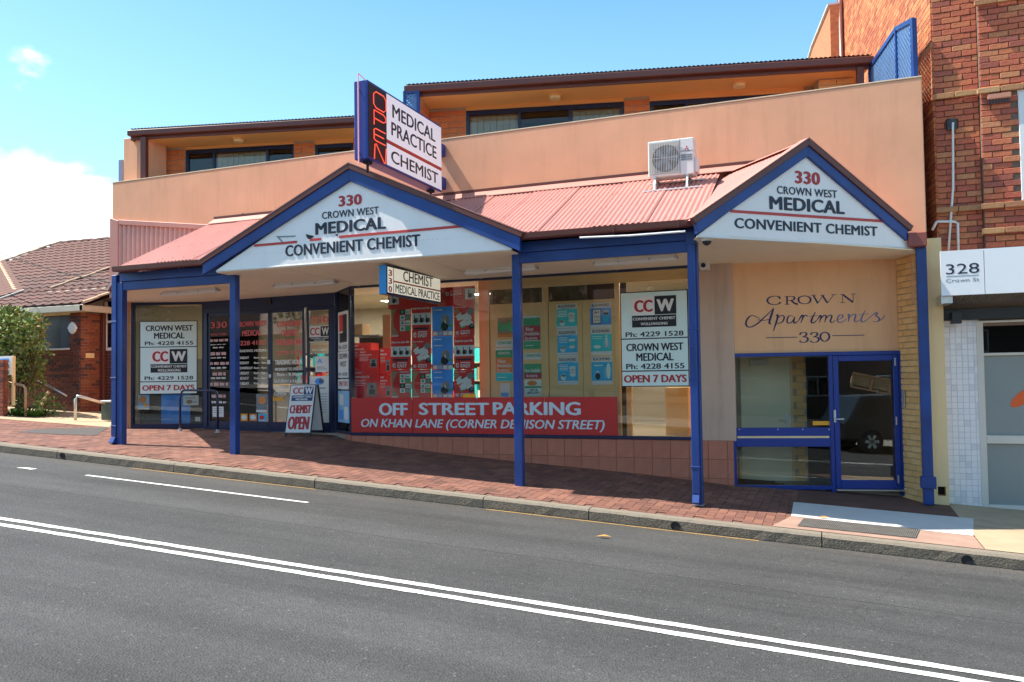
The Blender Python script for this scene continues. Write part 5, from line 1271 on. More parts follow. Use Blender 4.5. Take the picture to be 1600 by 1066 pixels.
# ---------------------------------------------------------------- red mobility posters on the glass
VP_ = YW+.020
def chair_icon(b, F, u, w, s, v):
    """small silhouette of a wheeled chair"""
    b.disc(F, u, w+.28*s, .28*s, v-.001, v, 10); b.box(F, u-.1*s, u+.35*s, v-.001, v, w+.5*s, w+.62*s); b.box(F, u-.2*s, u-.08*s, v-.001, v, w+.5*s, w+1.0*s); b.box(F, u+.3*s, u+.4*s, v-.001, v, w+.05*s, w+.5*s)
def easy(T, p, F, v, u0, u1, w0, h):
    b = MB(); text(b, F, 'EASY', u0+(u1-u0)*.32, u0+(u1-u0)*.80, w0, w0+h, v, bold=.04); text(b, F, 'e', u0+(u1-u0)*.08, u0+(u1-u0)*.24, w0, w0+h*1.3, v, bold=.02); b.box(F, u0+(u1-u0)*.32, u0+(u1-u0)*.78, v-.0005, v, w0+h*1.2, w0+h*1.45); T.part('lettering', b, m_paper, parent=p)
_n = {}
def poster(kind, tl, br, label, F=FM, v=VP_, group=None):
    (u0, w1), (u1, w0) = F.px(*tl, v), F.px(*br, v); W_, H_ = u1-u0, w1-w0
    t = Thing('poster', label, 'poster', F.P((u0+u1)/2, v, w0), group)
    b = MB(); b.box(F, u0+.003, u1-.003, v, v+.002, w0+.003, w1-.003); p = t.part('sheet', b, m_redposter if kind != 'C' else m_posterblue)
    q = lambda a, c, d, e, mt, nm: (lambda bb: t.part(nm, bb, mt, parent=p))(MB().box(F, u0+W_*a, u0+W_*d, v-.0015, v-.0005, w0+H_*c, w0+H_*e))
    ve = v-.001
    if kind == 'A':
        b = MB(); n = 12; L = [(u0+W_*(.42-.30*math.sin(math.pi*i/n)), w1-H_*(.06+.88*i/n)) for i in range(n+1)]; b.poly(F, [(u0+.004, w1-H_*.06)]+L+[(u0+.004, w0+H_*.06)], v-.0012, v-.0004); t.part('picture', b, m_tan, parent=p)
        for r in range(4):
            for c in range(2): q(.46+.27*c, .20+.165*r, .70+.27*c, .345+.165*r, (m_paper, m_grey, m_black, m_green)[(r*3+c*2+len(label)) % 4] if (r+c) % 2 else m_paper, 'picture')
        b = MB()
        for r in range(4): b.disc(F, u0+W_*.58, w0+H_*(.27+.165*r), W_*.07, v-.0025, v-.0016, 9); b.box(F, u0+W_*.76, u0+W_*.92, v-.0025, v-.0016, w0+H_*(.24+.165*r), w0+H_*(.28+.165*r))
        t.part('picture', b, (m_dark, m_green)[len(label) % 2], parent=p)
        b = MB(); b.box(F, u0+W_*.05, u0+W_*.36, v-.0015, v-.0004, w0+H_*.045, w0+H_*.075); b.box(F, u0+W_*.45, u0+W_*.9, v-.0015, v-.0004, w1-H_*.10, w1-H_*.075); t.part('lettering', b, m_paper, parent=p)
    elif kind == 'B':
        q(.02, .40, .98, .72, m_paper, 'picture'); b = MB()
        for k in range(3): chair_icon(b, F, u0+W_*(.2+.3*k), w0+H_*.45, H_*.22, v-.0016)
        t.part('picture', b, m_black, parent=p); q(.12, .27, .85, .33, m_dark, 'strip')
        b = MB(); text(b, F, 'Improve your life', u0+W_*.06, u0+W_*.92, w0+H_*.80, w0+H_*.89, ve, bold=.03); t.part('lettering', b, m_paper, parent=p); easy(t, p, F, ve, u0, u1, w0+H_*.06, H_*.11)
    elif kind == 'D':
        for cx, cy, r, mt in ((.30, .62, .20, m_paper), (.62, .60, .22, m_paper), (.80, .78, .17, m_grey), (.14, .80, .13, m_tan), (.45, .40, .17, m_paper), (.42, .33, .13, m_green), (.75, .42, .16, m_paper), (.84, .30, .14, m_black), (.55, .66, .08, m_dark), (.40, .70, .05, m_black), (.86, .32, .07, m_grey), (.68, .47, .06, m_dark)):
            b = MB(); k_ = 14; rr_ = r*W_; b.poly(F, [(u0+W_*cx+rr_*(1+.22*math.sin(3*i))*math.cos(2*math.pi*i/k_), w0+H_*cy+rr_*(.8+.2*math.cos(2*i))*math.sin(2*math.pi*i/k_)) for i in range(k_)], v-.0016-.0004*cx, v-.0005); t.part('picture', b, mt, parent=p)
        easy(t, p, F, ve, u0, u1, w0+H_*.06, H_*.08); b = MB(); text(b, F, 'Now available', u0+W_*.06, u0+W_*.6, w1-H_*.10, w1-H_*.05, ve, bold=.02); t.part('lettering', b, m_paper, parent=p)
    elif kind == 'C':
        b = MB(); b.box(F, u0+.003, u1-.003, v-.0012, v-.0004, w0+.003, w0+H_*.14); t.part('strip', b, m_redposter, parent=p)
        for k in range(4): q(.06+.235*k, .02, .26+.235*k, .125, (m_paper, m_sky, m_paper, m_mint)[k], 'picture')
        for cx, cy, rx, ry, mt in ((.60, .27, .18, .13, m_black), (.56, .42, .10, .12, m_tan), (.74, .42, .10, .12, m_grey), (.58, .54, .055, .04, m_tan), (.72, .55, .055, .04, m_tan), (.88, .28, .10, .05, m_green), (.45, .22, .08, .06, m_green), (.66, .40, .07, .06, m_paper)):
            b = MB(); b.poly(F, [(u0+W_*(cx+rx*math.cos(i*.524)), w0+H_*(cy+ry*math.sin(i*.524))) for i in range(12)], v-.0014-.0004*cx, v-.0005); t.part('picture', b, mt, parent=p)
        b = MB(); b.box(F, u0+W_*.1, u0+W_*.45, v-.0012, v-.0004, w1-H_*.12, w1-H_*.085); b.box(F, u0+W_*.1, u0+W_*.5, v-.0012, v-.0004, w1-H_*.30, w1-H_*.27); t.part('lettering', b, m_paper, parent=p)
    return t
cols = [(440, 569), (571, 695), (697, 832), (834, 966)]
names = ['far left', 'second from left', 'blue', 'far right']
rows = {0: [('A', 185, 389), ('B', 391, 588), ('A', 590, 770)], 1: [('B', 175, 400), ('D', 402, 588), ('A', 590, 770)], 2: [('C', 155, 378), ('C', 381, 589), ('C', 590, 766)], 3: [('D', 187, 378), ('B', 381, 588), ('D', 590, 768)]}
desc = dict(A='red poster with eight product pictures', B='red improve your life poster with wheelchair strip', C='bright blue poster of two people outdoors', D='red poster with round wheelchair pictures')
place = {0: ['topmost in the far left column', 'in the middle of the far left column', 'at the bottom beside the cartons'], 1: ['in the second column, below the hanging sign', 'in the middle of the second column', 'at the bottom of the second column'],
         2: ['topmost in the blue column', 'middle one in the blue column', 'bottom one in the blue column'], 3: ['topmost in the right column', 'in the middle of the right column', 'at the bottom of the right column']}
for c in range(4):
    for r, (kd, ya, yb2) in enumerate(rows[c]):
        poster(kd, z5_(cols[c][0], ya), z5_(cols[c][1], yb2), desc[kd]+' '+place[c][r], group='mobility posters stuck in the window')
(u0, w1), (u1, w0) = FM.px(*z5_(425, 78), VP_), FM.px(*z5_(968, 186), VP_)
w1 = FM.w(*z5_(968, 66), VP_); t = Thing('window_banner', 'red mobility banner strip across the top of the posters', 'banner', ((u0+u1)/2, VP_, w0))
b = MB(); b.box(FM, u0, u1, VP_-.004, VP_-.002, w0, w1); p = t.part('sheet', b, m_redposter)
for a in (432, 905): b = MB(); quadpx(b, FM, z5_(a, 84 if a > 600 else 130), z5_(a+60, 148 if a > 600 else 182), VP_-.0045, .001); t.part('picture', b, m_paper, parent=p); b = MB(); uu_, ww_ = FM.px(*z5_(a+30, 142 if a > 600 else 176), VP_); chair_icon(b, FM, uu_, ww_, .13, VP_-.006); t.part('picture', b, m_dark, parent=p)
b = MB(); textpx(b, FM, 'EASY', z5_(813, 128), z5_(886, 108), VP_-.0045, bold=.04); textpx(b, FM, 'MOBILITY', z5_(813, 106), z5_(886, 94), VP_-.0045, bold=.0); textpx(b, FM, 'e', z5_(783, 130), z5_(805, 104), VP_-.0045, bold=.02); t.part('lettering', b, m_paper, parent=p)
t = Thing('sticker', 'small orange sticker on the glass just above the red banner', 'sticker', FM.P(FM.u(733, 620, YW), YW-.004, FM.w(733, 621, YW))); b = MB(); quadpx(b, FM, z5_(892, 741), z5_(972, 766), YW-.001, .002); t.part('sheet', b, m_yellow)

# cartons stacked inside the window
def carton(tl, br, v, label, mt=m_redposter, face=True, d=.3, grp='cartons stacked inside the window'):
    (u0, w1), (u1, w0) = FM.px(*tl, v), FM.px(*br, v); t = Thing('carton', label, 'box', FM.P((u0+u1)/2, v+d/2, w0), grp)
    b = MB(); b.box(FM, u0, u1, v, v+d, w0, w1); p = t.part('box', b, mt, bevel=.004)
    if face:
        W_, H_ = u1-u0, w1-w0
        b = MB(); b.box(FM, u0+W_*.58, u0+W_*.92, v-.002, v-.0005, w0+H_*.12, w0+H_*.55); t.part('picture', b, m_grey, parent=p)
        b = MB(); b.box(FM, u0+W_*.64, u0+W_*.86, v-.003, v-.0021, w0+H_*.16, w0+H_*.34); b.disc(FM, u0+W_*.75, w0+H_*.42, W_*.06, v-.003, v-.0021); t.part('picture', b, m_black, parent=p)
        b = MB(); text(b, FM, 'EASY', u0+W_*.10, u0+W_*.38, w1-H_*.14, w1-H_*.07, v-.001, bold=.04); text(b, FM, 'PREMIUM ROLLATOR', u0+W_*.06, u0+W_*.66, w1-H_*.28, w1-H_*.21, v-.001, bold=.02)
        for k in range(4): b.box(FM, u0+W_*.06, u0+W_*(.52-.05*(k % 2)), v-.0015, v-.0005, w1-H_*(.36+.06*k), w1-H_*(.345+.06*k))
        t.part('lettering', b, m_paper, parent=p)
YC = YW+.22
carton(z5_(196, 592), z5_(368, 774), YC, 'red rollator carton at the bottom left of the window stack, widest of its row')
carton(z5_(238, 470), z5_(366, 589), YC+.02, 'red rollator carton in the second layer of the window stack')
carton(z5_(196, 425), z5_(318, 586), YC+.36, 'red rollator carton rising behind the second layer of the stack')
carton(z5_(372, 622), z5_(442, 774), YC+.03, 'narrow red carton beside the far left posters, on the window floor')
carton(z5_(372, 455), z5_(442, 619), YC+.04, 'narrow red carton on top of another beside the far left posters')
carton(z5_(196, 306), z5_(264, 374), YC+.5, 'small brown carton standing on the grey shelf inside the window', m_carton, False)
carton(z5_(390, 246), z5_(438, 452), YC+.45, 'tall tan board standing upright behind the far left posters', m_carton, False, .05)
st = Thing('display_stand', 'grey display shelf inside the window behind the red cartons', 'shelf', FM.P(FM.u(*z5_(280, 400), YC+.5), YC+.6, ZF))
b = MB(); (u0, w1), (u1, w0) = FM.px(*z5_(190, 376), YC+.48), FM.px(*z5_(366, 460), YC+.48); b.box(FM, u0, u1, YC+.48, YC+.85, w1-.03, w1-.002); st.part('shelf_board', b, m_grey)
b = MB(); b.box(FM, u0, u1, YC+.80, YC+.84, ZF, w1-.035); st.part('back_panel', b, m_innerdark)
b = MB(); b.box(FM, U0+.1, FM.u(745, 560, YC), YC-.12, YC+.9, zb-.06, FM.w(*z5_(300, 777), YC)); st.part('plinth', b, m_inner)

# ---------------------------------------------------------------- posters on the plywood screen
VS = YS-.004
def sheetposter(tl, br, label, items, mt=m_paper, grp=None, v=VS):
    (u0, w1), (u1, w0) = FM.px(*tl, v), FM.px(*br, v); W_, H_ = u1-u0, w1-w0
    t = Thing('poster', label, 'poster', FM.P((u0+u1)/2, v, w0), grp); b = MB(); b.box(FM, u0, u1, v-.003, v, w0, w1); p = t.part('sheet', b, mt)
    for it in items:
        k, mt_ = it[0], it[-1]; b = MB()
        if k == 'r': b.box(FM, u0+W_*it[1], u0+W_*it[3], v-.0042-it[5], v-.0031, w0+H_*it[2], w0+H_*it[4])
        elif k == 't': text(b, FM, it[5], u0+W_*it[1], u0+W_*it[3], w0+H_*it[2], w0+H_*it[4], v-.0062, bold=it[6])
        elif k == 'o': b.poly(FM, [(u0+W_*(it[1]+it[3]*math.cos(i*.449)), w0+H_*(it[2]+it[4]*math.sin(i*.449))) for i in range(14)], v-.0052, v-.0031)
        t.part(dict(r='print', t='lettering', o='picture')[k], b, mt_, parent=p)
B1 = lambda body, bottle: [('r', .0, .14, 1, .80, 0, body), ('t', .08, .855, .92, .96, 'BLACKMORES', .015, m_dark), ('r', .22, .81, .78, .83, .0005, m_cyan), ('r', .0, .06, 1, .075, 0, m_cyan)]+[('r', .08, .70-.06*k, .5, .725-.06*k, .001, m_mint) for k in range(4)]+[('o', .27, .26, .13, .10, m_mint), ('o', .27, .34, .09, .05, m_paper), ('o', .72, .60, .17, .07, m_mint), ('o', .73, .48, .15, .09, bottle), ('o', .73, .36, .15, .07, m_mint)]
B2 = [('r', .0, .14, 1, .80, 0, m_posterblue), ('t', .08, .855, .92, .96, 'BLACKMORES', .015, m_dark), ('r', .1, .18, .52, .76, .0006, m_black), ('r', .13, .21, .49, .73, .0012, m_paper), ('t', .2, .58, .42, .68, '#1', .03, m_black), ('t', .2, .44, .42, .50, 'F O R', .02, m_black), ('t', .18, .29, .46, .33, 'NUTRITION', .0, m_black), ('o', .75, .40, .15, .17, m_cyan), ('o', .75, .58, .12, .06, m_black), ('o', .75, .65, .13, .05, m_paper)]
B3 = [('r', .0, .14, 1, .80, 0, m_teal), ('t', .08, .855, .92, .96, 'BLACKMORES', .015, m_dark), ('o', .75, .50, .07, .20, m_mint), ('o', .66, .40, .05, .18, m_sky), ('o', .85, .40, .05, .18, m_sky), ('o', .75, .72, .05, .05, m_mint), ('o', .30, .32, .18, .06, m_mint), ('r', .06, .70, .6, .72, .001, m_mint), ('r', .06, .62, .55, .64, .001, m_mint)]
B4 = [('r', .0, .14, 1, .80, 0, m_cyan), ('t', .08, .855, .92, .96, 'BLACKMORES', .015, m_dark), ('o', .30, .30, .12, .12, m_dark), ('o', .30, .45, .07, .04, m_paper), ('o', .82, .48, .10, .28, m_mint), ('o', .68, .42, .04, .20, m_sky), ('r', .12, .66, .55, .70, .001, m_mint)]
gp = 'vitamin posters in the window'
for (tl, br, it, lb) in (((518, 182), (648, 340), B1(m_teal, m_paper), 'turquoise vitamin bottle poster, topmost in the left column on the plywood'), ((522, 345), (650, 505), B1(m_cyan, m_teal), 'turquoise vitamin bottle poster, middle one in the left column on the plywood'), ((525, 512), (655, 683), B1(m_cyan, m_paper), 'turquoise vitamin bottle poster, lowest in the left column on the plywood'),
                         ((727, 176), (860, 330), B2, 'blue vitamin poster with a framed number one card, topmost in the right column'), ((731, 337), (863, 497), B3, 'pale turquoise poster with a human figure, middle of the right column'), ((735, 508), (867, 683), B4, 'cyan poster with a small dark bottle and a pale figure, lowest in the right column')):
    sheetposter(zx(*tl), zx(*br), lb, it, grp=gp)
C1 = lambda a, b_, c, l1: [('r', 0, .70, 1, .93, 0, b_), ('r', 0, .26, 1, .70, 0, a), ('r', 0, 0, 1, .24, 0, c), ('t', .15, .54, .6, .66, 'Now', .02, m_paper), ('t', .05, .41, .95, .52, 'Available', .02, m_paper), ('t', .1, .28, .85, .38, 'In-store.', .02, m_paper), ('r', .12, .10, .6, .12, .001, m_mint)]
gq_ = 'now available posters'
sheetposter(zx(137, 455), zx(246, 660), 'orange and green now available in-store poster left of the third post', C1(m_orangepr, m_green, m_teal, 0)+[('t', .15, .80, .85, .88, 'CENOVIS', .03, m_paper)], grp=gq_)
sheetposter(zx(150, 268), zx(246, 385), 'green cityscape poster above an orange one left of the third post', [('r', 0, .3, 1, .62, 0, m_green), ('r', 0, .0, 1, .16, 0, m_orangepr), ('r', .05, .62, .2, .78, .001, m_green), ('r', .3, .62, .5, .74, .001, m_green), ('r', .65, .62, .85, .8, .001, m_green)], mt=m_tan, grp=gq_)
sheetposter(zx(137, 408), zx(244, 445), 'white and green brand shelf strip left of the third post', [('t', .1, .35, .95, .85, 'CENOVIS', .03, m_green)], grp='brand strips in the window')
sheetposter(zx(310, 255), zx(418, 460), 'maroon and green now available in-store poster right of the third post', C1(m_maroon, m_green, m_green, 0), grp=gq_)
sheetposter(zx(312, 487), zx(424, 525), 'white and green brand shelf strip right of the third post', [('t', .05, .35, .95, .85, 'CENOVIS', .03, m_green)], grp='brand strips in the window')
sheetposter(zx(314, 555), zx(424, 645), 'short green and maroon now available poster above the gummies poster', [('r', 0, .38, 1, .75, 0, m_green), ('r', 0, 0, 1, .38, 0, m_maroon), ('t', .05, .44, .95, .68, 'Now Available', .02, m_paper), ('t', .15, .1, .8, .32, 'In-store.', .02, m_paper)], mt=m_green, grp=gq_)
sheetposter(zx(318, 655), zx(424, 755), 'white and green gummies poster with pink fruit shapes', [('o', .45, .8, .3, .16, m_orangepr), ('r', .0, .5, 1, .62, 0, m_green), ('t', .3, .30, .8, .45, 'VITA', .03, m_black), ('t', .15, .12, .9, .28, 'JELLIES', .03, m_black)], mt=m_mint, grp=None)
sheetposter(zx(167, 675), zx(228, 762), 'white bottle shaped card with blue print left of the third post', [('r', .05, .05, .85, .32, 0, m_posterblue), ('o', .5, .95, .4, .05, m_paper)], grp=None)

# ---------------------------------------------------------------- vinyl lettering on the entry doors
vD = .010
dv = Thing('door_lettering', 'red and white vinyl lettering and trading hours on the glass entry doors', 'lettering', FD.P(lenD/2, vD, -.4))
R_, P_, W_t = m_pinktxt, m_palepink, m_paper
rowsT = [('330', (595, 333), (697, 288), R_), ('DOCTORS', (597, 378), (695, 360), R_), ('#', (583, 418), (705, 396), P_), ('#', (595, 438), (690, 428), W_t), ('#', (610, 458), (685, 446), W_t), ('#', (595, 502), (693, 478), P_), ('#', (597, 522), (690, 510), W_t), ('#', (583, 562), (708, 540), P_), ('#', (597, 586), (692, 572), W_t), ('#', (608, 628), (692, 606), P_), ('#', (597, 650), (690, 636), W_t), ('#', (583, 692), (708, 670), P_), ('#', (602, 766), (690, 745), P_), ('#', (602, 800), (690, 786), W_t),
         ('CROWN WEST', (758, 325), (943, 282), R_), ('MEDICAL', (792, 382), (912, 340), R_), ('4228 4155', (758, 440), (935, 405), R_), ('TRADING HOURS', (762, 482), (943, 460), W_t)]
for i, d in enumerate(('MONDAY', 'TUESDAY', 'WEDNESDAY', 'THURSDAY', 'FRIDAY', 'SATURDAY')):
    y = 525+i*32; rowsT += [(d, (755, y), (835 if i != 2 else 858, y-18), W_t), ('8am - 9pm', (865, y), (942, y-18), W_t)]
rowsT += [('CONVENIENT', (1008, 325), (1168, 282), R_), ('CHEMIST', (1032, 382), (1143, 338), R_), ('WOLLONGONG', (1000, 440), (1168, 395), R_), ('4229 1528', (1005, 498), (1168, 468), R_), ('TRADING HOURS', (995, 560), (1178, 525), W_t), ('MONDAY TO FRIDAY', (997, 598), (1172, 575), W_t), ('8am - 9.30pm', (1008, 635), (1165, 608), W_t), ('SATURDAY & SUNDAY', (993, 672), (1178, 650), W_t), ('9am - 5.30pm', (1030, 712), (1140, 686), W_t), ('OPEN 7 DAYS', (990, 752), (1178, 728), W_t),
          ('330', (1215, 302), (1335, 255), R_), ('Open now', (1218, 452), (1332, 436), R_), ('late night', (1230, 476), (1320, 458), W_t), ('& Sunday', (1215, 496), (1330, 482), W_t)]
for s, bl, tr, mt in rowsT:
    b = MB()
    if s == '#':        # too small to read in the photograph: bars of letter-sized dashes
        (u0, w0), (u1, w1) = FD.px(*zl(*bl), vD), FD.px(*zl(*tr), vD); x = u0; kk = 0
        while x < u1-.01:
            wd_ = random.choice((.018, .024, .03)); kk += 1
            if kk % 5: b.box(FD, x, min(x+wd_, u1), vD-.001, vD, w0+random.uniform(0, .006), w1-random.uniform(0, .006))
            x += wd_+.007
    else: textpx(b, FD, s, zl(*bl), zl(*tr), vD, bold=.03)
    dv.part('lettering', b, mt)
# sheets taped to the doors
def note(F, tl, br, v, label, mt=m_paper, deco=(), name='notice', cat='notice', grp='notices taped to the entry glass'):
    (u0, w1), (u1, w0) = F.px(*tl, v), F.px(*br, v); t = Thing(name, label, cat, F.P((u0+u1)/2, v, w0), grp); b = MB(); b.box(F, u0, u1, v, v+.003, w0, w1); p = t.part('sheet', b, mt)
    for k, a, c, d, e, m2, *s in deco:
        b = MB(); U, V = lambda x: u0+(u1-u0)*x, lambda x: w0+(w1-w0)*x
        if k == 'r': b.box(F, U(a), U(d), v-.0015, v-.0004, V(c), V(e))
        elif k == 'o': b.poly(F, [(U(a+d*math.cos(i*.449)), V(c+e*math.sin(i*.449))) for i in range(14)], v-.0015, v-.0004)
        else: text(b, F, s[0], U(a), U(d), V(c), V(e), v-.002, bold=.03)
        t.part(dict(r='print', o='picture', t='lettering')[k], b, m2, parent=p)
    return t
vN = .014
note(FD, zl(607, 820), zl(676, 885), vN, 'white paper notice low on the first door panel', deco=[('r', .1, .8, .9, .84, m_grey), ('r', .1, .6, .8, .64, m_grey), ('r', .1, .4, .85, .44, m_grey)])
note(FD, zl(880, 742), zl(946, 855), vN, 'dark blue round logo sticker sheet on the second door panel', m_grey, [('o', .55, .65, .35, .22, m_orangepr), ('r', .0, .0, 1, .12, m_paper)])
note(FD, zl(783, 865), zl(825, 910), vN, 'small orange payment sticker on the second door, left of two others', m_yellow, [('o', .5, .5, .4, .35, m_paper)])
note(FD, zl(838, 865), zl(883, 910), vN, 'small orange payment sticker on the second door, middle of three', m_orangepr, [('o', .5, .5, .4, .35, m_paper)])
note(FD, zl(892, 865), zl(943, 912), vN, 'small blue payment sticker on the second door, right of two orange ones', m_cyan, [('o', .45, .5, .3, .3, m_redposter), ('r', .1, .1, .9, .2, m_paper)])
note(FD, zl(985, 763), zl(1046, 784), vN, 'flat orange strip sticker below the trading hours', m_yellow)
note(FD, zl(1248, 508), zl(1350, 604), vN, 'white notice with a blue triangle logo on the right door panel', deco=[('t', .12, .55, .45, .85, m_posterblue, 'A'), ('r', .1, .3, .6, .34, m_grey), ('r', .1, .18, .7, .22, m_grey)])
note(FD, zl(1210, 632), zl(1340, 955), vN, 'tall white health card poster with a gold and blue swirl on the right door panel', deco=[('o', .5, .90, .22, .065, m_posterblue), ('o', .6, .90, .13, .05, m_tan), ('r', .2, .76, .8, .78, m_grey)]+[('r', .12, .65-.05*k, .85, .665-.05*k, m_sky) for k in range(8)])
t = note(FD, zl(1205, 318), zl(1345, 415), vN, 'small white chemist emblem sticker on the right door panel', deco=[('r', .55, .35, .97, .95, m_black), ('r', .04, .04, .97, .3, m_black), ('t', .08, .42, .50, .88, m_red, 'CC'), ('t', .6, .42, .92, .88, m_paper, 'W'), ('t', .1, .18, .9, .26, m_paper, 'CONVENIENT CHEMIST'), ('t', .25, .07, .75, .15, m_paper, 'WOLLONGONG')])
# splay window sheets
vSp = -.006
note(FS, zl(1390, 235), zl(1452, 470), vSp, 'tall chemist emblem sheet at the top of the angled side window', deco=[('r', .12, .50, .5, .92, m_redposter), ('r', .5, .30, .9, .92, m_black), ('r', .15, .22, .9, .46, m_black), ('t', .08, .05, .9, .15, m_black, 'Ph: 4229')])
note(FS, zl(1390, 480), zl(1455, 640), vSp, 'crown west medical sheet in the middle of the angled side window', deco=[('t', .1, .72, .9, .92, m_black, 'CROWN'), ('t', .2, .42, .8, .62, m_black, 'WEST'), ('t', .05, .08, .9, .2, m_black, 'Ph: 4228')])
note(FS, zl(1390, 650), zl(1456, 712), vSp, 'white strip with red lettering low on the angled side window', deco=[('t', .08, .3, .92, .8, m_red, 'OPEN 7 DAYS')])
note(FS, zl(1390, 722), zl(1460, 925), vSp, 'pale blue leaflet sheet at the bottom of the angled side window', m_sky, [('r', .1, .55, .5, .9, m_paper), ('r', .55, .1, .9, .5, m_paper), ('r', .12, .1, .5, .4, m_posterblue)])
# left window extras
note(FL, zl(143, 748), zl(212, 838), .03, 'small blue poster with an orange sun in the bottom corner of the left window', m_sky, [('o', .4, .68, .36, .26, m_orangepr), ('r', .0, .0, 1, .1, m_paper), ('o', .7, .3, .2, .15, m_yellow)])
note(FL, zl(288, 742), zl(468, 925), .06, 'plain glossy blue panel leaning inside the left window', m_posterblue)
note(FL, zl(425, 750), zl(520, 812), .03, 'white printed card low on the right of the left window', deco=[('r', .1, .7, .8, .76, m_grey), ('o', .4, .35, .2, .2, m_tan), ('r', .6, .3, .9, .36, m_grey)])
note(FL, zl(498, 885), zl(530, 912), .03, 'tiny white sticker at the bottom right of the left window')

# ---------------------------------------------------------------- lobby wall lettering
za = Z(1080, 400); vW = -.004
sg = Thing('wall_lettering', 'dark blue crown apartments 330 lettering painted on the peach wall over the lobby', 'lettering', FP.P(1.2, vW, .7))
m_lett = mat('navy wall paint', (.018, .022, .10), .6)
def stroke(b, F, pts, wds, v):
    n = len(pts); up, dn = [], []
    for i in range(n):
        a, c = pts[max(i-1, 0)], pts[min(i+1, n-1)]; d = Vector((c[0]-a[0], c[1]-a[1])); d = d.normalized() if d.length else Vector((1, 0)); nn = Vector((-d.y, d.x))
        w = wds[i] if isinstance(wds, (list, tuple)) else wds
        up.append((pts[i][0]+nn.x*w/2, pts[i][1]+nn.y*w/2)); dn.append((pts[i][0]-nn.x*w/2, pts[i][1]-nn.y*w/2))
    for i in range(n-1): b.face([F.P(up[i][0], v, up[i][1]), F.P(up[i+1][0], v, up[i+1][1]), F.P(dn[i+1][0], v, dn[i+1][1]), F.P(dn[i][0], v, dn[i][1])])
def spline(p, n=8):
    out_ = []
    for i in range(len(p)-1):
        p0, p1, p2, p3 = p[max(i-1, 0)], p[i], p[i+1], p[min(i+2, len(p)-1)]
        for k in range(n):
            t = k/n; out_.append(tuple(.5*(2*p1[j]+(p2[j]-p0[j])*t+(2*p0[j]-5*p1[j]+4*p2[j]-p3[j])*t*t+(3*p1[j]-p0[j]-3*p2[j]+p3[j])*t**3) for j in (0, 1)))
    return out_+[p[-1]]
def L2(pts): return [FP.px(*za(*p), vW) for p in pts]
def serif(strokes):
    b = MB()
    for pts, kind in strokes:
        q = L2(pts)
        if kind in ('c', 'o'): q = spline(q); n = len(q); stroke(b, FP, q, [.009+.020*abs(math.cos(math.atan2(q[min(i+1, n-1)][1]-q[max(i-1, 0)][1], q[min(i+1, n-1)][0]-q[max(i-1, 0)][0])-1.57)) for i in range(n)], vW)
        else: stroke(b, FP, q, {'T': .026, 't': .010, 's': .008}[kind], vW)
    sg.part('lettering', b, m_lett)
serif([([(552, 268), (548, 255), (520, 251), (490, 258), (475, 276), (486, 296), (515, 304), (545, 299), (557, 288)], 'c')])
serif([([(598, 254), (598, 302)], 'T'), ([(583, 303), (614, 302)], 's'), ([(583, 254), (598, 253)], 's'), ([(598, 253), (635, 254), (645, 264), (632, 276), (600, 278)], 'c'), ([(622, 277), (645, 296), (666, 302)], 'T')])
serif([([(706, 249), (676, 258), (669, 275), (680, 292), (708, 299), (736, 291), (745, 272), (734, 256), (706, 249)], 'o')])
serif([([(762, 246), (790, 296)], 'T'), ([(790, 296), (822, 246)], 't'), ([(818, 246), (850, 294)], 'T'), ([(850, 294), (890, 242)], 't'), ([(748, 246), (778, 245)], 's'), ([(806, 245), (836, 244)], 's'), ([(874, 242), (906, 241)], 's')])
serif([([(945, 241), (945, 291)], 't'), ([(930, 292), (960, 291)], 's'), ([(928, 241), (948, 240)], 's'), ([(945, 241), (1010, 290)], 'T'), ([(1010, 238), (1010, 290)], 't'), ([(995, 238), (1027, 237)], 's')])
def script(paths, mt=m_lett):
    b = MB()
    for pts, wd in paths:
        q = spline(L2(pts), 9); n = len(q); stroke(b, FP, q, [wd*(.55+.75*abs(math.cos(math.atan2(q[min(i+1, n-1)][1]-q[max(i-1, 0)][1], q[min(i+1, n-1)][0]-q[max(i-1, 0)][0])-1.57)))*(.4+.6*min(1, 4*i/n, 4*(n-1-i)/n)) for i in range(n)], vW)
    sg.part('lettering', b, mt)
script([([(430, 392), (380, 372), (350, 395), (342, 428), (365, 445), (410, 425), (460, 380), (515, 326)], .022), ([(515, 326), (500, 370), (488, 415), (500, 428)], .026), ([(410, 398), (455, 402), (500, 392)], .016)])
script([([(528, 375), (540, 368), (535, 400), (512, 470)], .022), ([(535, 395), (560, 372), (580, 380), (570, 410), (540, 422), (528, 415)], .018)])
script([([(640, 378), (612, 374), (598, 400), (605, 420), (628, 412), (648, 378)], .018), ([(648, 378), (640, 405), (645, 420), (668, 405)], .020)])
script([([(668, 405), (690, 372), (698, 378), (684, 418)], .020), ([(694, 385), (712, 370), (728, 378)], .018)])
script([([(775, 350), (755, 390), (750, 412), (762, 418), (785, 400)], .022), ([(732, 378), (795, 372)], .012)])
script([([(785, 400), (805, 372), (810, 380), (800, 416)], .018), ([(806, 395), (830, 370), (842, 378), (832, 415)], .018), ([(838, 395), (862, 370), (878, 378), (868, 405), (878, 416), (900, 402)], .018)])
m_lett2 = mat('faded navy wall paint', (.11, .12, .30), .6)
script([([(912, 400), (940, 388), (945, 370), (925, 370), (912, 395), (922, 416), (950, 408), (968, 392)], .017)], m_lett2)
script([([(975, 372), (985, 366), (980, 412)], .018), ([(984, 390), (1010, 364), (1026, 372), (1018, 400), (1028, 412), (1050, 398)], .018)], m_lett2)
script([([(1085, 340), (1066, 380), (1060, 404), (1074, 412), (1100, 396)], .019), ([(1045, 368), (1110, 360)], .011)], m_lett2)
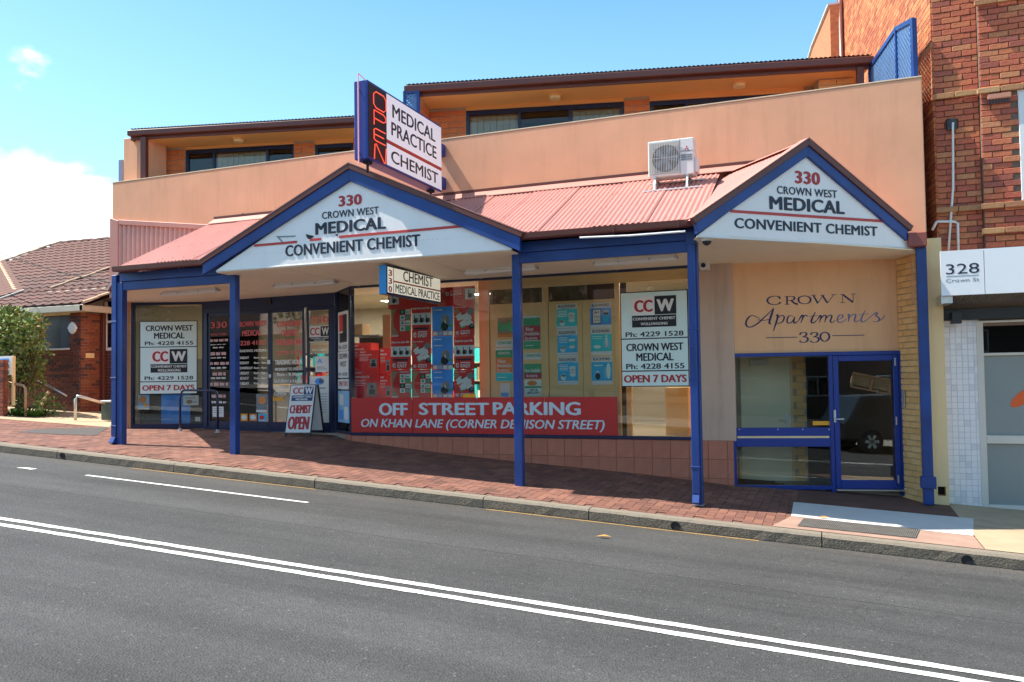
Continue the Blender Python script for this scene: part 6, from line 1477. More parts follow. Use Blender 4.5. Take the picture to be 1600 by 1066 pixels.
script([([(1100, 396), (1150, 355), (1160, 362), (1150, 372), (1175, 392), (1160, 410), (1130, 406)], .018), ([(1160, 410), (1190, 395), (1210, 368)], .012)], m_lett2)
for x0 in (676, 744): serif([([(x0, 492), (x0+12, 480), (x0+34, 478), (x0+44, 488), (x0+34, 500), (x0+18, 506)], 'c'), ([(x0+18, 506), (x0+44, 508), (x0+52, 524), (x0+36, 538), (x0+10, 538), (x0, 530)], 'c')])
serif([([(834, 475), (812, 486), (806, 505), (814, 524), (834, 533), (854, 522), (862, 503), (854, 484), (834, 475)], 'o')])
b = MB(); stroke(b, FP, L2([(465, 511), (662, 507)]), .012, vW); stroke(b, FP, L2([(880, 498), (1080, 494)]), .012, vW); sg.part('lettering', b, m_lett)

# ---------------------------------------------------------------- things on the footpath
# folding sandwich board
def afr():
    p0, p1 = onfoot(*zl(1058, 1008)), onfoot(*zl(1218, 1010)); F = Frame(p0.x, p0.y, math.atan2(p1.y-p0.y, p1.x-p0.x)); Wd = math.hypot(p1.x-p0.x, p1.y-p0.y); zf_ = zfoot(p0.x, p0.y)
    t = Thing('sandwich_board', 'white folding sandwich board saying chemist open on the footpath by the doors', 'sign', F.P(Wd/2, .3, zf_))
    H_, lean, dep = .97, .26, .62
    # sloping frames as their own little coordinate systems
    def board_(sgn, v0):
        d = Vector(F.ey)*(lean*sgn)+Vector((0, 0, H_)); d.normalize()
        class G(Frame): pass
        g = G(0, 0, 0); g.o = F.P(0, v0, zf_); g.ex = F.ex; g.ez = d; g.ey = Vector(F.ey)*d.z-Vector((0, 0, 1))*d.dot(F.ey); return g
    g = board_(1, 0); Lh = math.hypot(H_, lean)
    b = MB(); b.box(g, 0, .03, -.012, .018, .0, Lh); b.box(g, Wd-.03, Wd, -.012, .018, .0, Lh); b.box(g, .03, Wd-.03, -.012, .018, Lh-.03, Lh); b.box(g, .03, Wd-.03, -.012, .018, .07, .09); fr = t.part('frame', b, m_blackp, bevel=.003)
    b = MB(); b.box(g, .012, Wd-.012, -.016, -.0125, .075, Lh-.012); pn = t.part('panel', b, m_whitepaint)
    X = lambda a, c: (.012+(Wd-.024)*a, .075+(Lh-.087)*c)
    def rc(a, c, d, e, mt, nm, k=.0): bb = MB(); (q0, q1), (q2, q3) = X(a, c), X(d, e); bb.box(g, q0, q2, -.018-k, -.0162, q1, q3); t.part(nm, bb, mt, parent=pn)
    rc(.56, .80, .95, .97, mat('navy print', (.03, .06, .20), .5), 'emblem_dark'); rc(.08, .665, .95, .785, bpy.data.materials['navy print'], 'emblem_band')
    for s, a, c, d, e, mt in (('CC', .10, .815, .53, .955, m_red), ('W', .60, .815, .92, .955, m_paper), ('CHEMIST', .06, .40, .95, .58, m_red), ('OPEN', .05, .06, .93, .34, m_red), ('CONVENIENT CHEMIST', .12, .735, .92, .77, m_paper), ('WOLLONGONG', .25, .68, .75, .72, m_paper)):
        bb = MB(); (q0, q1), (q2, q3) = X(a, c), X(d, e); text(bb, g, s, q0, q2, q1, q3, -.019, bold=.04); t.part('lettering', bb, mt, parent=pn)
    g2 = board_(-1, dep); b = MB(); b.box(g2, 0, .03, -.012, .018, .0, Lh); b.box(g2, Wd-.03, Wd, -.012, .018, .0, Lh); b.box(g2, .03, Wd-.03, -.012, .018, .07, .09); t.part('frame', b, m_blackp, bevel=.003)
    b = MB(); b.box(g2, .03, Wd-.03, -.004, .002, .09, Lh-.03); t.part('panel', b, m_whitepaint)
    b = MB(); b.tube([F.P(0, dep/2, zf_+H_+.005), F.P(Wd, dep/2, zf_+H_+.005)], .012, 8); t.part('hinge', b, m_steel)
afr()
# navy hoop rail by the entry
p0, p1 = onZ(*zl(405, 975), -.985), onZ(*zl(640, 982), -.99)
hp = Thing('hoop_rail', 'navy tubular hoop rail standing in front of the left entry window', 'railing', (p0.x, p0.y, -.985))
top = vz = None
d = (p1-p0); d.z = 0; zt2 = -.985+.83
pts = [p0, p0+Vector((0, 0, .62))]+[p0+d*(.10*(1-math.cos(a)))+Vector((0, 0, .62+.21*math.sin(a))) for a in (.3, .6, .9, 1.2, 1.57)]+[p1-d*(.10*(1-math.cos(a)))+Vector((0, 0, .62+.21*math.sin(a))) for a in (1.57, 1.2, .9, .6, .3)]+[p1+Vector((0, 0, .62)), p1]
b = MB(); b.tube(pts, .022, 10); hp.part('hoop', b, m_navy, smooth=True)
for p in (p0, p1): b = MB(); b.tube([p, p+Vector((0, 0, .012))], .06, 14); b.tube([p+Vector((0, 0, .0125)), p+Vector((0, 0, .06))], .032, 12); hp.part('foot', b, m_steel)
# ================================================================== LEFT: BRICK HOUSE, GARDEN, RAILS
zh = Z(0, 440, 5.33); zr1 = Z(0, 180); zr2 = Z(0, 420)
YH = 16.0; FHo = Frame(0, 0, 0)
gh = -.78
house = Thing('brick_house', 'old dark red brick house with a brown tiled hip roof left of the shop', 'house', (-20, YH+2, gh))
hx = lambda a, c, v=YH: FM.px(*zh(a, c), v)
uE, uP = FM.u(*zh(672, 400), YH), FM.u(*zh(582, 400), YH)      # corner of the porch wall, left edge of the pillar
_, wEave = hx(400, 270); _, wWT = hx(450, 283); _, wSill = hx(450, 563); _, wSill2 = hx(450, 588)
uWR = uP; uWL = FM.u(0, 520, YH)-3
b = MB(); b.box(FM, uWL, uE, YH+.012, YH+.25, gh-.4, wSill2); b.box(FM, uP, uE, YH+.012, YH+.25, wSill2, wEave); m_mortar_h = mat('house mortar', (.30, .24, .19), .95, .1, 20); wl = house.part('wall', b, m_mortar_h)
bricks(house, FM, FM.u(-30, 600, YH), FM.u(47, 600, YH), gh-.05, wSill2-.01, YH+.012, m_brick_house, L=.24, H=.086, parent=wl, stuff=True)
cnt = bricks(house, FM, FM.u(47, 600, YH), uE, gh-.05, wSill2-.01, YH+.012, m_brick_house, L=.24, H=.086, parent=wl)
cnt += bricks(house, FM, uP, uE, wSill2+.0, wEave, YH+.012, m_brick_house, L=.24, H=.086, parent=wl)
# pillar side and set-back wall
FHs = Frame(uE, YH, R(90)); dS = 1.0
Yb = YH+.72
FHs = Frame(uE, YH, R(90)); lS = .72
b = MB(); b.box(FHs, .03, lS, .012, .2, gh-.4, wEave); w2 = house.part('wall', b, m_mortar_h)
m_brick_house2 = mat('orange house brick', (.3, .09, .04), .9, .2, 16, .4, 60, rnd=[(.27, .075, .040), (.23, .064, .038), (.30, .092, .046), (.20, .055, .038), (.11, .045, .040), (.27, .08, .042)])
bricks(house, FHs, .0, lS, gh-.05, wEave, .012, m_brick_house2, L=.24, H=.086, parent=w2)
ub0, ub1 = uE-.02, FM.u(192, 500, Yb)+1.5
b = MB(); b.box(FM, ub0, ub1, Yb+.012, Yb+.2, gh-.4, FM.w(*zh(800, 150), Yb)); w3 = house.part('wall', b, m_mortar_h)
bricks(house, FM, uE+.01, FM.u(176, 500, Yb), gh-.05, FM.w(*zh(800, 250), Yb), Yb+.012, m_brick_house, L=.24, H=.086, parent=w3, stuff=True)
u0, u1 = FM.u(*zh(836, 400), Yb-.1), FM.u(*zh(866, 400), Yb-.1); b = MB(); b.box(FM, u0, u1, Yb-.12, Yb-.02, gh, FM.w(*zh(850, 215), Yb)); house.part('downpipe', b, m_brown, bevel=.01)
(u0, w1), (u1, w0) = FM.px(*zh(872, 170), Yb-.02), FM.px(*zh(912, 575), Yb-.02)
b = MB(); b.box(FM, u0, u0+.09, Yb-.03, Yb+.02, w0, w1); b.box(FM, u0+.09, u1+.5, Yb-.03, Yb+.02, w0, w0+.08); b.box(FM, u0+.09, u1+.5, Yb-.03, Yb+.02, w0+.75, w0+.81); sw2 = house.part('window', b, m_whitepaint)
b = MB(); b.box(FM, u0+.09, u1+.5, Yb-.01, Yb+.0, w0+.08, w1); house.part('pane', b, m_glassd, parent=sw2)
# porch window: dark screen with a white sill
b = MB(); b.box(FM, uWL, uP-.004, YH+.10, YH+.13, wSill+.02, wWT); ww = house.part('window', b, mat('dark fly screen', (.012, .013, .02), .35, .2, 2))
b = MB(); b.box(FM, uP-.42, uP-.10, YH+.085, YH+.099, wSill+.02, wWT-.03); house.part('pane', b, mat('faint curtain', (.06, .07, .10), .5), parent=ww)
b = MB(); b.box(FM, uWL, uP+.0, YH-.06, YH+.09, wSill-.03, wSill+.016); house.part('sill', b, m_whitepaint, parent=ww, bevel=.006)
b = MB(); b.box(FM, uWL, uP, YH-.02, YH+.01, wSill2-.06, wSill-.035); house.part('sill_course', b, m_brick_house, parent=wl)
b = MB(); b.box(FM, uWL, uP, YH+.0, YH+.10, wWT+.004, wEave+.05); house.part('window_head', b, m_cream, parent=ww)
# porch eaves: gutter and fascia
ge0, ge1 = FM.u(-60, 480, YH-.35), FM.u(*zh(690, 225), YH-.35); wg0, wg1 = FM.w(*zh(400, 262), YH-.35), FM.w(*zh(400, 207), YH-.35)
m_fas = mat('cream gutter', (.55, .49, .39), .6, .08, 3)
b = MB(); b.box(FM, ge0, ge1, YH-.36, YH-.24, wg0, wg1); house.part('gutter', b, m_fas, bevel=.015)
b = MB(); b.box(FM, ge0, ge1, YH-.235, YH+.02, wg0+.01, wg0+.03); house.part('eave_lining', b, m_fas)
FGs = Frame(ge1, YH-.36, R(90)); lg = 1.0
b = MB(); b.box(FGs, .0, lg, -.002, .12, wg0+.002, wg1-.002); house.part('gutter', b, m_fas, bevel=.015)
# tiled roofs
def tilemesh():
    """interlocking roof tile with a rolled edge, x across .33, y up the slope .36"""
    b = MB(); n = 6; r0, r1 = [], []
    for i in range(n+1):
        t = i/n; x = .0+.335*t; z = .030*math.exp(-((t-.18)/.13)**2)+.012*math.exp(-((t-1)/.12)**2)
        r0.append(b.vert((x, 0, z+.028))); r1.append(b.vert((x, .40, z)))
    for i in range(n): b.f.append([r0[i], r0[i+1], r1[i+1], r1[i]]); b.mi.append(0)
    bot = [b.vert((.335*i/n, .0, -.006)) for i in range(n+1)]
    for i in range(n): b.f.append([bot[i], bot[i+1], r0[i+1], r0[i]]); b.mi.append(0)
    return b.mesh('roof_tile', mats=(m_rooftile,))
tm = tilemesh(); ntile = [0]
def tiledplane(o, ex, up, width, height, inside, parent, stuff=False, limit=10**9):
    """lays tiles on a plane: o corner, ex along the eave, up = unit vector up the slope"""
    nrm = ex.cross(up).normalized(); rows = int(height/.34)+1
    if stuff: acc = MB()
    for r in range(rows):
        x = -(r % 2)*.0
        while x < width:
            c = o+ex*(x+.165)+up*(r*.34+.17)
            if inside(x+.165, r*.34+.17):
                M = Matrix((ex, up, nrm)).transposed().to_4x4(); M.translation = o+ex*x+up*(r*.34)+nrm*.02
                if stuff or ntile[0] > limit:
                    if not stuff: stuff = True; acc = MB()
                    base = len(acc.v); acc.v += [tuple(M @ v.co) for v in tm.vertices]; acc.f += [[i+base for i in p.vertices] for p in tm.polygons]; acc.mi += [0]*len(tm.polygons)
                else: house.inst('roof_tile', tm, M, parent); ntile[0] += 1
            x += .335
    if stuff and acc.v: house.part('roof_tile', acc, m_rooftile, parent=parent, kind='stuff')
# main roof: front slope, eave just above the porch roof, ridge far back
Ye = YH+.95; pe0 = FM.px(*zr2(320, 135), Ye); pe1 = FM.px(*zr2(690, 128), Ye); wE = .5*(pe0[1]+pe1[1])
pitch = R(27); upv = Vector((0, math.cos(pitch), math.sin(pitch))); exv = Vector((1, 0, 0))
# ridge from the photograph: intersect the ridge pixel with the roof plane
n_ = exv.cross(upv); o_ = Vector((pe0[0], Ye, wE))
def onroof(px, py, o=o_, n=n_):
    d = ray(px, py); return d*(o.dot(n)/d.dot(n))
rA, rB = onroof(*zr1(375, 800)), onroof(*zr1(690, 793)); hL = onroof(*zr1(0, 930))
rz_ = (rA.z+rB.z)/2; hs_len = ((rA+rB)/2-o_).dot(upv)
xL0 = hL.x-2.5
under = [Vector((xL0, Ye, wE)), Vector((o_.x+14, Ye, wE))]
slope = lambda x, s: o_+exv*x+upv*s
x0_, xR = xL0-o_.x, 9.0
hipx = rA.x-o_.x; hs0 = hs_len
# hip on the left: from hL up to rA
hLx, hLs = (hL-o_).dot(exv), (hL-o_).dot(upv)
def hipline(s): return hLx+(hipx-hLx)*(s-hLs)/(hs0-hLs)
b = MB(); b.face([slope(hipline(0), 0)-n_*.005, slope(xR, 0)-n_*.005, slope(xR, hs0)-n_*.005, slope(hipx, hs0)-n_*.005]); b.face([slope(xR, 0)-n_*.06, slope(hipline(0), 0)-n_*.06, slope(hipx, hs0)-n_*.06, slope(xR, hs0)-n_*.06])
rf = house.part('roof', b, m_rooftile)
tiledplane(slope(hipline(0), 0), exv, upv, xR-hipline(0), hs0, lambda x, s: x+hipline(0) > hipline(s) and x+hipline(0) < FM.u(200, 420, Ye)+2.2-o_.x+s*.5, rf, limit=170)
# ridge and hip caps
def caps(p, q, mt, r=.10, L=.38, T=house, par=rf, name='ridge_tile'):
    d = (q-p); n = max(1, int(d.length/L)); 
    for i in range(n):
        a, c = p+d*(i/n), p+d*((i+1)/n+.012); b = MB(); x = d.normalized().cross(Vector((0, 0, 1))).normalized(); z = x.cross(d.normalized())
        A = [a+x*r*math.cos(t)+z*r*.75*math.sin(t)+z*.015*(i % 2) for t in (0, .63, 1.26, 1.88, 2.51, 3.14)]; C2 = [k+(c-a) for k in A]
        b.prism(A, C2); T.part(name, b, mt, parent=par)
caps(rA, slope(hipx+6, hs0), m_rooftile); caps(slope(hipline(0), 0)+n_*.03, rA+n_*.03, m_rooftile_o)
# back slope so the ridge has thickness
b = MB(); b.face([slope(hipx, hs0), slope(xR, hs0), slope(xR, hs0)+Vector((0, 4.5, -2.3)), slope(hipx, hs0)+Vector((-3, 4.5, -2.3))]); b.face([rA, rA+Vector((-3, 4.5, -2.3)), slope(hipline(0), 0)+Vector((-3, 4, 0)), slope(hipline(0), 0)]); house.part('roof_back', b, m_rooftile, parent=rf)
b = MB(); b.box(FM, o_.x-.1, o_.x+8, Ye-.12, Ye-.01, wE-.20, wE-.005); house.part('gutter', b, m_fas, bevel=.012)
b = MB(); b.box(FM, o_.x-.1, o_.x+8, Ye, Yb+.02, wE-.19, wE-.16); house.part('eave_lining', b, m_fas)
vA, vB_ = onroof(*zr2(320, 132)), onroof(*zr1(690, 965)); caps(vA+n_*.04, vB_+n_*.04, m_rooftile_o, r=.07, name='hip_tile')
# porch roof: lower slope running up to the main eave
pp = R(24); upp = Vector((0, math.cos(pp), math.sin(pp))); po = Vector((ge0, YH-.34, wg1+.005)); npn = exv.cross(upp); hp_ = (Ye+.55-po.y)/math.cos(pp)
b = MB(); b.face([po, po+exv*(ge1-ge0), po+exv*(ge1-ge0+.9)+upp*hp_, po+upp*hp_]); b.face([po-npn*.05, po+upp*hp_-npn*.05, po+exv*(ge1-ge0+.9)+upp*hp_-npn*.05, po+exv*(ge1-ge0)-npn*.05]); prf = house.part('porch_roof', b, m_rooftile)
xs0 = FM.u(-12, 470, YH)-ge0
tiledplane(po+exv*xs0, exv, upp, ge1-ge0-xs0+.9, hp_, lambda x, s: x+xs0 < ge1-ge0+s*.6-.15, prf, limit=298)
caps(po+exv*(ge1-ge0)+npn*.03, po+exv*(ge1-ge0+.75)+upp*hp_*.9+npn*.03, m_rooftile_o, r=.09, name='hip_tile', par=prf)
# gable roof of the left wing, with an orange valley board
wo = Vector((FM.u(-40, 470, YH), YH, FM.w(*zr2(0, 215), YH))); ex2 = Vector((.30, .95, 0)).normalized(); up2 = Vector((-.78, .25, .58)).normalized()
pL_ = onroof(*zr2(100, 150)); pT = onroof(*zr1(0, 930)); 
b = MB(); q0, q1 = pL_+n_*.05, pT+n_*.05; down = Vector((-1.6, -1.2, -.55))
b.face([q0, q1, q1+down*1.2, q0+down*1.2]); lw = house.part('left_wing_roof', b, m_rooftile)
exq = (q1-q0).normalized(); upq = (-down).normalized(); upq = (upq-exq*upq.dot(exq)).normalized()
nq = exq.cross(upq)
if nq.z < 0: pass
tiledplane(q1-upq*1.9 if nq.z < 0 else q0-upq*1.9, -exq if nq.z < 0 else exq, upq, (q1-q0).length, 1.9, lambda x, s: True, lw, stuff=True)
b = MB(); b.beam(q0+n_*.03, q1+n_*.03, .10, .05); house.part('valley_board', b, m_rooftile_o, parent=lw)
caps(onroof(*zr2(0, 205))+n_*.06, onroof(*zr2(155, 150))+n_*.06, mat('pale ridge mortar', (.50, .46, .40), .9, .2, 10), r=.07, name='hip_tile', par=lw)
# porch lamp, number plate
u, w = hx(620, 388, YH); t = Thing('porch_light', 'white round diamond shaped porch light on the brick pillar of the house', 'light', (u, YH-.05, w))
b = MB(); b.poly(FM, [(u+.16*math.cos(a)*(.85 if k % 2 else 1), w+.17*math.sin(a)*(.85 if k % 2 else 1)) for k, a in enumerate([i*.785 for i in range(8)])], YH-.10, YH-.02); t.part('shade', b, m_whitepaint, bevel=.02)
b = MB(); b.disc(FM, u, w, .08, YH-.019, YH-.001); t.part('mount', b, m_cream)
u, w = FHs.px(*zh(750, 617), -.02); b = MB(); b.box(FHs, u-.13, u+.13, -.03, -.001, w-.065, w+.065); single('wall_plate', b, m_cream, 'small blank cream plate on the orange side of the house pillar', 'plate')
# rails
zt7 = Z(0, 420)
def rail(pts, r, mt, label, ydep, cat='railing'):
    P_ = []
    for px, py, y in pts: u, w = FM.px(*zt7(px, py), y); P_.append(FM.P(u, y, w))
    b = MB(); b.tube(P_, r, 8); return single('handrail', b, mt, label, cat, smooth=True)
m_railb = mat('bronze rail paint', (.42, .26, .15), .4, .1, 5, metal=.3)
rail([(470, 945, 13.9), (470, 812, 13.9), (480, 797, 13.9), (498, 796, 13.95), (690, 850, 14.4)], .032, m_alu, 'bent metal handrail sloping down towards the first blue post', 0)
rail([(38, 705, 13.9), (60, 712, 13.9), (145, 728, 13.95), (160, 745, 13.95), (160, 925, 13.95)], .030, m_railb, 'bronze painted handrail with a bent end beside the garden bed', 0)
rail([(185, 672, 15.4), (250, 700, 15.4), (415, 795, 15.4)], .03, m_alu, 'straight grey handrail climbing the brick wall behind the shrub', 0)
# sign post and wing wall at the left edge
u, w = FM.px(*zt7(82, 545), 13.9); t = Thing('notice_post', 'white notice board on a cream post at the left edge beside the brick pillar', 'sign', (u, 13.9, -.75))
b = MB(); w0 = FM.w(*zt7(88, 800), 13.9); b.box(FM, u-.01, u+.05, 13.87, 13.93, w0-.2, w); t.part('post', b, m_cream, bevel=.004)
u0, w1 = FM.px(*zt7(-60, 548), 13.9); u1, wq = FM.px(*zt7(78, 662), 13.9); b = MB(); b.box(FM, u0, u1, 13.88, 13.91, wq, w1); t.part('board', b, m_whitepaint)
for k in range(3): b = MB(); b.box(FM, u1-.5+.1*k, u1-.1, 13.876, 13.879, w1-.12-.14*k, w1-.06-.14*k); t.part('print', b, (m_posterblue, m_grey, m_tan)[k])
t = Thing('brick_pillar', 'short red brick gate pillar cut off by the left edge of the view', 'pillar', (FM.u(-5, 620, 13.7), 13.8, -.85))
u0, u1 = FM.u(-50, 600, 13.7), FM.u(*zt7(22, 700), 13.7); w0, w1 = -.95, FM.w(*zt7(20, 568), 13.7); b = MB(); b.box(FM, u0, u1-.012, 13.712, 13.82, w0, w1); pl = t.part('core', b, m_mortar_d)
bricks(t, Frame(u1, 13.7, R(90)), .02, .11, w0, w1, .012, m_brick_house2, parent=pl, L=.2)
bricks(t, FM, u0, u1, w0, w1, 13.712, m_brick_house2, parent=pl)
# overhead wire
p = ray(-30, 382)*24; q = ray(190, 445)*16
b = MB(); b.tube([p.lerp(q, i/10)-Vector((0, 0, .25*math.sin(math.pi*i/10)*.5)) for i in range(11)], .012, 5); single('overhead_wire', b, m_rubber, 'thin black service wire crossing the sky above the tiled roof', 'cable')
u, w = FM.px(*zt7(655, 850), 14.3); t = Thing('green_bin', 'small dark green bin with a pale lid beside the first blue post', 'bin', (FM.u(*zt7(652, 945), 14.3), 14.4, -.82))
(u0, w1), (u1, w0) = FM.px(*zt7(628, 835), 14.3), FM.px(*zt7(690, 945), 14.3); b = MB(); b.box(FM, u0, u1, 14.3, 14.6, w0, w1); t.part('body', b, mat('bin green', (.05, .07, .05), .6), bevel=.02); b = MB(); b.box(FM, u0-.02, u1+.02, 14.27, 14.63, w1+.002, w1+.05); t.part('lid', b, mat('bin lid', (.40, .46, .52), .5), bevel=.015)

# ------------------------------------------------------------------ plants
def leafmesh(name, L, Wd, mt, bend=.25):
    b = MB(); b.f += [[0, 1, 2, 3], [0, 3, 4, 5]]; b.v += [(0, 0, 0), (L*.45, -Wd, -.05*L), (L, 0, -bend*L), (L*.5, 0, .06*L), (L*.5, 0, .06*L), (L*.45, Wd, -.05*L)]; b.f = [[0, 1, 2, 3], [0, 3, 2, 5]]; b.mi = [0, 0]
    return b
def foliage(T, blobs, n, L, Wd, mts, seed, name='foliage', bias=.55):
    rnd = random.Random(seed); acc = MB()
    tot = sum(r**2 for *_, r in blobs)
    for (cx, cy, cz, r) in blobs:
        for _ in range(int(n*r*r/tot)):
            while True:
                d = Vector((rnd.gauss(0, 1), rnd.gauss(0, 1), rnd.gauss(0, 1)))
                if d.length > .1: break
            d.normalize(); rr = r*(bias+(1.12-bias)*rnd.random()**.7); p = Vector((cx, cy, cz))+Vector((d.x*rr, d.y*rr, d.z*rr*.92))
            ax = (d*.7+Vector((rnd.gauss(0, .6), rnd.gauss(0, .6), rnd.gauss(0, .5)+.1))).normalized(); sd_ = ax.cross(Vector((rnd.gauss(0, 1), rnd.gauss(0, 1), rnd.gauss(0, 1)))).normalized(); s = rnd.uniform(.65, 1.25); up_ = sd_.cross(ax)
            l, w = L*s, Wd*s; b0 = len(acc.v)
            for q in (p, p+ax*l*.5+sd_*w-up_*.02*l, p+ax*l-up_*.2*l, p+ax*l*.5-sd_*w-up_*.02*l): acc.v.append(tuple(q))
            acc.f.append([b0, b0+1, b0+2, b0+3]); acc.mi.append(rnd.randrange(len(mts)))
    o = T.part(name, acc, mts); o['kind'] = 'stuff'; return o
m_lA = mat('shrub leaf light', (.30, .37, .10), .75, .2, 8); m_lB = mat('shrub leaf mid', (.21, .28, .07), .75, .2, 8); m_lC = mat('shrub leaf dry', (.30, .24, .10), .8, .2, 8); m_lD = mat('shrub leaf deep', (.09, .15, .04), .7, .2, 8)
Ybu = 14.7
def bp_(a, c, y=Ybu): u, w = FM.px(*zt7(a, c), y); return Vector((u, y, w))
bush = Thing('shrub', 'leafy yellow green shrub in front of the house window at the left edge', 'shrub', (bp_(90, 900).x, Ybu, -.8))
bl = []
for a, c, r in ((40, 360, .50), (110, 420, .50), (200, 400, .36), (10, 470, .6), (120, 530, .45), (215, 470, .28), (60, 610, .5), (150, 610, .34), (245, 365, .16), (280, 460, .13), (30, 310, .28), (130, 690, .30), (180, 350, .2), (90, 330, .25), (-40, 400, .6), (-60, 550, .6)):
    p = bp_(a, c); bl.append((p.x, Ybu+random.uniform(-.25, .3), p.z, r))
bl += [(p_.x, Ybu+random.uniform(-.2, .2), p_.z, r_) for (p_, r_) in ((bp_(300, 350), .13), (285, 0) and (bp_(270, 330), .12), (bp_(210, 320), .13), (bp_(70, 285), .14), (bp_(140, 300), .12), (bp_(310, 480), .10), (bp_(250, 540), .15), (bp_(0, 300), .16))]
foliage(bush, bl, 5600, .115, .040, (m_lA, m_lB, m_lB, m_lC, m_lA, m_lD), 3)
b = MB(); base = Vector((bp_(90, 900).x, Ybu+.1, -.9))
for p in bl[::2]: b.tube([base, base.lerp(Vector(p[:3]), .5)+Vector((random.uniform(-.15, .15), 0, .1)), Vector(p[:3])], [.035, .02, .006], 6)
bush.part('branch', b, m_bark)
# strappy plants in the garden bed
m_st2 = mat('strap leaf mid', (.08, .19, .028), .45, .3, 3); m_st3 = mat('strap leaf deep', (.045, .11, .02), .45, .3, 3)
for k, (a, c, s, lb) in enumerate(((75, 870, .62, 'clump of bright strappy leaves at the foot of the notice post'), (160, 890, .60, 'clump of bright strappy leaves behind the bronze handrail'), (225, 900, .55, 'clump of bright strappy leaves with tall seed heads, nearest the brick wall'))):
    c0 = bp_(a, 915, 14.25); t = Thing('strap_leaf_plant', lb, 'plant', (c0.x, 14.25, -.86), 'strappy plants in the garden bed'); rnd = random.Random(k); acc = MB()
    for i in range(70):
        an = rnd.uniform(0, 6.283); l = s*rnd.uniform(.6, 1.25); d = Vector((math.cos(an), math.sin(an), 0)); sd_ = Vector((-d.y, d.x, 0)); w = .028*rnd.uniform(.7, 1.2); o0 = c0.copy(); o0.z = -.88; o0 += d*rnd.uniform(0, .12); pr = []; acc.cur = rnd.randrange(3)
        for j in range(6): tt = j/5; q = o0+d*l*(.75*tt)+Vector((0, 0, l*(1.15*tt-.75*tt*tt))); ww_ = w*(1-tt**2.2)+.002; pr.append((acc.vert(q-sd_*ww_), acc.vert(q+sd_*ww_)))
        for (a1, a2), (b1, b2) in zip(pr, pr[1:]): acc.f.append([a1, a2, b2, b1]); acc.mi.append(acc.cur)
    t.part('leaf', acc, (m_leaf2, m_st2, m_st3), kind='stuff')
    if k == 2:
        for i in range(4): 
            b = MB(); q0 = Vector((c0.x+.08*i, 14.2, -.8)); q1 = bp_(300-18*i, 775+i*35, 14.2); b.tube([q0, q0.lerp(q1, .6)+Vector((-.05, 0, .05)), q1], [.010, .008, .006], 6); st_ = t.part('stem', b, m_lC)
            b = MB(); b.tube([q1-Vector((0, 0, .05)), q1, q1+Vector((0, 0, .05))], [.012, .045, .012], 8); t.part('seed_head', b, m_lC, parent=st_)
foliage(t, [(c0.x-.5, 14.5, -.5, .35), (c0.x+.1, 14.5, -.55, .3)], 500, .09, .03, (m_lB, m_lD), 9, 'ground_cover')
# ================================================================== RIGHT: BRICK BUILDING, NUMBER 328
YR = 13.32; zR = Z(1300, 250, 5.33)
nb = Thing('brick_building', 'tall mottled red brick building with a white awning board beside the shop', 'building', (4, YR+2, -2))
ux0 = FM.u(1461, 200, YR); ux1 = FM.u(*z8(1300, 130), YR); uend = ux0+5.5; ztop_b, zbot_b = 7.6, FM.w(1500, 500, YR)
PJ = .10
b = MB(); b.box(FM, ux0, uend, YR+.012, YR+.3, zbot_b-.1, ztop_b); b.box(FM, ux1, uend, YR-PJ+.012, YR+.012, 1.5, ztop_b); fw = nb.part('front_wall', b, m_mortar_d)
# windows cut out of the visible part
zW = lambda a, c: FM.px(1200+a/3.9925, c/3.9925, YR-PJ)
wu0, wwt = FM.px(1590, 141, YR-PJ); _, wwb = FM.px(1590, 314, YR-PJ)
test = lambda u, w: not (u > wu0-.02 and wwb-.02 < w < wwt+.02)
vis = FM.u(1640, 200, YR)
wst = [FM.w(1490, 150.5, YR), FM.w(1490, 329, YR)]
bricks(nb, FM, ux0, ux1-.004, 1.75, 5.94, YR+.012, m_brick_red, L=.25, H=.0855, parent=fw, D=.035, jit=.004)
bricks(nb, FM, ux1, vis, 1.75, 5.94, YR-PJ+.012, m_brick_red, L=.25, H=.0855, parent=fw, D=.035, jit=.006, test=test)
# proud string courses of paler headers
m_brick_tan = mat('tan string brick', (.5, .3, .15), .9, .18, 16, .5, 45, rnd=[(.50, .27, .12), (.45, .22, .10), (.54, .31, .15), (.42, .19, .09)])
for F0, a, c, v, ws in ((FM, ux0, ux1, YR, [FM.w(1490, 150, YR), FM.w(1490, 328, YR)]), (FM, ux1-.02, vis, YR-PJ, [FM.w(1560, 141, YR-PJ), FM.w(1560, 322, YR-PJ), FM.w(1560, 361, YR-PJ), FM.w(1560, 2, YR-PJ)])):
    for w in ws: bricks(nb, F0, a-.03, c, w-.043, w+.043, v-.035, m_brick_tan, L=.29, parent=fw, D=.05, name='string_brick')
# the wall beyond the view, laid as one mesh
acc = MB(); rnd = random.Random(8); wu1 = wu0+1.3; palm = [(.56, .150, .078), (.48, .125, .072), (.60, .185, .085), (.56, .205, .095), (.38, .105, .070)]
for r in range(int((7.5-1.75)/.0856)):
    w = 1.75+r*.0856; x = ux0-(.125 if r % 2 else 0)
    while x < uend:
        a, c = max(x, ux0), min(x+.24, uend); x += .25; hi_ = w > 5.90
        if c-a < .05 or (not hi_ and a < vis-.13): continue
        if a < ux1 and c > ux1: continue
        if a < wu1+.01 and c > wu0-.01 and wwb-.05 < w+.04 < wwt+.05: continue
        v = YR-.011 if c <= ux1 else YR-PJ-.011
        acc.cur = rnd.randrange(5); acc.box(FM, a+.005, c-.005, v, v+.03, w+.005, w+.0806)
nb.part('front_brick', acc, [mat('front brick tone', c, .9, .2, 16, .5, 45) for c in palm], parent=fw, kind='stuff')
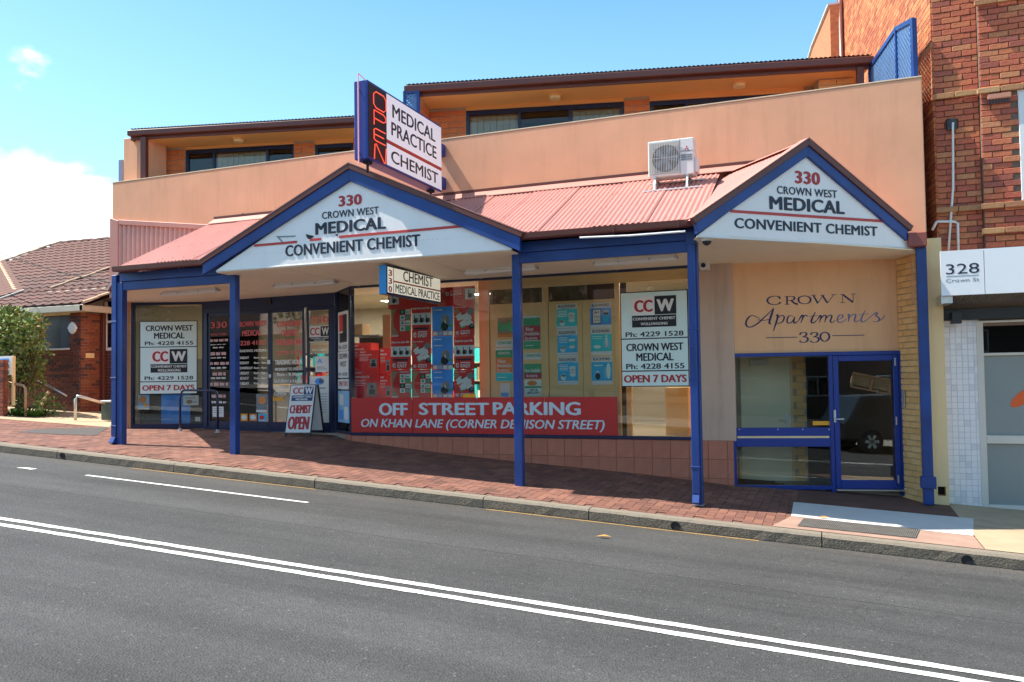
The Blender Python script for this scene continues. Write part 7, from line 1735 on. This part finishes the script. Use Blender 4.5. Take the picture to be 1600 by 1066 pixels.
# white window at the edge of the view
b = MB(); b.box(FM, wu0, wu0+.09, YR-PJ-.02, YR, wwb, wwt); b.box(FM, wu0+.09, wu0+1.2, YR-PJ-.02, YR, wwb, wwb+.09); b.box(FM, wu0+.09, wu0+1.2, YR-PJ-.02, YR, wwt-.09, wwt); b.box(FM, wu0+1.2, wu0+1.29, YR-PJ-.02, YR, wwb, wwt); wn = nb.part('window', b, m_whitepaint, bevel=.006)
b = MB(); b.box(FM, wu0+.09, wu0+1.2, YR-PJ+.02, YR-PJ+.03, wwb+.09, wwt-.09); nb.part('pane', b, m_glassd, parent=wn)
b = MB(); b.box(FM, wu0+.09, wu0+1.2, YR-PJ+.06, YR-PJ+.07, wwb+.09, wwt-.09); nb.part('blind', b, m_paper, parent=wn)
# side wall towards the shop: courses receding
YSE = 20.0; XSE = FM.u(1319, 60, YSE); FSd = fr2((ux0, YR), (XSE, YSE)); FSd.ey = -FSd.ey
Ly = math.hypot(XSE-ux0, YSE-YR)
b = MB(); b.box(FSd, .30, Ly, .012, .3, 1.0, 9.0); sdw = nb.part('side_wall', b, m_mortar_t)
acc = MB(); rnd = random.Random(4)
def sidebrick(acc, u0, u1, w0, w1, v):
    acc.box(FSd, u0, u1, v, v+.03, w0, w1)
rows_ = int((8.9-1.6)/.0855)
for r in range(rows_):
    x = .0-(.12 if r % 2 else 0); w = 1.6+r*.0855
    while x < Ly:
        a, c = max(x, .0), min(x+.24, Ly); x += .25
        if c-a > .04: acc.cur = rnd.randrange(5); sidebrick(acc, a, c, w+.005, w+.0855-.005, -.015+rnd.uniform(-.002, .002))
acc.cur = 0
pal = [(.56, .20, .08), (.50, .16, .07), (.60, .25, .10), (.53, .18, .075), (.42, .12, .055)]
nb.part('side_brick', acc, [mat('side brick tone', c, .9, .15, 14, .4, 45) for c in pal], parent=sdw, kind='stuff')
# stepped rear block with a brown soil pipe in the recess
yR2 = YSE+.05; uL2, uR2 = FM.u(1296.5, 50, yR2), FM.u(1322, 50, yR2); wtp = FM.w(1297, 8, yR2)
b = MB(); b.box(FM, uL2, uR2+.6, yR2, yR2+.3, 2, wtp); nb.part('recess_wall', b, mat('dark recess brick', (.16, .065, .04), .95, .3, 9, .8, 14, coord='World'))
FS2 = fr2((uL2-.002, yR2), (FM.u(1262, 90, 28), 28)); FS2.ey = -FS2.ey
pts = [FS2.px(*p) for p in ((1296.5, 8), (1285, 36), (1270, 72), (1264, 92))]
b = MB(); b.prism([FS2.P(0, 0, 2)]+[FS2.P(u, 0, w) for u, w in pts]+[FS2.P(pts[-1][0], 0, 2)], [FS2.P(0, .25, 2)]+[FS2.P(u, .25, w) for u, w in pts]+[FS2.P(pts[-1][0], .25, 2)]); rwl = nb.part('rear_wall', b, mat('rear brick', (.58, .21, .09), .9, .25, 9, .8, 14, coord='World'))
b = MB()
for p, q_ in zip(pts, pts[1:]): b.beam(FS2.P(p[0], .1, p[1]+.02), FS2.P(q_[0], .1, q_[1]+.02), .3, .04)
nb.part('verge_trim', b, m_whitepaint, parent=rwl)
u, _w = FM.px(1314.5, 50, yR2-.12); b = MB(); b.tube([FM.P(u, yR2-.12, 3), FM.P(u, yR2-.12, 8.6)], .075, 10); nb.part('soil_pipe', b, m_brown, smooth=True)
# conduit and junction box, bent pipe, terracotta vent
u, w = FM.px(*z8(1147, 768), YR-.05); b = MB(); b.box(FM, u-.08, u+.08, YR-.06, YR-.012, w-.10, w+.07); jb = nb.part('junction_box', b, m_blackp, bevel=.02)
u2, w2_ = FM.px(1482, 392, YR-.05); b = MB(); b.tube([FM.P(u+.01, YR-.08, w), FM.P(u+.01, YR-.05, w-.12), FM.P(u-.01, YR-.05, (w+w2_)/2), FM.P(u2, YR-.05, w2_)], .016, 8); nb.part('conduit', b, m_whitepaint, smooth=True)
pts = [FM.px(*zR(a, c), YR-.05) for a, c in ((835, 585), (868, 520), (880, 514), (1020, 514), (1048, 528), (1052, 760))]; b = MB(); b.tube([FM.P(a, YR-.05, c) for a, c in pts], .018, 8); nb.part('pipe', b, m_whitepaint, smooth=True)
u, w = FM.px(1561, 154, YR-PJ-.04); b = MB(); b.box(FM, u-.15, u+.15, YR-PJ-.07, YR-PJ-.012, w-.005, w+.075); vn = nb.part('wall_vent', b, mat('salmon terracotta', (.62, .27, .17), .7, .08, 9), bevel=.012)
b = MB(); b.box(FM, u-.14, u+.14, YR-PJ-.05, YR-PJ-.012, w-.07, w-.0055); nb.part('vent_base', b, m_brown, parent=vn)
for k in range(7):
    for j in range(2): b = MB(); b.box(FM, u-.125+.036*k, u-.102+.036*k, YR-PJ-.053, YR-PJ-.0505, w-.06+.028*j, w-.04+.028*j); nb.part('vent_hole', b, m_rubber, parent=vn)
# ---- awning board of number 328
YB = 12.55; zs7 = Z(1400, 400, 2.665)
(f0, ft), (_a, _b) = FM.px(1469, 393, YB), FM.px(1473, 462, YB); fbm = FM.w(1480, 462, YB)
bw = Thing('shop_awning', 'flat grey awning with a white fascia board reading 328 Crown St', 'awning', (f0+2, YB+.4, fbm))
uj = FM.u(1538, 420, YB)
for a, c in ((f0, uj-.004), (uj+.004, f0+4.5)):
    b = MB(); b.box(FM, a, c, YB, YB+.05, fbm, ft); fp = bw.part('fascia_panel', b, mat('bright white panel', (.86, .87, .88), .35, .02, 2))
letters(bw, fp, FM, YB-.001, [('328', zR(950, 955), zR(1225, 855), m_dark, dict(bold=-.004)), ('Crown St', zR(950, 1022), zR(1225, 978), m_grey, dict(bold=-.01))], dep=.001)
p, q2 = FM.px(*zR(950, 972), YB), FM.px(*zR(1222, 960), YB); b = MB(); b.box(FM, p[0], q2[0], YB-.002, YB-.0005, p[1]-.004, p[1]+.004); bw.part('underline', b, m_grey, parent=fp)
b = MB(); b.corr((f0+.02, YB+.06, fbm+.03), (f0+4.5, YB+.06, fbm+.03), (f0+4.5, YR-.02, fbm-.02), (f0+.02, YR-.02, fbm-.02), pitch=.06, amp=.01); bw.part('soffit_sheet', b, m_alu)
w0 = FM.w(1500, 500, YR-.1); b = MB(); b.box(FM, FM.u(1470, 490, YR-.1), f0+4.5, YR-.10, YR-.0, w0+.0, w0+.16); bw.part('beam', b, m_blackp, bevel=.006)
b = MB(); ub = FM.u(1493, 490, YR-.2); b.box(FM, ub-.06, ub+.06, YR-.34, YR-.11, w0-.06, w0+.10); bw.part('bracket', b, m_blackp, bevel=.004)
b = MB(); b.box(FM, f0+.0, f0+.14, YB+.06, YR-.11, fbm-.10, fbm+.02); bw.part('end_plate', b, m_alu)
# ---- shopfront: mosaic column, cream frame, frosted glass
mu0, mu1 = FM.u(1474, 510, YR), FM.u(1529.5, 510, YR); zmt = w0+.0; zmb = -2.05
b = MB(); b.box(FM, mu0, mu1, YR+.004, YR+.35, zmb-.2, zmt); mc = nb.part('mosaic_column', b, m_grout)
s = (mu1-mu0)/6; n = 0
r = 0; w = zmt
while w > -1.98 and n < 290:
    for k in range(6):
        off = 0
        me = piece('mosaic_tile', s-.004, .008, s*1.12-.004, m_mosaic, .0015); nb.inst('mosaic_tile', me, fmat(FM, mu0+k*s+.002, YR-.004, w-s*1.12+.002), mc); n += 1
    w -= s*1.12
sf0, sf1 = mu1+.005, mu1+3.0; zz7 = lambda a, c: FM.px(*zs7(a, c), YR)
uu1 = FM.u(*zs7(372, 600), YR); t1, t2, m1, m2_, b1 = [FM.w(*zs7(440, c), YR) for c in (266, 403, 414, 748, 1038)]; m3 = FM.w(*zs7(440, 782), YR); t0 = FM.w(*zs7(440, 276), YR)
b = MB(); b.box(FM, sf0, uu1-.09, YR+.02, YR+.12, b1-.12, t1); b.box(FM, uu1-.088, uu1, YR-.01, YR+.10, b1-.12, t1-.002)
for a, c in ((t0, t1-.003), (m1, t2), (m3, m2_), (b1-.12, b1)): b.box(FM, uu1+.001, sf1, YR-.008, YR+.10, a, c)
sfr = nb.part('shopfront_frame', b, mat('cream frame', (.66, .62, .55), .5, .04, 3), bevel=.005)
for a, c, mt in ((t2, t0, m_glassd), (m2_, m1, m_frost), (b1, m3, m_frost)): b = MB(); b.box(FM, uu1+.001, sf1, YR+.04, YR+.05, a, c); nb.part('pane', b, mt, parent=sfr)
b = MB(); b.box(FM, sf0, sf1, YR+.5, YR+.55, -2.1, w0+.2); nb.part('shop_interior', b, m_innerdark)
u, w = zz7(525, 590); b = MB(); b.poly(FM, [(u+.16*math.cos(i*.5)+.02, w+.10*math.sin(i*.5)+.10*math.cos(i*.5)) for i in range(12)], YR+.036, YR+.0395); nb.part('emblem', b, mat('orange emblem', (.75, .12, .02), .5), parent=sfr)
b = MB(); b.box(FM, sf0-.02, sf1, YR-.06, YR+.2, -2.3, b1-.122); nb.part('step', b, m_slab)
b = MB(); b.box(FM, sf0, sf1, YR+.02, YR+.3, t1+.002, 1.75); nb.part('head_wall', b, m_grout)
# dark gap between the two buildings
b = MB(); b.box(FM, XR+.0, ux0+.02, YR+3.0, YR+3.1, -2, 4.2); nb.part('gap_wall', b, m_brown)
# ================================================================== ACROSS THE ROAD (seen mirrored in the glass)
zo = lambda x: zk(max(-40, min(30, x)))
def mirror_pt(px, py, dist):
    """the place across the road that the lobby glass mirrors at this pixel of the photograph"""
    u, w = FP.px(px, py); p = FP.P(u, 0, w); d = p.normalized(); n = -FP.ey; r = d-n*2*d.dot(n); return p+r*dist
_p, _q = mirror_pt(1361, 690, 0), mirror_pt(1361, 690, 1)
_d = 12.0
for _ in range(60): pw_ = _p+(_q-_p)*_d; _d += (pw_.z-.36-zroad(pw_.x, 2.2))*4
KC = 0.0
sheet('far_verge', lin(-60, 40, 50), lin(-40, -2.6, 10), lambda x, y: zo(x)+.01, m_patch)
def suv(x, y, rot, z):
    t = Thing('parked_car', 'black four wheel drive parked at the kerb across the road', 'car', (x, y, z), rot=rot); F = Frame(x, y, rot, 0)
    prof = [(-2.3, .42), (-2.25, .95), (-2.1, 1.05), (-1.75, 1.70), (.55, 1.74), (1.05, 1.12), (2.1, .98), (2.3, .75), (2.28, .40)]
    b = MB(); b.poly(F, [(a, z+c) for a, c in prof], -.9, .9); bd = t.part('body', b, m_carpaint, bevel=.05)
    for sgn in (-.905, .903):
        b = MB(); b.poly(F, [(-1.85, z+1.08), (-1.6, z+1.60), (.45, z+1.63), (.88, z+1.12)], sgn, sgn+.003); t.part('side_window', b, mat('car glass', (.02, .025, .03), .05) if sgn < 0 else bpy.data.materials['car glass'])
    for cx in (-1.45, 1.40):
        for v0 in (-.93, .70):
            b = MB(); b.disc(F, cx, z+.36, .36, v0, v0+.23, 24); wh = t.part('wheel', b, m_rubber, bevel=.02)
            b = MB(); v1 = v0-.006 if v0 < 0 else v0+.231
            for k in range(6): a = k*1.047; b.poly(F, [(cx+.04*math.cos(a-1.2), z+.36+.04*math.sin(a-1.2)), (cx+.22*math.cos(a-.22), z+.36+.22*math.sin(a-.22)), (cx+.22*math.cos(a+.22), z+.36+.22*math.sin(a+.22)), (cx+.04*math.cos(a+1.2), z+.36+.04*math.sin(a+1.2))], v1, v1+.005)
            t.part('rim', b, m_alu, parent=wh)
zc = pw_.z-.36
suv(pw_.x+1.45, pw_.y-.90, 0.0, zc)
# raised truck tray behind the car
pt = mirror_pt(1361, 598, 19.5); tr = Thing('truck_tray', 'tilted cream steel truck tray with rusty ribs parked across the road', 'truck', tuple(pt), rot=0); F = Frame(pt.x, pt.y, R(24), 0)
def rot2(u, w, a=R(-13)): u *= .60; w *= .56; return (u*math.cos(a)-w*math.sin(a), pt.z+u*math.sin(a)+w*math.cos(a))
b = MB(); b.poly(F, [rot2(-1.1, -.35), rot2(1.1, -.35), rot2(1.1, .35), rot2(-1.1, .35)], -.03, .03); tl_ = tr.part('tailgate', b, m_trayyel)
for u0, u1 in ((-1.15, -1.0), (-.05, .08), (1.0, 1.15)): b = MB(); b.poly(F, [rot2(u0, -.45), rot2(u1, -.45), rot2(u1, .4), rot2(u0, .4)], .041, .12); tr.part('rib', b, m_tan, parent=tl_)
b = MB(); b.poly(F, [rot2(-1.15, .36), rot2(1.15, .36), rot2(1.15, .46), rot2(-1.15, .46)], -.06, .13); b.poly(F, [rot2(-1.15, -.56), rot2(1.15, -.56), rot2(1.15, -.46), rot2(-1.15, -.46)], -.06, .13); tr.part('rail', b, m_tan, parent=tl_)
b = MB(); b.poly(F, [rot2(-1.1, -.3), rot2(1.1, -.3), rot2(1.1, .2), rot2(-1.1, .2)], -2.2, -.05); tr.part('bed', b, m_trayyel)
b = MB(); b.box(F, -.8, .8, -3.2, -1.2, zc+.4, pt.z-.55); tr.part('chassis', b, m_blackp, bevel=.05)
for cx in (-.9, .8):
    b = MB(); F90 = Frame(F.P(cx, -1.6, 0).x, F.P(cx, -1.6, 0).y, R(114)); b.disc(F90, 0, zc+.42, .42, 0, .22, 20); tr.part('wheel', b, m_rubber)
def tree(x, y, h, r, seed, label, dens=1.0):
    z = zo(x)+KC; t = Thing('street_tree', label, 'tree', (x, y, z), 'trees across the road'); rnd = random.Random(seed)
    b = MB(); tp = Vector((x+rnd.uniform(-.3, .3), y, z+h*.5)); b.tube([Vector((x, y, z-.3)), Vector((x, y, z+h*.25)), tp], [r*.085, r*.06, r*.04], 8); bl = []
    for k in range(11):
        a = rnd.uniform(0, 6.28); rr = r*rnd.uniform(.35, .8); c = Vector((x+rr*math.cos(a), y+rr*math.sin(a), z+h*rnd.uniform(.45, .95))); b.tube([tp-Vector((0, 0, rnd.uniform(0, h*.2))), tp.lerp(c, .5)+Vector((0, 0, .2)), c], [r*.03, r*.02, r*.006], 6); bl.append((c.x, c.y, c.z, r*rnd.uniform(.26, .46)))
    t.part('trunk', b, m_bark); foliage(t, bl, int(3800*dens), .34, .12, (m_leaf3, m_lD, m_lB), seed, 'crown', .3)
tree(-26, -20, 10, 4.6, 16, 'spreading dark tree across the road opposite the entry doors', 1.2); tree(-37, -22, 11, 4.8, 17, 'large dark tree across the road beyond the entry doors', 1.2)
tree(-15, -15, 9, 3.8, 11, 'broad dark tree standing across the road near the block wall', 1.1); tree(-22, -17, 8, 3.2, 12, 'rounded tree across the road, further up the hill'); tree(-7, -21, 10, 4, 13, 'tall tree across the road behind the parked car'); tree(-32, -14, 9, 3.6, 14, 'leafy tree across the road at the top of the slope'); tree(22, -14, 8, 3.4, 15, 'tree across the road at the downhill end')

# the block of flats across the road
fb = Thing('far_building', 'plain dark brick flats with a low tiled roof standing across the road', 'building', (8, -26, zo(8)+KC))
m_fb = mat('dark brown brickwork', (.13, .085, .065), .9, .25, 5, coord='World')
b = MB(); b.box(FM, -9, 34, -36, -26, zo(34)+KC-1, zo(8)+KC+5.4); fb.part('wall', b, m_fb)
b = MB(); b.prism([Vector((-9.6, -25.2, zo(8)+KC+5.41)), Vector((-9.6, -36.8, zo(8)+KC+5.41)), Vector((-9.6, -31, zo(8)+KC+7.6))], [Vector((34.6, -25.2, zo(8)+KC+5.41)), Vector((34.6, -36.8, zo(8)+KC+5.41)), Vector((34.6, -31, zo(8)+KC+7.6))]); fb.part('roof', b, m_rooftile)
for k in range(9):
    for j in range(2):
        x = -7+4.6*k; z0 = zo(8)+KC+.9+2.5*j; b = MB(); b.box(FM, x, x+1.5, -25.99, -25.93, z0, z0+1.3); w_ = fb.part('window', b, m_whitepaint); b = MB(); b.box(FM, x+.08, x+.72, -25.925, -25.92, z0+.08, z0+1.22); b.box(FM, x+.78, x+1.42, -25.925, -25.92, z0+.08, z0+1.22); fb.part('pane', b, m_glassd, parent=w_)

fb = Thing('far_building', 'long low dark house with a tiled roof across the road uphill', 'building', (-40, -26, zo(-30)+KC))
b = MB(); b.box(FM, -64, -13, -34, -27, zo(-13)+KC-1, zo(-40)+KC+3.4); fb.part('wall', b, m_fb)
b = MB(); b.prism([Vector((-65, -26.2, zo(-40)+KC+3.41)), Vector((-65, -34.8, zo(-40)+KC+3.41)), Vector((-65, -30.5, zo(-40)+KC+6.0))], [Vector((-12, -26.2, zo(-40)+KC+3.41)), Vector((-12, -34.8, zo(-40)+KC+3.41)), Vector((-12, -30.5, zo(-40)+KC+6.0))]); fb.part('roof', b, m_rooftile)
